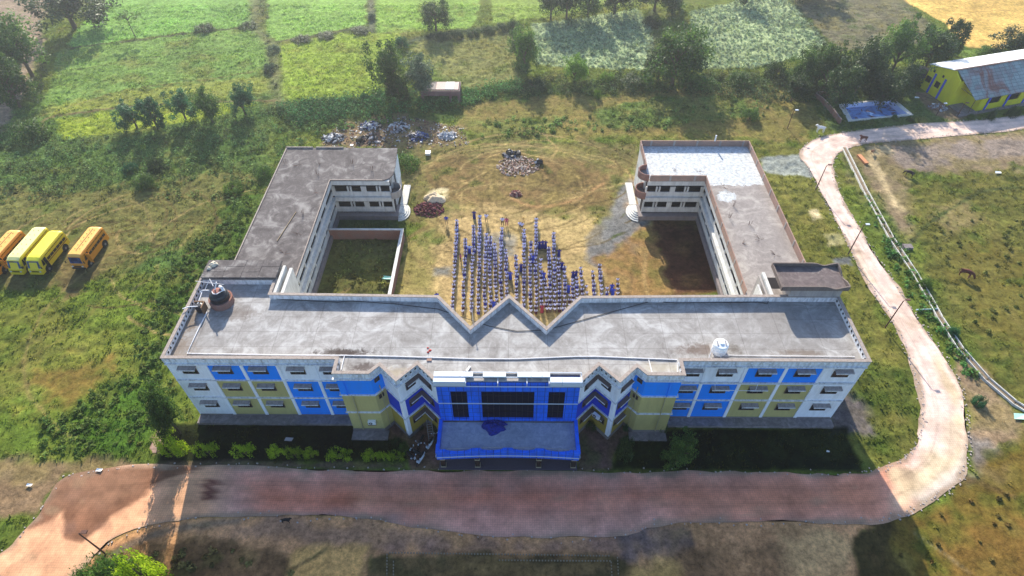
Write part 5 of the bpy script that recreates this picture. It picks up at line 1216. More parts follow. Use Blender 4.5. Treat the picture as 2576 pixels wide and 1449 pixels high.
# undergrowth: creepers and weeds nobody could count
def undergrowth():
    r = np.random.default_rng(5); Vs = []; Fs = []; Cs = []; off = 0
    regs = [ # polygon, number of clumps, radius range, height, tone, tint
        ([(690, 268), (960, 236), (1010, 215), (1060, 245), (1020, 285), (900, 300), (730, 320)], 300, (.6, 1.5), 1.3, (.03, .10, .03)),
        ([(1050, 245), (1300, 205), (1320, 225), (1180, 265), (1070, 290)], 200, (.5, 1.4), 1.2, (.04, .12, .03)),
        ([(690, 320), (900, 300), (1010, 290), (1060, 300), (840, 330), (700, 400)], 90, (.4, 1.0), .6, (.06, .12, .03)),
        ([(1280, 200), (1660, 182), (1960, 190), (2080, 235), (2000, 260), (1680, 235), (1300, 245)], 420, (.5, 1.5), 1.2, (.045, .075, .025)),
        ([(1960, 180), (2120, 150), (2330, 190), (2290, 225), (2050, 250), (2010, 260)], 260, (.6, 1.6), 1.3, (.03, .06, .02)),
        ([(-60, 300), (140, 350), (330, 335), (690, 270), (700, 330), (640, 400), (300, 440), (-60, 470)], 360, (.4, 1.4), .8, (.065, .12, .035)),
        ([(-60, 450), (300, 430), (640, 395), (680, 420), (600, 520), (420, 500), (250, 480), (-60, 520)], 160, (.3, 1.1), .6, (.07, .11, .03)),
        ([(440, 640), (560, 560), (620, 500), (640, 520), (560, 700), (490, 700), (420, 900), (400, 1000), (330, 900)], 220, (.2, .6), .2, (.07, .13, .025)),
        ([(100, 1050), (400, 900), (440, 980), (400, 1110), (200, 1160), (100, 1150)], 170, (.2, .5), .12, (.08, .14, .025)),
        ([(2165, 470), (2200, 520), (2330, 720), (2420, 860), (2470, 960), (2440, 960), (2350, 840), (2250, 690)], 110, (.2, .7), .4, (.05, .13, .03)),
        ([(2330, 560), (2576, 540), (2700, 900), (2576, 980), (2430, 800)], 60, (.2, .5), .2, (.11, .13, .03)),
        ([(1380, 300), (1900, 245), (1950, 290), (1640, 330), (1420, 330)], 90, (.3, .9), .6, (.07, .12, .03)),
        ([(1210, 300), (1420, 300), (1420, 340), (1210, 350)], 50, (.3, .8), .45, (.08, .14, .03)),
        ([(120, 125), (105, 280), (60, 290), (90, 200), (110, 130)], 40, (.5, 1.2), .8, (.05, .075, .03)),
        ([(640, -40), (668, -40), (700, 180), (690, 260), (680, 180)], 50, (.4, 1.1), .6, (.09, .11, .05)),
        ([(2240, 1330), (2576, 1200), (2800, 1400), (2576, 1600), (2300, 1600)], 24, (.15, .3), .1, (.13, .10, .025)),
        ([(250, 1400), (620, 1375), (740, 1440), (700, 1600), (200, 1600)], 120, (.15, .5), .25, (.10, .09, .03)),
        ([(780, 740), (830, 600), (990, 600), (980, 740)], 50, (.2, .5), .3, (.10, .12, .03)),
    ]
    for poly, n, rr, hh, tint in regs:
        P = np.array(GP(poly)); x = r.uniform(P[:, 0].min(), P[:, 0].max(), n*6); y = r.uniform(P[:, 1].min(), P[:, 1].max(), n*6)
        k = (sdf(x, y, P) < 0) & keepout(x, y, .8); x = x[k][:n]; y = y[k][:n]; n2 = len(x)
        if not n2: continue
        rad = r.uniform(*rr, n2)**1.0; z = rad*.35*hh
        V, F, m = leafcloud(np.stack([x, y, z], 1), rad, 42, .17, r, .55, .5)
        V[:, 2] = np.clip(V[:, 2], -.1, None)
        q_ = .35 if hh <= .2 else 1.0; tone = np.repeat(1+(r.uniform(.6, 1.6, n2)-1)*q_, 42)*(1+(r.uniform(.8, 2.2, m)-1)*q_); hv = r.uniform(-.02, .05, n2); hv = np.repeat(hv, 42)
        c = (np.array(tint)[None]*tone[:, None]); c[:, 0] += np.maximum(hv, 0)*.8; c = np.repeat(np.clip(c, .005, .6), 4, 0)
        Vs.append(V); Fs.append(F+off); Cs.append(c); off += len(V)
    me = fastmesh('undergrowth', np.concatenate(Vs), np.concatenate(Fs), M['blade'], np.concatenate(Cs))
    o = bpy.data.objects.new('undergrowth', me); COL.objects.link(o); tag(o, 'tangled creepers, weeds and scrub around the fields and the school', kind='stuff')
undergrowth()
# cabbage-like crop plants in the two pale fields
def crops():
    r = np.random.default_rng(8); Vs = []; Fs = []; Cs = []; off = 0
    for poly, n in (([(1336, 62), (1480, 45), (1600, 22), (1640, 70), (1645, 175), (1480, 172), (1350, 165)], 1500), ([(1735, 30), (1960, -20), (1985, 0), (2105, 140), (1990, 150), (1900, 170), (1750, 172)], 1700)):
        P = np.array(GP(poly)); x = r.uniform(P[:, 0].min(), P[:, 0].max(), n*3); y = r.uniform(P[:, 1].min(), P[:, 1].max(), n*3); y = np.round(y/.55)*.55+r.normal(size=len(y))*.1
        k = sdf(x, y, P) < 0; x = x[k][:n]; y = y[k][:n]; big = r.random(len(x)) < .05; rad = np.where(big, r.uniform(.6, 1.0, len(x)), r.uniform(.15, .4, len(x)))
        V, F, m = leafcloud(np.stack([x, y, rad*.5], 1), rad, 12, .16, r, .7, .9); base = np.where(big[:, None], np.array([[.10, .19, .09]]), np.array([[.36, .46, .28]])*r.uniform(.5, 1.25, (len(x), 1)))
        Vs.append(V); Fs.append(F+off); Cs.append(np.repeat(base, 48, 0)); off += len(V)
    me = fastmesh('crop', np.concatenate(Vs), np.concatenate(Fs), M['blade'], np.concatenate(Cs)); o = bpy.data.objects.new('crop', me); COL.objects.link(o); tag(o, 'pale leafy crop plants covering two far fields', kind='stuff')
crops()

# ============================================================ BUSES
def bus(p, rz, L, paint_m, roof_m, band_m, kind, label):
    t = empty('bus', p, rz, label, 'bus', 'buses parked on the grass')
    Wd = 1.05; Hh = 2.75; zb = .45
    # body: cross sections lofted along the length, front at -L/2 (y)
    def sec(y, w, z0, z1, r=.28):
        return [(-w, y, z0), (-w, y, z1-r-.35), (-w*.97, y, z1-r), (-w*.86, y, z1-.08), (-w*.55, y, z1), (w*.55, y, z1), (w*.86, y, z1-.08), (w*.97, y, z1-r), (w, y, z1-r-.35), (w, y, z0)]
    m = MB(); rnd = kind == 'round'
    S = [sec(-L/2, Wd*.88, zb+.1, 1.15 if True else 1, .1), sec(-L/2-(.12 if rnd else .02), Wd*.93, zb, 1.25, .1), sec(-L/2+(.05 if rnd else .03), Wd*.97, zb, 1.32, .1), sec(-L/2+(.55 if rnd else .22), Wd*.97, zb, 2.5, .2),
         sec(-L/2+(1.0 if rnd else .55), Wd, zb, Hh-.04), sec(-L/2+1.4, Wd, zb, Hh), sec(L/2-.5, Wd, zb, Hh), sec(L/2-.1, Wd*.97, zb, Hh-.15), sec(L/2, Wd*.9, zb+.15, Hh-.5)]
    vs = [q for s in S for q in s]; k = 10; fs = []; ms = []
    for i in range(len(S)-1):
        for j in range(k):
            a = (i*k+j, i*k+(j+1) % k, (i+1)*k+(j+1) % k, (i+1)*k+j); fs.append(a); ms.append(1 if (3 <= j <= 5 and i >= 3) else 0)
    m.add(vs, fs, 0); m.m = ms[:]; m.add(vs[:k], [tuple(range(k-1, -1, -1))], 0); m.add(vs[-k:], [tuple(range(k))], 0)
    m.build('body', [M[paint_m], M[roof_m]], t)
    # side windows
    n = 6 if L < 7 else 7
    for sx in (-1, 1):
        m = MB(); y0 = -L/2+1.75; y1 = L/2-.45; st = (y1-y0)/n
        for i in range(n):
            a, b = y0+i*st+.03, y0+(i+1)*st-.03; x = sx*(Wd+.012)
            m.add([(x, a, 1.42), (x, b, 1.42), (x*.975, b, 2.34), (x*.975, a, 2.34)], [(0, 1, 2, 3) if sx > 0 else (3, 2, 1, 0)])
        m.build('side_window', M['glass'], t)
        m = MB(); m.box(min(sx*(Wd+.004), sx*(Wd+.02)), max(sx*(Wd+.004), sx*(Wd+.02)), -L/2+1.7, L/2-.3, 1.16, 1.30); m.build('side_stripe', M[band_m], t)
        m = MB(); x = sx*(Wd+.012); m.add([(x, -L/2+.55, 1.40), (x, -L/2+1.05, 1.36), (x*.985, -L/2+1.05, 2.25), (x*.98, -L/2+.85, 2.25)], [(0, 1, 2, 3) if sx > 0 else (3, 2, 1, 0)]); m.build('cab_window', M['glass'], t)
    # open door on the near side
    m = MB(); m.box(Wd-.0, Wd+.015, -L/2+1.12, -L/2+1.66, .5, 2.25); m.build('doorway', M['dark'], t)
    m = MB(); m.box(Wd+.02, Wd+.55, -L/2+1.12, -L/2+1.17, .6, 2.25); m.build('door', M[paint_m if kind != 'round' else 'glass'], t)
    ya = -L/2+(.10 if rnd else .05); yb = -L/2+(.52 if rnd else .21)
    m = MB(); m.add([(-Wd*.86, ya-.03, 1.36), (Wd*.86, ya-.03, 1.36), (Wd*.80, yb-.03, 2.36), (-Wd*.80, yb-.03, 2.36)], [(0, 1, 2, 3)]); m.build('windscreen', M['windscreen'], t)
    m = MB(); m.box(-Wd*.9, Wd*.9, -L/2-.2, -L/2, .42, .62); m.build('bumper', M['rubber'] if not rnd else M[paint_m], t)
    m = MB(); m.box(-.5, .5, -L/2-.145, -L/2-.12, .82, .98); m.build('grille', M['rubber'], t)
    for sx in (-1, 1):
        m = MB(); m.tube([(sx*.72, -L/2-.10, .92), (sx*.72, -L/2-.16, .92)], .12, 12); m.build('headlight', M['metalwhite'], t)
        m = MB(); m.tube([(sx*Wd*.9, -L/2+.3, 1.9), (sx*(Wd+.28), -L/2-.1, 1.85)], .02, 5); m.box(sx*(Wd+.28)-.08, sx*(Wd+.28)+.08, -L/2-.15, -L/2-.1, 1.55, 1.9); m.build('mirror', M['rubber'], t)
        for y in (-L/2+1.05, L/2-1.45):
            a = MB(); a.tube([(sx*(Wd-.3), y, .48), (sx*(Wd+.02), y, .48)], .62, 20); a.build('wheel_arch', M['dark'], t)
            w = MB(); w.tube([(sx*(Wd-.24), y, .45), (sx*(Wd+.05), y, .45)], .45, 20); wo = w.build('wheel', M['rubber'], t)
            q = MB(); q.tube([(sx*(Wd+.052), y, .45), (sx*(Wd+.065), y, .45)], .2, 12); q.build('hub', M['steel'], wo)
    m = MB()
    if kind != 'round' or L > 7:
        for i in range(6):
            for x in (-.35, .35): m.box(x-.05, x+.05, -L/2+1.6+i*(L-2.6)/5-.05, -L/2+1.6+i*(L-2.6)/5+.05, Hh, Hh+.05)
        m.build('roof_vent', M['rust'], t)
    if kind == 'ridge':
        m = MB(); m.box(-.04, .04, -L/2+1.2, L/2-.7, Hh, Hh+.03); m.build('roof_seam', M['rust'], t)
    return t
M['bus_orange'] = plain('orange_bus_paint', (.72, .26, .012), .35, spec=.5, var=.08); M['bus_orange_roof'] = plain('faded_orange_roof', (.82, .42, .09), .5, var=.08)
M['bus_yellow'] = plain('yellow_bus_paint', (.72, .56, .012), .35, spec=.5, var=.08); M['bus_yellow_roof'] = plain('yellow_bus_roof', (.90, .80, .05), .45, var=.06)
M['bus_pale_roof'] = plain('pale_yellow_roof', (.82, .78, .30), .5, var=.06); M['stripe'] = plain('brown_stripe', (.22, .09, .02), .5)
t = NT('windscreen_glass'); t.b.inputs['Roughness'].default_value = .15; w_ = t.noise(1.4, 3); M['windscreen'] = t.col(t.ramp(w_, [(.4, (.01, .016, .06)), (.7, (.08, .14, .34))]))
bus((-61.55, 27.2, 0), R_(-2), 6.6, 'bus_orange', 'bus_orange_roof', 'bus_orange', 'ridge', 'orange bus with an open door parked alone, rightmost of the buses')
bus((-67.0, 26.2, 0), R_(-2), 6.8, 'bus_yellow', 'bus_yellow_roof', 'stripe', 'round', 'bright yellow bus with a plain roof, second from the right')
bus((-69.75, 26.6, 0), R_(-2), 7.6, 'bus_yellow', 'bus_pale_roof', 'stripe', 'round', 'pale yellow bus with roof vents squeezed between an orange and a yellow bus')
bus((-73.1, 26.1, 0), R_(-2), 7.2, 'bus_orange', 'bus_orange_roof', 'stripe', 'ridge', 'orange bus cut off by the left edge of the picture')

# ============================================================ OTHER THINGS
def lamp_post(base, top, label, white=False, head=True):
    b = G(*base); h = top_height(b, top[1]); t = empty('lamp_post', (b.x, b.y, 0), 0, label, 'lamp post', 'slim lamp posts beside the road')
    m = MB(); m.tube([(0, 0, 0), (0, 0, h)], [.09, .06], 8); m.build('pole', M['rust'], t)
    m = MB(); m.tube([(0, 0, h), (.45, .1, h+.15)], .035, 6); m.build('arm', M['rust'], t)
    m = MB(); m.box(.25, .8, -.08, .24, h+.1, h+.2); m.build('lamp_head', M['metalwhite'] if white else M['rust'], t)
lamp_post((2226, 825), (2268, 757), 'thin lamp post nearest the camera beside the right road'); lamp_post((2133, 640), (2162, 567), 'thin lamp post with a white head beside the roof corner bend', True)
lamp_post((2052, 478), (2078, 417), 'thin lamp post at the grey gravel patch where the road turns'); lamp_post((1981, 322), (1996, 279), 'far lamp post with a white head in the rough land before the bend', True)
lamp_post((265, 1393), (218, 1342), 'lone lamp post on the verge at the bottom left')
lamp_post((2354, 292), (2362, 262), 'pale pole between the pool and the yellow building', True); lamp_post((2408, 292), (2423, 261), 'dark pole standing on the porch of the yellow building')
# concrete drain
dpts = [G(*p) for p in [(2122, 372), (2176, 482), (2240, 600), (2300, 690), (2345, 768), (2362, 800), (2415, 880), (2480, 955), (2550, 1015), (2640, 1070)]]
dr = empty('drain_channel', tuple(dpts[0]), 0, 'long open concrete drain running down the right side of the land', 'drain')
m = MB(); md = MB()
for a, b in zip(dpts[:-1], dpts[1:]):
    a = a-dpts[0]; b = b-dpts[0]; u = (b-a).normalized(); w = Vector((-u.y, u.x, 0)); L = (b-a).length+.12
    m.obox(a, u, w, 0, L, .30, .40, -.1, .34); m.obox(a, u, w, 0, L, -.40, -.30, -.1, .30); md.obox(a, u, w, 0, L, -.29, .29, -.1, .12)
m.build('side_wall', M['step'], dr); md.build('bed', plain('silty_drain_bed', (.20, .15, .10), .9), dr)
m = MB(); m.box(-.65, .65, -.45, .45, 0, .45); o = m.build('concrete_block', M['apron'], loc=tuple(G(2281, 624))); tag(o, 'grey concrete block on the grass right of the drain', 'block')
m = MB(); m.tube([(-1.5, 0, .2), (1.5, .2, .2)], .09, 8); o = m.build('loose_pipe', plain('pale_blue_pipe', (.5, .62, .66), .5), loc=tuple(G(2331, 782))); tag(o, 'short pale pipe lying between the road and the drain', 'pipe')
m = MB(); m.box(-.35, .35, -1.3, 1.3, 0, .35); o = m.build('brick_ledge', plain('orange_brick', (.55, .24, .12), .9), loc=tuple(G(2169, 403))); o.rotation_euler.z = .15; tag(o, 'small orange brick ledge in the grass beside the drain top', 'ledge')
# kerb path by the left garden
m = MB()
for k in range(7):
    a = Vector(G(384, 1140)).lerp(Vector(G(408, 1085)), k/6.0); m.obox(a, (1, .0), (0, 1), -.5, .45, 0, .75, .0, .12+.02*(k % 2))
tag(m.build('slab_path', M['brickpale']), 'short row of pale paving slabs beside the left hedge corner', 'path')
# ---- yellow building
yb = empty('yellow_building', tuple(YB), math.atan2(YV.y, YV.x), 'bright yellow workshop with blue pilasters and a rusty sheet metal roof at the upper right', 'building')
M['yellow'] = paint('bright_yellow_paint', (.66, .62, .02), .25, .6, dark=(.2, .17, .05)); M['rblue'] = paint('pilaster_blue_paint', (.03, .08, .55), .15)
m = MB(); Lb = 26
v = [(0, 0, 0), (0, 7.3, 0), (0, 7.3, 4.9), (0, 2.0, 6.25), (0, 0, 4.95), (.25, 0, 0), (.25, 7.3, 0), (.25, 7.3, 4.9), (.25, 2.0, 6.25), (.25, 0, 4.95)]
m.add(v, [(0, 4, 3, 2, 1), (5, 6, 7, 8, 9), (0, 5, 9, 4), (4, 9, 8, 3), (3, 8, 7, 2), (1, 2, 7, 6)])
m.box(.25, Lb, 0, .22, 0, 4.9); m.box(.25, Lb, 7.1, 7.3, 0, 4.9)
m.box(3.7, 3.9, -3.1, 0, 0, 3.0); m.box(3.9, Lb, -3.15, -2.95, 0, 1.25)
for a in (3.9, 8.4, 12.9, 17.4): m.box(a, a+1.3, -3.15, -2.95, 1.25, 3.0)
m.build('wall', M['yellow'], yb)
for y in (2.9, 5.4): q = MB(); q.box(-.12, .0, y-.2, y+.2, 0, 4.0 if y < 4 else 3.9); q.build('pilaster', M['rblue'], yb)
for a in (5.35, 9.9, 14.4): q = MB(); q.box(a, a+.4, -3.28, -3.15, 0, 3.0); q.build('pilaster', M['rblue'], yb)
for y, z, s in ((4.15, 1.7, .55), (6.5, 1.7, .6)): q = MB(); q.box(-.02, .02, y-s, y+s, z, z+1.15); q.build('window', M['glass'], yb)
for y in (3.8, 6.1): q = MB(); q.box(-.02, .02, y-.22, y+.22, 3.9, 4.4); q.build('vent', M['dark'], yb)
for a in (6.1, 10.6, 15.1): q = MB(); q.box(a, a+2.0, -3.10, -3.0, 1.25, 2.9); q.build('window', M['glass'], yb)
def sheetmetal(name, stops, rot=0):
    t = NT(name); w = t.n('ShaderNodeTexWave', wave_type='BANDS', bands_direction='X', Scale=3.2); t.l(t.vec(), w.inputs['Vector']); t.bump(w.outputs['Fac'], .6, .05)
    n = t.noise(.35, 5, .6, t.vec((1, .35, 1)), 1.0); br = t.n('ShaderNodeTexBrick', Scale=.42, offset=.0); br.inputs['Color1'].default_value = (1, 1, 1, 1); br.inputs['Color2'].default_value = (.75, .78, .78, 1); br.inputs['Mortar'].default_value = (.35, .3, .3, 1); br.inputs['Mortar Size'].default_value = .012
    t.l(t.vec(), br.inputs['Vector']); t.b.inputs['Roughness'].default_value = .55; t.b.inputs['Metallic'].default_value = .1
    return t.col(t.mix(1.0, t.ramp(n, stops), br.outputs['Color'], 'MULTIPLY'))
m = MB(); m.add([(-.25, 2.0, 6.36), (Lb, 2.0, 6.36), (Lb, 7.7, 4.9), (-.25, 7.7, 4.9), (-.25, 2.0, 6.28), (Lb, 2.0, 6.28), (Lb, 7.7, 4.82), (-.25, 7.7, 4.82)], [(0, 1, 2, 3), (7, 6, 5, 4), (0, 4, 5, 1), (3, 2, 6, 7), (0, 3, 7, 4)])
m.build('roof_sheet', sheetmetal('white_roof_sheet', [(.3, (.62, .66, .72)), (.6, (.86, .9, .93)), (.8, (.5, .52, .58))]), yb)
m = MB(); m.add([(.3, 2.0, 6.34), (Lb, 2.0, 6.34), (Lb, -3.6, 2.95), (1.4, -3.6, 2.95), (.3, 2.0, 6.26), (Lb, 2.0, 6.26), (Lb, -3.6, 2.87), (1.4, -3.6, 2.87)], [(3, 2, 1, 0), (4, 5, 6, 7), (4, 0, 1, 5), (7, 6, 2, 3), (4, 7, 3, 0)])
m.build('roof_sheet', sheetmetal('greenish_rusty_sheet', [(.34, (.30, .13, .10)), (.44, (.34, .30, .30)), (.56, (.33, .42, .42)), (.75, (.45, .52, .52))]), yb)
m = MB(); m.box(-.3, Lb, 1.85, 2.15, 6.37, 6.42); m.build('ridge_cap', M['rust'], yb)
m = MB(); m.box(-1.0, Lb, -4.1, -3.3, .02, .12); m.box(.2, 3.6, -3.3, 0, .02, .12); m.build('porch_floor', M['apron'], yb)
m = MB()
for a, b_ in (((1.0, -.1, 4.6), (1.8, -3.2, 3.1)), ((1.0, -.1, 3.6), (1.8, -3.2, 3.0)), ((2.6, -.1, 4.6), (2.6, -3.3, 3.0))): m.tube([a, b_], .05, 5)
m.tube([(1.7, -3.4, 0), (1.7, -3.4, 2.9)], .06, 6); m.build('roof_truss', M['rust'], yb)
t = empty('store_shed', tuple(G(2300, 212)), .2, 'small dark roofed shed with yellow walls beside the yellow building', 'shed')
m = MB(); m.box(-1.6, -1.4, -1.3, 1.3, 0, 2.0); m.box(1.2, 1.4, -1.3, 1.3, 0, 2.0); m.box(-1.4, 1.2, 1.1, 1.3, 0, 2.0); m.build('wall', M['yellow'], t)
m = MB(); m.add([(-1.9, -1.6, 2.3), (1.8, -1.6, 2.3), (1.8, 1.7, 2.7), (-1.9, 1.7, 2.7), (-1.9, -1.6, 2.2), (1.8, -1.6, 2.2), (1.8, 1.7, 2.6), (-1.9, 1.7, 2.6)], [(0, 1, 2, 3), (7, 6, 5, 4), (0, 4, 5, 1), (1, 5, 6, 2), (2, 6, 7, 3), (3, 7, 4, 0)]); m.box(-.9, 1.3, -1.0, 1.0, 2.55, 3.3); m.build('roof', plain('dark_purple_sheeting', (.045, .035, .06), .6), t)
# ---- swimming pool
PW = [G(*q) for q in ((2106, 261), (2248, 249), (2297, 290), (2134, 306))]
sp = empty('swimming_pool', tuple(PW[3]), 0, 'small half empty swimming pool with pale blue sides near the yellow building', 'swimming pool')
o0 = PW[3]; loc_ = [p-o0 for p in PW]; cen = sum(loc_, Vector())/4
def ins(p, d): return p+(cen-p).normalized()*d
m = MB()
for i in range(4):
    a, b = loc_[i], loc_[(i+1) % 4]; a2, b2 = ins(a, 1.1), ins(b, 1.1)
    v = [(*a[:2], .14), (*b[:2], .14), (*b2[:2], .14), (*a2[:2], .14), (*a[:2], -.1), (*b[:2], -.1)]
    m.add(v, [(0, 1, 2, 3), (0, 4, 5, 1)])
m.build('coping', M['step'], sp)
m = MB()
for i in range(4):
    a, b = loc_[i], loc_[(i+1) % 4]; a2, b2 = ins(a, 1.1), ins(b, 1.1); a3, b3 = ins(a, 1.3), ins(b, 1.3)
    m.quad((*a2[:2], .14), (*b2[:2], .14), (*b3[:2], -.9), (*a3[:2], -.9))
bt = [ins(p, 1.3) for p in loc_]; m.quad(*[(*p[:2], -.9) for p in bt], 1)
tl = NT('pool_tile'); n_ = tl.noise(.8, 4, .6, dist=.5); tl.b.inputs['Roughness'].default_value = .3
m.build('basin', [plain('pale_pool_render', (.62, .68, .95), .6, var=.12, sc=1.5), tl.col(tl.ramp(n_, [(.42, (.2, .36, .75)), (.6, (.25, .45, .85))]))], sp)
wt = NT('shallow_water'); wt.b.inputs['Roughness'].default_value = .06; wt.b.inputs['Transmission Weight'].default_value = .0; wn_ = wt.noise(.5, 5, .7, dist=1); wt.col(wt.ramp(wn_, [(.40, (.10, .055, .05)), (.48, (.14, .28, .62)), (.65, (.18, .40, .80))]))
m = MB(); m.quad(*[(*ins(p, 1.27)[:2], -.75) for p in loc_]); m.build('water', wt.mat, sp)
lw = empty('garden_wall', (0, 0, 0), 0, 'low brick wall bent round the corner of the pool yard', 'wall')
m = MB(); pts = [G(*q) for q in ((2112, 312), (2092, 285), (2066, 258), (2050, 246), (2052, 243), (2130, 236))]
for a, b in zip(pts[:-1], pts[1:]):
    u = (b-a).normalized(); w = Vector((-u.y, u.x, 0)); m.obox(a, u, w, 0, (b-a).length+.2, -.12, .12, -.1, 1.0)
m.build('masonry', M['brick'], lw)
# ---- ruined brick hut behind
hut = empty('brick_hut', tuple(G(1111, 258)), 0, 'ruined brick hut with a broken slab roof half buried in weeds behind the school', 'hut')
m = MB(); x0, x1 = -3.9, 3.7
m.box(x0, x1, -.12, .12, 1.5, 2.5); m.box(x0, x0+.6, -.12, .12, 0, 1.5); m.box(x1-.5, x1, -.12, .12, 0, 1.5); m.box(1.6, 2.1, -.12, .12, 0, 1.5); m.box(x1-.2, x1, .12, 3.6, 0, 2.5); m.box(x0, x0+.2, .12, 3.6, 0, 2.5); m.box(x0+.2, x1-.2, 3.4, 3.6, 0, 2.5)
m.build('wall', brick('purple_brick', (.15, .065, .07), (.11, .05, .055), (.16, .12, .12)), hut)
m = MB(); m.box(.9, 2.5, .5, 3.3, 2.52, 2.6); m.build('roof_slab', plain('white_marble_slab', (.85, .83, .82), .6, var=.05), hut)
m = MB(); m.box(-1.0, .85, .4, 3.3, 2.51, 2.58); m.box(2.55, 3.4, .4, 3.3, 2.51, 2.57); m.build('roof_slab', plain('pink_stone_slab', (.55, .40, .36), .8, var=.25), hut)
m = MB(); m.box(-3.6, -1.05, .4, 3.3, 2.50, 2.55); m.build('roof_slab', M['plinth'], hut)
# ---- heaps
def heap(base, wpx, hgt, mats, n, sz, name, label, cat, seed, tall=1.0, depth=.8):
    r = random.Random(seed); b = G(*base); w = wpx/px_per_m(b)/2; m = MB()
    for k in range(n):
        a = r.uniform(0, 6.28); q = r.random()**.6; x = math.cos(a)*q*w; y = math.sin(a)*q*w*depth; z = hgt*(1-q**1.5)*r.uniform(.3, 1)
        s = sz*r.uniform(.4, 1.6); c = Vector((x, y, z)); u = Vector((r.gauss(0, 1), r.gauss(0, 1), r.gauss(0, .6))).normalized(); v = u.cross(Vector((r.gauss(0, 1), r.gauss(0, 1), r.gauss(0, 1)))).normalized(); nn = u.cross(v)
        A, B, Cc = u*s, v*s*r.uniform(.3, .8), nn*s*r.uniform(.15, .5)
        P = [c+sa*A+sb*B+sc*Cc for sa, sb, sc in ((-1, -1, -1), (1, -1, -1), (1, 1, -1), (-1, 1, -1), (-1, -1, 1), (1, -1, 1), (1, 1, 1), (-1, 1, 1))]
        m.add(P, [(0, 3, 2, 1), (4, 5, 6, 7), (0, 1, 5, 4), (1, 2, 6, 5), (2, 3, 7, 6), (3, 0, 4, 7)], r.randrange(len(mats)))
    o = m.build(name, mats, loc=(b.x, b.y, .0)); return tag(o, label, cat)
Wt = plain('white_scrap', (.40, .42, .45), .6, var=.5); Bk = plain('black_scrap', (.03, .03, .035), .6); Gy = plain('grey_scrap', (.25, .25, .28), .6); Bl = plain('blue_scrap', (.03, .06, .20), .6, var=.4); Br = plain('brown_scrap', (.22, .13, .09), .9); Pk = plain('broken_brick_pink', (.42, .27, .21), .9, var=.3); Pk2 = plain('mortar_lump', (.50, .42, .35), .9, var=.4)
heap((1303, 418), 108, .18, [Pk, Pk2, Pk2, Br], 520, .15, 'rubble_heap', 'wide heap of broken pale bricks and mortar in the middle of the yard', 'rubble', 1)
heap((1288, 390), 42, .8, [Bk, Gy, Bk], 60, .28, 'scrap_heap', 'dark scrap pile on top of the pale brick rubble', 'scrap', 2)
heap((1353, 410), 14, .6, [Bk, Wt], 10, .35, 'scrap_heap', 'small black box of scrap at the right end of the rubble', 'scrap', 22)
heap((1080, 527), 78, .65, [plain('dark_red_brick', (.19, .05, .055), .9, var=.4), plain('maroon_brick', (.12, .035, .05), .9)], 420, .13, 'brick_heap', 'larger heap of dark red bricks beside the left wing steps', 'bricks', 3)
heap((1298, 488), 32, .5, [plain('dark_red_brick2', (.19, .05, .055), .9, var=.4), Pk], 120, .13, 'brick_heap', 'small heap of dark red bricks in the middle of the yard', 'bricks', 4)
blob('sand_heap', G(1094, 500), 1.6, 1.3, .8, plain('pale_sand', (.62, .50, .34), .95, var=.12), 2, 'heap of pale sand near the larger red brick heap', 'sand', amp=.4)
heap((840, 348), 55, .6, [Bk, Gy, Wt, Wt, Bk], 130, .26, 'scrap_heap', 'scrap pile with white pieces at the left end of the rubbish ground', 'scrap', 5)
heap((932, 318), 55, .7, [Bk, Gy, Wt, Br, Bl], 110, .28, 'scrap_heap', 'scrap pile with planks at the top of the rubbish ground', 'scrap', 6)
heap((935, 350), 60, .5, [Bk, Bk, Gy, Br], 110, .24, 'scrap_heap', 'dark low scrap pile behind the left wing roof edge', 'scrap', 7)
heap((1002, 322), 58, .7, [Wt, Gy, Wt, Bk, Br], 130, .28, 'scrap_heap', 'pale scrap pile in the middle of the rubbish ground', 'scrap', 8)
heap((1052, 345), 50, .7, [Bl, Bk, Gy, Bl], 110, .28, 'scrap_heap', 'blue and black scrap pile on the right of the rubbish ground', 'scrap', 9)
heap((1125, 343), 46, .6, [Wt, Wt, Gy, Wt], 110, .25, 'scrap_heap', 'white scrap pile at the right end of the rubbish ground', 'scrap', 10)
heap((2360, 270), 44, .5, [Br, Gy, Br, Wt], 70, .28, 'scrap_heap', 'brown heap of junk at the corner of the yellow building', 'scrap', 11)
for i, (px, py, s, l) in enumerate([(1077, 388, .42, 'white square tank lying in the weeds behind the yard'), (885, 376-10, .25, 'white tile lying by the back edge of the left wing')]):
    m = MB(); m.box(-s, s, -s*.9, s*.9, 0, s*1.2 if i == 0 else .12); tag(m.build('white_box', wtm, loc=tuple(G(px, py))), l, 'box')
m = MB(); m.tube([(-.5, 0, .35), (.5, 0, .35)], .5, 14); o = m.build('old_tyre', M['rubber'], loc=tuple(G(905, 356))); o.rotation_euler.z = 1.2; tag(o, 'old black tyre lying among the scrap behind the left wing', 'tyre')
# brick edging of the flower bed at the bottom
for k_, (l_, seg_) in enumerate([('dotted brick edging, upper long line of the bottom garden bed', ((979, 1391), (1530, 1399))), ('dotted brick edging, lower long line of the bottom garden bed', ((1255, 1410), (1537, 1412))), ('dotted brick edging, left outer side of the bottom garden bed', ((974, 1394), (973, 1480))),
                                ('dotted brick edging, left inner side of the bottom garden bed', ((990, 1412), (990, 1480))), ('dotted brick edging, right inner side of the bottom garden bed', ((1537, 1414), (1541, 1480))), ('dotted brick edging, right outer side of the bottom garden bed', ((1553, 1402), (1557, 1480)))]):
    a, b = G(*seg_[0]), G(*seg_[1]); u = (b-a).normalized(); w = Vector((-u.y, u.x, 0)); m = MB(); q = 0
    while q < (b-a).length: m.obox(a, u, w, q, q+.13, -.05, .05, -.05, .16); q += .30
    tag(m.build('garden_edging', plain('pale_edging_brick_%d' % k_, (.22, .19, .14), .9, var=.3)), l_, 'edging')
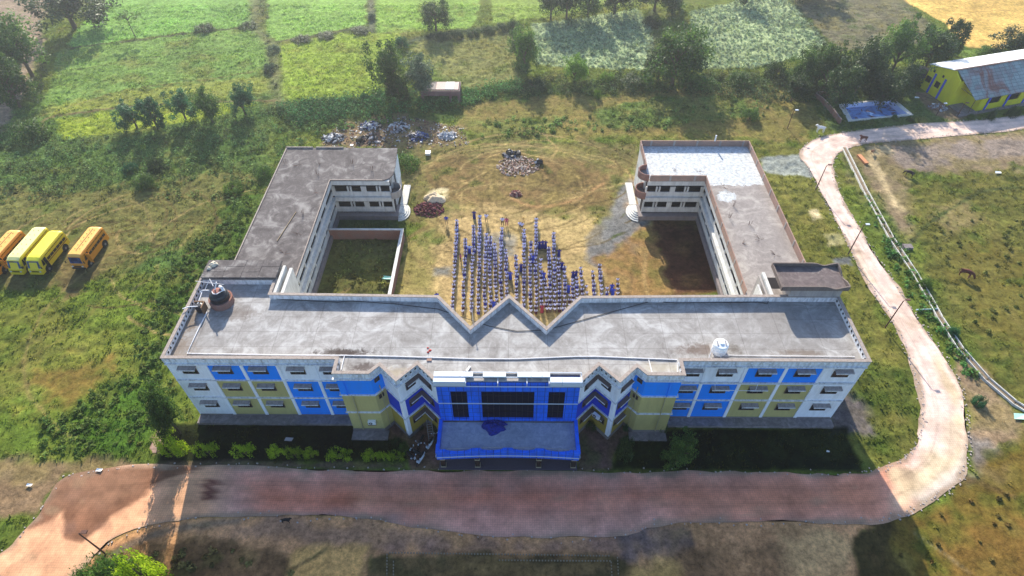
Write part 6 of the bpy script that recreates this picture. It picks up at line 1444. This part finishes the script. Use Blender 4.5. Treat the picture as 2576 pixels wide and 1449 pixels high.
# litter
def debris():
    r = random.Random(31); m = MB(); P = GP([(812, 362), (850, 312), (1000, 290), (1165, 322), (1185, 368), (1020, 372), (830, 372)]); A = np.array(P)
    k = 0
    while k < 900:
        x = r.uniform(A[:, 0].min(), A[:, 0].max()); y = r.uniform(A[:, 1].min(), A[:, 1].max())
        if sdf(np.array([x]), np.array([y]), P)[0] > 0: continue
        k += 1; a = r.uniform(0, 6.28); l = r.uniform(.08, .35)*(2 if r.random() < .06 else 1); z = ground_z(x, y)
        m.obox((x, y), (math.cos(a), math.sin(a)), (-math.sin(a), math.cos(a)), 0, l, 0, l*r.uniform(.2, .8), z-.02, z+r.uniform(.03, .2), r.choice([0, 0, 1, 1, 2, 3, 4]))
    tag(m.build('debris', [Bk, Br, Gy, Wt, plain('rusty_scrap', (.16, .07, .05), .9)]), 'small scattered rubbish and metal bits on the bare ground behind the left wing', kind='stuff')
debris()
LT = [(251, 1184, .36, (.9, .9, .9), 'white plastic packet on the grass edge left of the hedges'), (76, 1222, .32, (.9, .9, .9), 'white plastic packet at the far left verge'), (2528, 600-160, .0, 0, ''), (973, 700, .7, (.35, .75, .62), 'pale green plastic sheet lying in the walled plot'), (2565, 1050-0, .9, (.5, .8, .65), 'pale green sheet on the ground at the right edge'),
      (2509, 436, .55, (.85, .9, .95), 'scatter of white plastic in the far right field'), (2305, 250-2, .5, (.85, .9, .95), 'white rag beside the yellow building corner'), (2348, 264, .45, (.85, .9, .95), 'second white rag beside the junk heap by the yellow building'), (1183, 1018+40, .0, 0, ''), (728, 1108, .5, (.4, .36, .36), 'small stone slab in the dark left garden'), (2083, 1135, .2, (.7, .7, .7), 'tiny white scrap in the right garden')]
for px, py, s, c, l in LT:
    if not s: continue
    m = MB(); m.add([(-s, -s*.35, .05), (s*.8, -s*.5, .12), (s, s*.4, .06), (-s*.7, s*.45, .16), (-s*.8, -s*.25, 0), (s*.6, -s*.4, 0), (s*.8, s*.3, 0), (-s*.5, s*.3, 0)], [(0, 1, 2, 3), (0, 4, 5, 1), (1, 5, 6, 2), (2, 6, 7, 3), (3, 7, 4, 0)])
    p = G(px, py); tag(m.build('litter', plain('litter_sheet', c, .6, var=.1), loc=(p.x, p.y, ground_z(p.x, p.y)+.12)), l, 'litter')

# ============================================================ PEOPLE
def skin_mesh(joints, edges, radii, sub=1):
    me = bpy.data.meshes.new('tmp'); me.from_pydata(joints, edges, []); o = bpy.data.objects.new('tmp', me); COL.objects.link(o)
    s = o.modifiers.new('s', 'SKIN'); 
    for i, r in enumerate(radii): me.skin_vertices[0].data[i].radius = (r if isinstance(r, tuple) else (r, r))
    me.skin_vertices[0].data[0].use_root = True
    u = o.modifiers.new('u', 'SUBSURF'); u.levels = sub; u.render_levels = sub
    bpy.context.view_layer.update()
    ev = o.evaluated_get(bpy.context.evaluated_depsgraph_get()); m2 = bpy.data.meshes.new_from_object(ev)
    bpy.data.objects.remove(o); return m2
M['skin'] = plain('brown_skin', (.22, .11, .065), .6, var=.1); M['hair'] = plain('black_hair', (.010, .008, .010), .5, var=.1)
CL = {'white': (.52, .56, .84), 'navy': (.016, .016, .26), 'maroon': (.055, .008, .022), 'blue': (.02, .05, .42), 'magenta': (.38, .05, .16), 'black': (.012, .01, .012), 'khaki': (.30, .24, .16), 'sky': (.30, .42, .80), 'red': (.26, .03, .06), 'deep': (.012, .02, .20)}  # white is tinted lavender: blue shade on the shirt backs put into it
for k, c in CL.items(): M['cl_'+k] = plain(k+'_cloth', c, .85, var=.15, sc=8)
def person_mesh(top, bottom, pose='down', dress=False, plait=False, h=1.0):
    # skeleton in metres for a 1.6 m figure facing +Y
    J = [(0, 0, .90), (0, 0, 1.10), (0, .0, 1.30), (0, 0, 1.40), (0, .02, 1.50), (0, .01, 1.60)]
    Rr = [(.15, .11), (.125, .095), (.16, .10), (.055, .055), (.085, .095), (.06, .07)]
    E_ = [(0, 1), (1, 2), (2, 3), (3, 4), (4, 5)]
    for s in (-1, 1):
        n = len(J)
        if pose == 'down': arm = [(s*.19, 0, 1.31), (s*.25, -.01, 1.05), (s*.25, .06, .83), (s*.25, .09, .74)]
        elif pose == 'fold': arm = [(s*.19, 0, 1.31), (s*.27, .02, 1.10), (s*.15, .22, 1.12), (s*.05, .27, 1.14)]
        elif pose == 'salute': arm = [(s*.19, 0, 1.31), (s*.30, .05, 1.20), (s*.22, .22, 1.34), (s*.10, .20, 1.46)] if s > 0 else [(s*.19, 0, 1.31), (s*.25, -.01, 1.05), (s*.25, .06, .83), (s*.25, .09, .74)]
        else: arm = [(s*.19, 0, 1.31), (s*.27, -.12, 1.08), (s*.18, -.20, .92), (s*.07, -.20, .90)]
        J += arm; Rr += [.062, .048, .036, .032]; E_ += [(2, n), (n, n+1), (n+1, n+2), (n+2, n+3)]
        n = len(J); J += [(s*.09, 0, .84), (s*.11, .01, .48), (s*.11, -.02, .10), (s*.12, .10, .03)]; Rr += [.085, .060, .042, .038]; E_ += [(0, n), (n, n+1), (n+1, n+2), (n+2, n+3)]
    me = skin_mesh(J, E_, Rr, 1)
    for nme in ('skin', 'cl_'+top, 'cl_'+bottom, 'hair'): me.materials.append(M[nme])
    for p in me.polygons:
        c = p.center; m = 0
        if c.z > 1.52 or (c.z > 1.43 and c.y < .03 and abs(c.x) < .12): m = 3
        elif c.z > 1.38: m = 0
        elif abs(c.x) > .20 and c.z < (.98): m = 0
        elif pose in ('fold', 'salute') and (c.y > .14 and c.z > 1.0): m = 0
        elif c.z > .93: m = 1
        elif c.z > .11: m = 2
        p.material_index = m; p.use_smooth = True
    if dress or plait:
        bm = bmesh.new(); bm.from_mesh(me)
        def lathe(prof, mi, N=12, cy=0, sy=.8):
            rings = []
            for r, z in prof: rings.append([bm.verts.new((r*math.cos(2*math.pi*k/N), cy+sy*r*math.sin(2*math.pi*k/N), z)) for k in range(N)])
            for a, b in zip(rings[:-1], rings[1:]):
                for k in range(N): f = bm.faces.new((a[k], a[(k+1) % N], b[(k+1) % N], b[k])); f.material_index = mi; f.smooth = True
        if dress: lathe([(.21, .07), (.20, .5), (.17, .85), (.14, 1.0)], 2)
        else: lathe([(.24, .50), (.21, .75), (.165, .97)], 2)
        if plait: lathe([(.005, .95), (.045, 1.0), (.055, 1.2), (.06, 1.42), (.005, 1.5)], 3, 6, -.13, 1)
        bm.to_mesh(me); bm.free()
    me.name = 'person'; return me
KINDS = {'boy': person_mesh('white', 'navy'), 'girl': person_mesh('white', 'navy', plait=True), 'boy_maroon': person_mesh('white', 'maroon', 'fold'), 'girl_maroon': person_mesh('white', 'maroon', plait=True), 'boy_fold': person_mesh('white', 'navy', 'fold'),
         'lady': person_mesh('deep', 'deep', 'fold', dress=True), 'lady_blue': person_mesh('blue', 'blue', dress=True), 'lady_red': person_mesh('red', 'red', dress=True), 'lady_sky': person_mesh('sky', 'blue', dress=True), 'man_wb': person_mesh('white', 'black', 'back'), 'man_wk': person_mesh('white', 'khaki', 'back'),
         'man_blue': person_mesh('blue', 'khaki', 'down'), 'woman_m': person_mesh('magenta', 'magenta', 'down'), 'man_m': person_mesh('magenta', 'black', 'salute'), 'blue_boy': person_mesh('sky', 'navy')}
def person(kind, x, y, rz, sc, label, group=None):
    o = bpy.data.objects.new('person', KINDS[kind]); COL.objects.link(o); o.location = (x, y, ground_z(x, y)+.0); o.rotation_euler.z = rz; o.scale = (sc*1.12, sc*1.12, sc)
    return tag(o, label, 'person', group)
ox, oy, sx2 = 1106.9, 522.0, .0976615
def ZA(x, y): return (ox+x*sx2, oy+y*sx2)
LINES = [
 [(430, 290), (420, 600), (395, 1000), (375, 1330), (360, 1477), (345, 1900), (335, 2200), (310, 2560)], [(655, 780), (640, 1000), (640, 1300), (630, 1500), (600, 1850), (590, 2200), (580, 2600)],
 [(860, 430), (870, 700), (865, 1000), (840, 1200), (820, 1430), (810, 1700), (815, 2000), (800, 2350), (800, 2600)], [(1015, 190), (1020, 400), (1010, 700), (1010, 1100), (1000, 1400), (1000, 1500), (985, 1800), (980, 2200), (975, 2600)],
 [(1190, 640), (1185, 800), (1175, 1000), (1155, 1150), (1140, 1400), (1140, 1700), (1140, 2000), (1145, 2300), (1155, 2600)], [(1290, 730), (1285, 900), (1275, 1200), (1280, 1450), (1275, 1700), (1285, 2100), (1300, 2540)],
 [(1410, 890), (1415, 1100), (1415, 1400), (1415, 1600), (1430, 1900), (1440, 2200), (1455, 2420)], [(1590, 500), (1580, 700), (1570, 1000), (1560, 1400), (1560, 1700), (1570, 2000), (1585, 2350)], [(1695, 1030), (1700, 1300), (1705, 1600), (1715, 2000), (1725, 2220)],
 [(1955, 1200), (1965, 1430), (1970, 1700), (1965, 2100), (1975, 2380)], [(2165, 540), (2160, 800), (2160, 1200), (2165, 1500), (2165, 1900), (2160, 2300), (2165, 2550)], [(2335, 860), (2335, 1100), (2320, 1400), (2320, 1700), (2330, 2100), (2345, 2590)],
 [(2480, 260), (2475, 600), (2475, 1000), (2465, 1400), (2460, 1700), (2475, 2100), (2480, 2590)], [(2587, 1290), (2597, 1500), (2602, 1900), (2622, 2450)], [(2717, 1790), (2737, 2100), (2755, 2540)], [(2792, 1000), (2812, 1200), (2822, 1500), (2832, 1900), (2850, 2540)],
 [(2932, 620), (2937, 900), (2942, 1300), (2952, 1700), (2967, 2000), (2962, 2540)], [(3062, 1270), (3062, 1500), (3087, 1900), (3080, 2540)], [(3217, 1497), (3222, 1900), (3217, 2300), (3207, 2540)], [(3352, 2190), (3357, 2440)],
 [(3412, 1790), (3432, 2070), (3452, 2320)], [(3527, 1750), (3542, 2070), (3547, 2260)], [(3622, 1497), (3652, 1770), (3667, 2020), (3682, 2257)], [(3792, 1957), (3797, 2257)], [(3937, 1590), (3967, 1920), (4007, 2257)],
 [(4137, 1430), (4137, 1600), (4162, 1950), (4182, 2257)], [(4307, 2010), (4312, 2257)], [(4602, 1780), (4602, 2257)]]
ORD = ['first', 'second', 'third', 'fourth', 'fifth', 'sixth', 'seventh', 'eighth', 'ninth', 'tenth', 'eleventh', 'twelfth', 'thirteenth', 'fourteenth', 'fifteenth', 'sixteenth', 'seventeenth', 'eighteenth', 'nineteenth', 'twentieth',
       'twenty-first', 'twenty-second', 'twenty-third', 'twenty-fourth', 'twenty-fifth', 'twenty-sixth', 'twenty-seventh', 'twenty-eighth', 'twenty-ninth', 'thirtieth', 'thirty-first', 'thirty-second', 'thirty-third', 'thirty-fourth', 'thirty-fifth', 'thirty-sixth']
stud = []; rs = random.Random(11)
for li, L in enumerate(LINES):
    W3 = [G(*ZA(x, y), z=1.38) for x, y in L]; seg = [(b-a).length for a, b in zip(W3[:-1], W3[1:])]; tot = sum(seg); n = max(2, int(tot/.74)+1); st = tot/(n-1)
    for k in range(n):
        d = k*st+rs.uniform(-.08, .08) if 0 < k < n-1 else k*st; i = 0; d = max(0, min(d, tot-1e-4))
        while i < len(seg)-1 and d > seg[i]: d -= seg[i]; i += 1
        p = W3[i].lerp(W3[i+1], d/seg[i]); x = p.x+rs.uniform(-.07, .07); y = p.y
        low = p.y < 27 + (li % 3)
        kind = rs.choice(['boy_maroon', 'girl_maroon', 'girl_maroon', 'boy_maroon', 'girl']) if low else rs.choice(['girl', 'girl', 'boy_fold', 'boy', 'girl', 'boy', 'blue_boy' if rs.random() < .3 else 'boy'])
        stud.append((x, y, kind, li, k, n))
order = sorted(range(len(stud)), key=lambda i: -px_per_m(stud[i][:2])); near = set(order[:300-26])
merged = []
SD = {'boy': 'white and navy', 'girl': 'white and navy', 'boy_maroon': 'white and maroon', 'girl_maroon': 'white and maroon', 'boy_fold': 'white and navy', 'blue_boy': 'pale blue'}
DESC = {'boy': 'white shirt and navy trousers', 'girl': 'white shirt and navy skirt with a dark plait', 'boy_maroon': 'white shirt and maroon trousers', 'girl_maroon': 'white shirt and maroon skirt with a plait', 'boy_fold': 'white shirt and navy trousers', 'blue_boy': 'pale blue shirt and navy trousers'}
for i, (x, y, kind, li, k, n) in enumerate(stud):
    sc = (.88+.10*rs.random())*(.90 if kind.endswith('maroon') else 1.0)*(1.0-.06*(y < 22)); rz = rs.uniform(-.12, .12)
    if i in near: person(kind, x, y, rz, sc, 'student in %s, %s nearest the school, %s line from left' % (SD[kind], ORD[n-1-k], ORD[li]), 'students standing in lines for assembly')
    else: merged.append((kind, x, y, rz, sc))
# the farther students, past the three hundred nearest, as one crowd
mm = MB_mats = ['skin', 'cl_white', 'cl_navy', 'hair', 'cl_maroon', 'cl_sky']; vs = []; fs = []; mi = []; off = 0
for kind, x, y, rz, sc in merged:
    me = KINDS[kind]; c, s = math.cos(rz), math.sin(rz); gz = ground_z(x, y); names = [m_.name for m_ in me.materials]
    idx = [[M[q].name for q in MB_mats].index(nm) for nm in names]
    for v in me.vertices: a = v.co; vs.append((x+(a.x*c-a.y*s)*sc*1.12, y+(a.x*s+a.y*c)*sc*1.12, gz+a.z*sc))
    for p in me.polygons: fs.append(tuple(q+off for q in p.vertices)); mi.append(idx[p.material_index])
    off += len(me.vertices)
if merged:
    m = MB(); m.v = vs; m.f = fs; m.m = mi; o = m.build('crowd_of_students', [M[q] for q in MB_mats], smooth=True)
    tag(o, 'rows of students in white shirts filling the far half of the assembly', 'crowd', None, 'stuff')
PI = math.pi
def solo(kind, zx, zy, label, rz=PI, sc=1.05, grp=None): p = G(*ZA(zx, zy), z=1.3); person(kind, p.x, p.y, rz, sc, label, grp)
solo('man_blue', 155, 260, 'person in a blue shirt and light trousers standing alone left of the assembly')
solo('lady', 875, 120, 'person in a long dark blue dress standing at the far head of the third line')
solo('man_wk', 1190, 200, 'person in a pale shirt and khaki trousers facing the lines, far end')
solo('man_wb', 1605, 290, 'person in a white shirt and black trousers with hands behind back')
solo('woman_m', 1712, 300, 'person in a magenta kurta standing beside the white shirted adult')
solo('man_wb', 2060, 400, 'person in a white shirt, left of the close pair facing the lines'); solo('man_wb', 2112, 420, 'person in a white shirt, right of the close pair facing the lines')
solo('lady_sky', 755, 1010, 'person in a pale blue top and dark skirt between the second and third lines', 0)
solo('man_m', 525, 1230, 'person in a magenta shirt and black trousers reaching toward the second line', -PI/2)
solo('lady_blue', 2400, 1250, 'person in a blue dress between the twelfth and thirteenth lines', 0)
solo('lady', 2572, 900, 'person in dark blue, left of three standing side by side', 0); solo('lady', 2647, 880, 'person in dark blue, middle of three standing side by side', 0); solo('lady', 2722, 890, 'person in dark blue, right of three standing side by side', 0)
solo('lady', 3072, 1110, 'person in dark blue at the head of the eighteenth line', 0); solo('lady', 3150, 1430, 'person in dark blue right of the eighteenth line', 0)
solo('lady_blue', 1812, 1680, 'person in a blue dress standing in the gap between the ninth and tenth lines', 0); solo('lady', 2087, 1475, 'person in a dark dress left of the eleventh line', 0)
solo('lady_blue', 1385, 2440, 'person in a blue dress close to the roof edge beside the sixth line', 0); solo('lady_blue', 2672, 1690, 'person in a blue dress at the head of the fifteenth line', 0)
solo('lady', 3435, 1670, 'person in a dark dress, left of two above the twenty-first line', 0); solo('lady', 3510, 1660, 'person in a dark dress, right of two above the twenty-first line', 0)
solo('lady_blue', 3322, 2020, 'person in a blue dress right of the nineteenth line', 0); solo('lady_blue', 4437, 2000, 'person in a bright blue dress, farther of two right of the last long lines', 0); solo('lady_blue', 4470, 2110, 'person in a bright blue dress, nearer of two right of the last long lines', 0)
solo('lady_red', 2630, 2540, 'person in a dark red dress at the building end of the fourteenth line', 0)
p = G(1097.5, 739, 1.35); person('lady_blue', p.x, p.y, .3, 1.0, 'person in violet blue standing alone by the roof parapet left of the lines')
m = MB(); m.tube([(0, 0, 0), (0, 0, 12.6)], .045, 6); m.lathe((0, 0, 12.6), [(.02, -.08), (.11, 0), (.02, .08)], 8); b = G(1189, 823, 10.6); o = m.build('flag_pole', M['steel'], loc=(b.x+.0, b.y+.8, 0)); tag(o, 'thin pole with a white ball in the left roof notch', 'pole')

# ============================================================ MOTORCYCLES
def motorcycle(px, py, rz, scooter, label):
    b = G(px, py); t = empty('motorcycle', (b.x, b.y, .04), rz, label, 'motorcycle', 'motorcycles parked beside the entrance canopy')
    for y in (-.62, .62):
        m = MB(); R0 = .30 if not scooter else .24; N = 18
        for k in range(N):
            a0, a1 = 2*PI*k/N, 2*PI*(k+1)/N; m.tube([(0, y+R0*math.cos(a0), R0+.02+R0*math.sin(a0)), (0, y+R0*math.cos(a1), R0+.02+R0*math.sin(a1))], .055, 6, caps=False)
        w = m.build('wheel', M['rubber'], t); q = MB(); q.tube([(-.03, y, R0+.02), (.03, y, R0+.02)], R0*.8, 14); q.build('rim', M['rust'], w)
    m = MB()
    if scooter: m.tube([(0, .5, .75), (0, .42, .35), (0, .1, .3), (0, -.15, .45), (0, -.5, .62), (0, -.85, .62)], [.16, .14, .12, .20, .22, .10], 10)
    else: m.tube([(0, .45, .78), (0, .2, .84), (0, -.1, .72), (0, -.45, .66), (0, -.8, .72)], [.08, .19, .15, .13, .07], 10); m.tube([(0, .15, .35), (0, -.2, .35)], [.17, .15], 8)
    m.build('body', M['metalwhite'] if scooter else M['black'], t)
    m = MB(); m.tube([(0, .05, .86), (0, -.35, .84), (0, -.75, .86)], [.13, .15, .10], 8); m.build('seat', M['rubber'], t)
    m = MB(); m.tube([(-.34, .38, 1.02), (-.1, .48, .98), (.1, .48, .98), (.34, .38, 1.02)], .022, 6); m.tube([(0, .62, .35), (0, .45, 1.0)], .04, 6); m.build('handlebar', M['steel'], t)
    m = MB(); m.tube([(0, .56, .86), (0, .62, .86)], .09, 10); m.build('headlight', M['metalwhite'], t)
    for s in (-1, 1): m = MB(); m.tube([(s*.3, .42, 1.02), (s*.33, .42, 1.2)], .012, 5); m.lathe((s*.33, .42, 1.2), [(.06, 0), (.06, .05)], 8); m.build('mirror', M['metalwhite'], t)
motorcycle(1082, 1124, 2.7, True, 'white and black scooter, nearest to the canopy edge'); motorcycle(1060, 1118, 2.8, False, 'black motorcycle left of the upper white scooter'); motorcycle(1037, 1156, -2.3, False, 'dark motorcycle next to the rounded shrub')
motorcycle(1059, 1160, 2.7, True, 'white and black scooter, lowest one near the road'); motorcycle(1047, 1144, 1.1, False, 'dark motorcycle parked sideways in the middle of the group'); motorcycle(1096, 1112, .2, False, 'dark motorcycle partly hidden at the canopy wall')

# ============================================================ ANIMALS
def animal(px, py, rz, L, col, label, cat, name, graze=False, z=None):
    b = G(px, py); s = L/1.0
    J = [(0, -.42, .78), (0, -.1, .76), (0, .3, .80)]; Rr = [(.17, .19), (.20, .22), (.17, .21)]; E_ = [(0, 1), (1, 2)]
    if graze: hd = [(0, .52, .72), (0, .68, .42), (0, .80, .22)]
    else: hd = [(0, .48, .98), (0, .60, 1.10), (0, .82, 1.04)]
    n = 3; J += hd; Rr += [(.11, .12), (.10, .10), (.06, .06)]; E_ += [(2, 3), (3, 4), (4, 5)]
    for sx in (-1, 1):
        n = len(J); J += [(sx*.11, .30, .58), (sx*.12, .33, .32), (sx*.12, .30, .03)]; Rr += [.075, .045, .04]; E_ += [(2, n), (n, n+1), (n+1, n+2)]
        n = len(J); J += [(sx*.12, -.40, .58), (sx*.12, -.50, .32), (sx*.12, -.42, .03)]; Rr += [.09, .05, .04]; E_ += [(0, n), (n, n+1), (n+1, n+2)]
        n = len(J); h = hd[1]; J += [(sx*.14, h[1]-.02, h[2]+.06)]; Rr += [.03]; E_ += [(4, n)]
    n = len(J); J += [(0, -.60, .80), (0, -.66, .45)]; Rr += [.03, .025]; E_ += [(0, n), (n, n+1)]
    me = skin_mesh(J, E_, Rr, 1); me.name = name; me.materials.append(plain(name+'_coat', col, .8, var=.2))
    for p in me.polygons: p.use_smooth = True
    o = bpy.data.objects.new(name, me); COL.objects.link(o); o.location = (b.x, b.y, ground_z(b.x, b.y) if z is None else z); o.scale = (s, s, s); o.rotation_euler.z = rz; tag(o, label, cat)
animal(2061, 332, PI/2, 1.45, (.75, .74, .72), 'white cow standing in the grass before the bend of the road', 'cow', 'cow'); animal(2168, 357, PI/2+.1, 1.25, (.14, .05, .035), 'brown calf standing on the road bend', 'calf', 'calf', z=.04)
animal(2192, 387, PI/2+.6, .8, (.30, .14, .07), 'small reddish brown dog at the pale soil beside the road', 'dog', 'dog'); animal(2284, 443, -2.3+PI/2+PI/2, 1.2, (.05, .03, .035), 'dark calf grazing in the field right of the drain', 'calf', 'calf', True)
animal(2425, 697, -2.2, 1.5, (.12, .035, .025), 'dark red brown cow grazing at the far right of the grass', 'cow', 'cow', True); animal(723, 1314, -PI/2, .85, (.012, .01, .012), 'black dog walking below the road in front of the school', 'dog', 'dog', z=.03)

# ============================================================ HAZE
hz = MB(); hz.box(-2600, 2600, -2600, 2600, -3.2, 66); ho = hz.build('haze', None)
hm = bpy.data.materials.new('haze_air'); hm.use_nodes = True; nt = hm.node_tree; nt.nodes.remove(nt.nodes['Principled BSDF'])
pv = nt.nodes.new('ShaderNodeVolumePrincipled'); pv.inputs['Color'].default_value = (.86, .92, 1.0, 1); pv.inputs['Density'].default_value = .0006; pv.inputs['Anisotropy'].default_value = .7
nt.links.new(pv.outputs[0], [x for x in nt.nodes if x.type == 'OUTPUT_MATERIAL'][0].inputs['Volume'])
ho.data.materials.clear(); ho.data.materials.append(hm); tag(ho, kind='stuff')
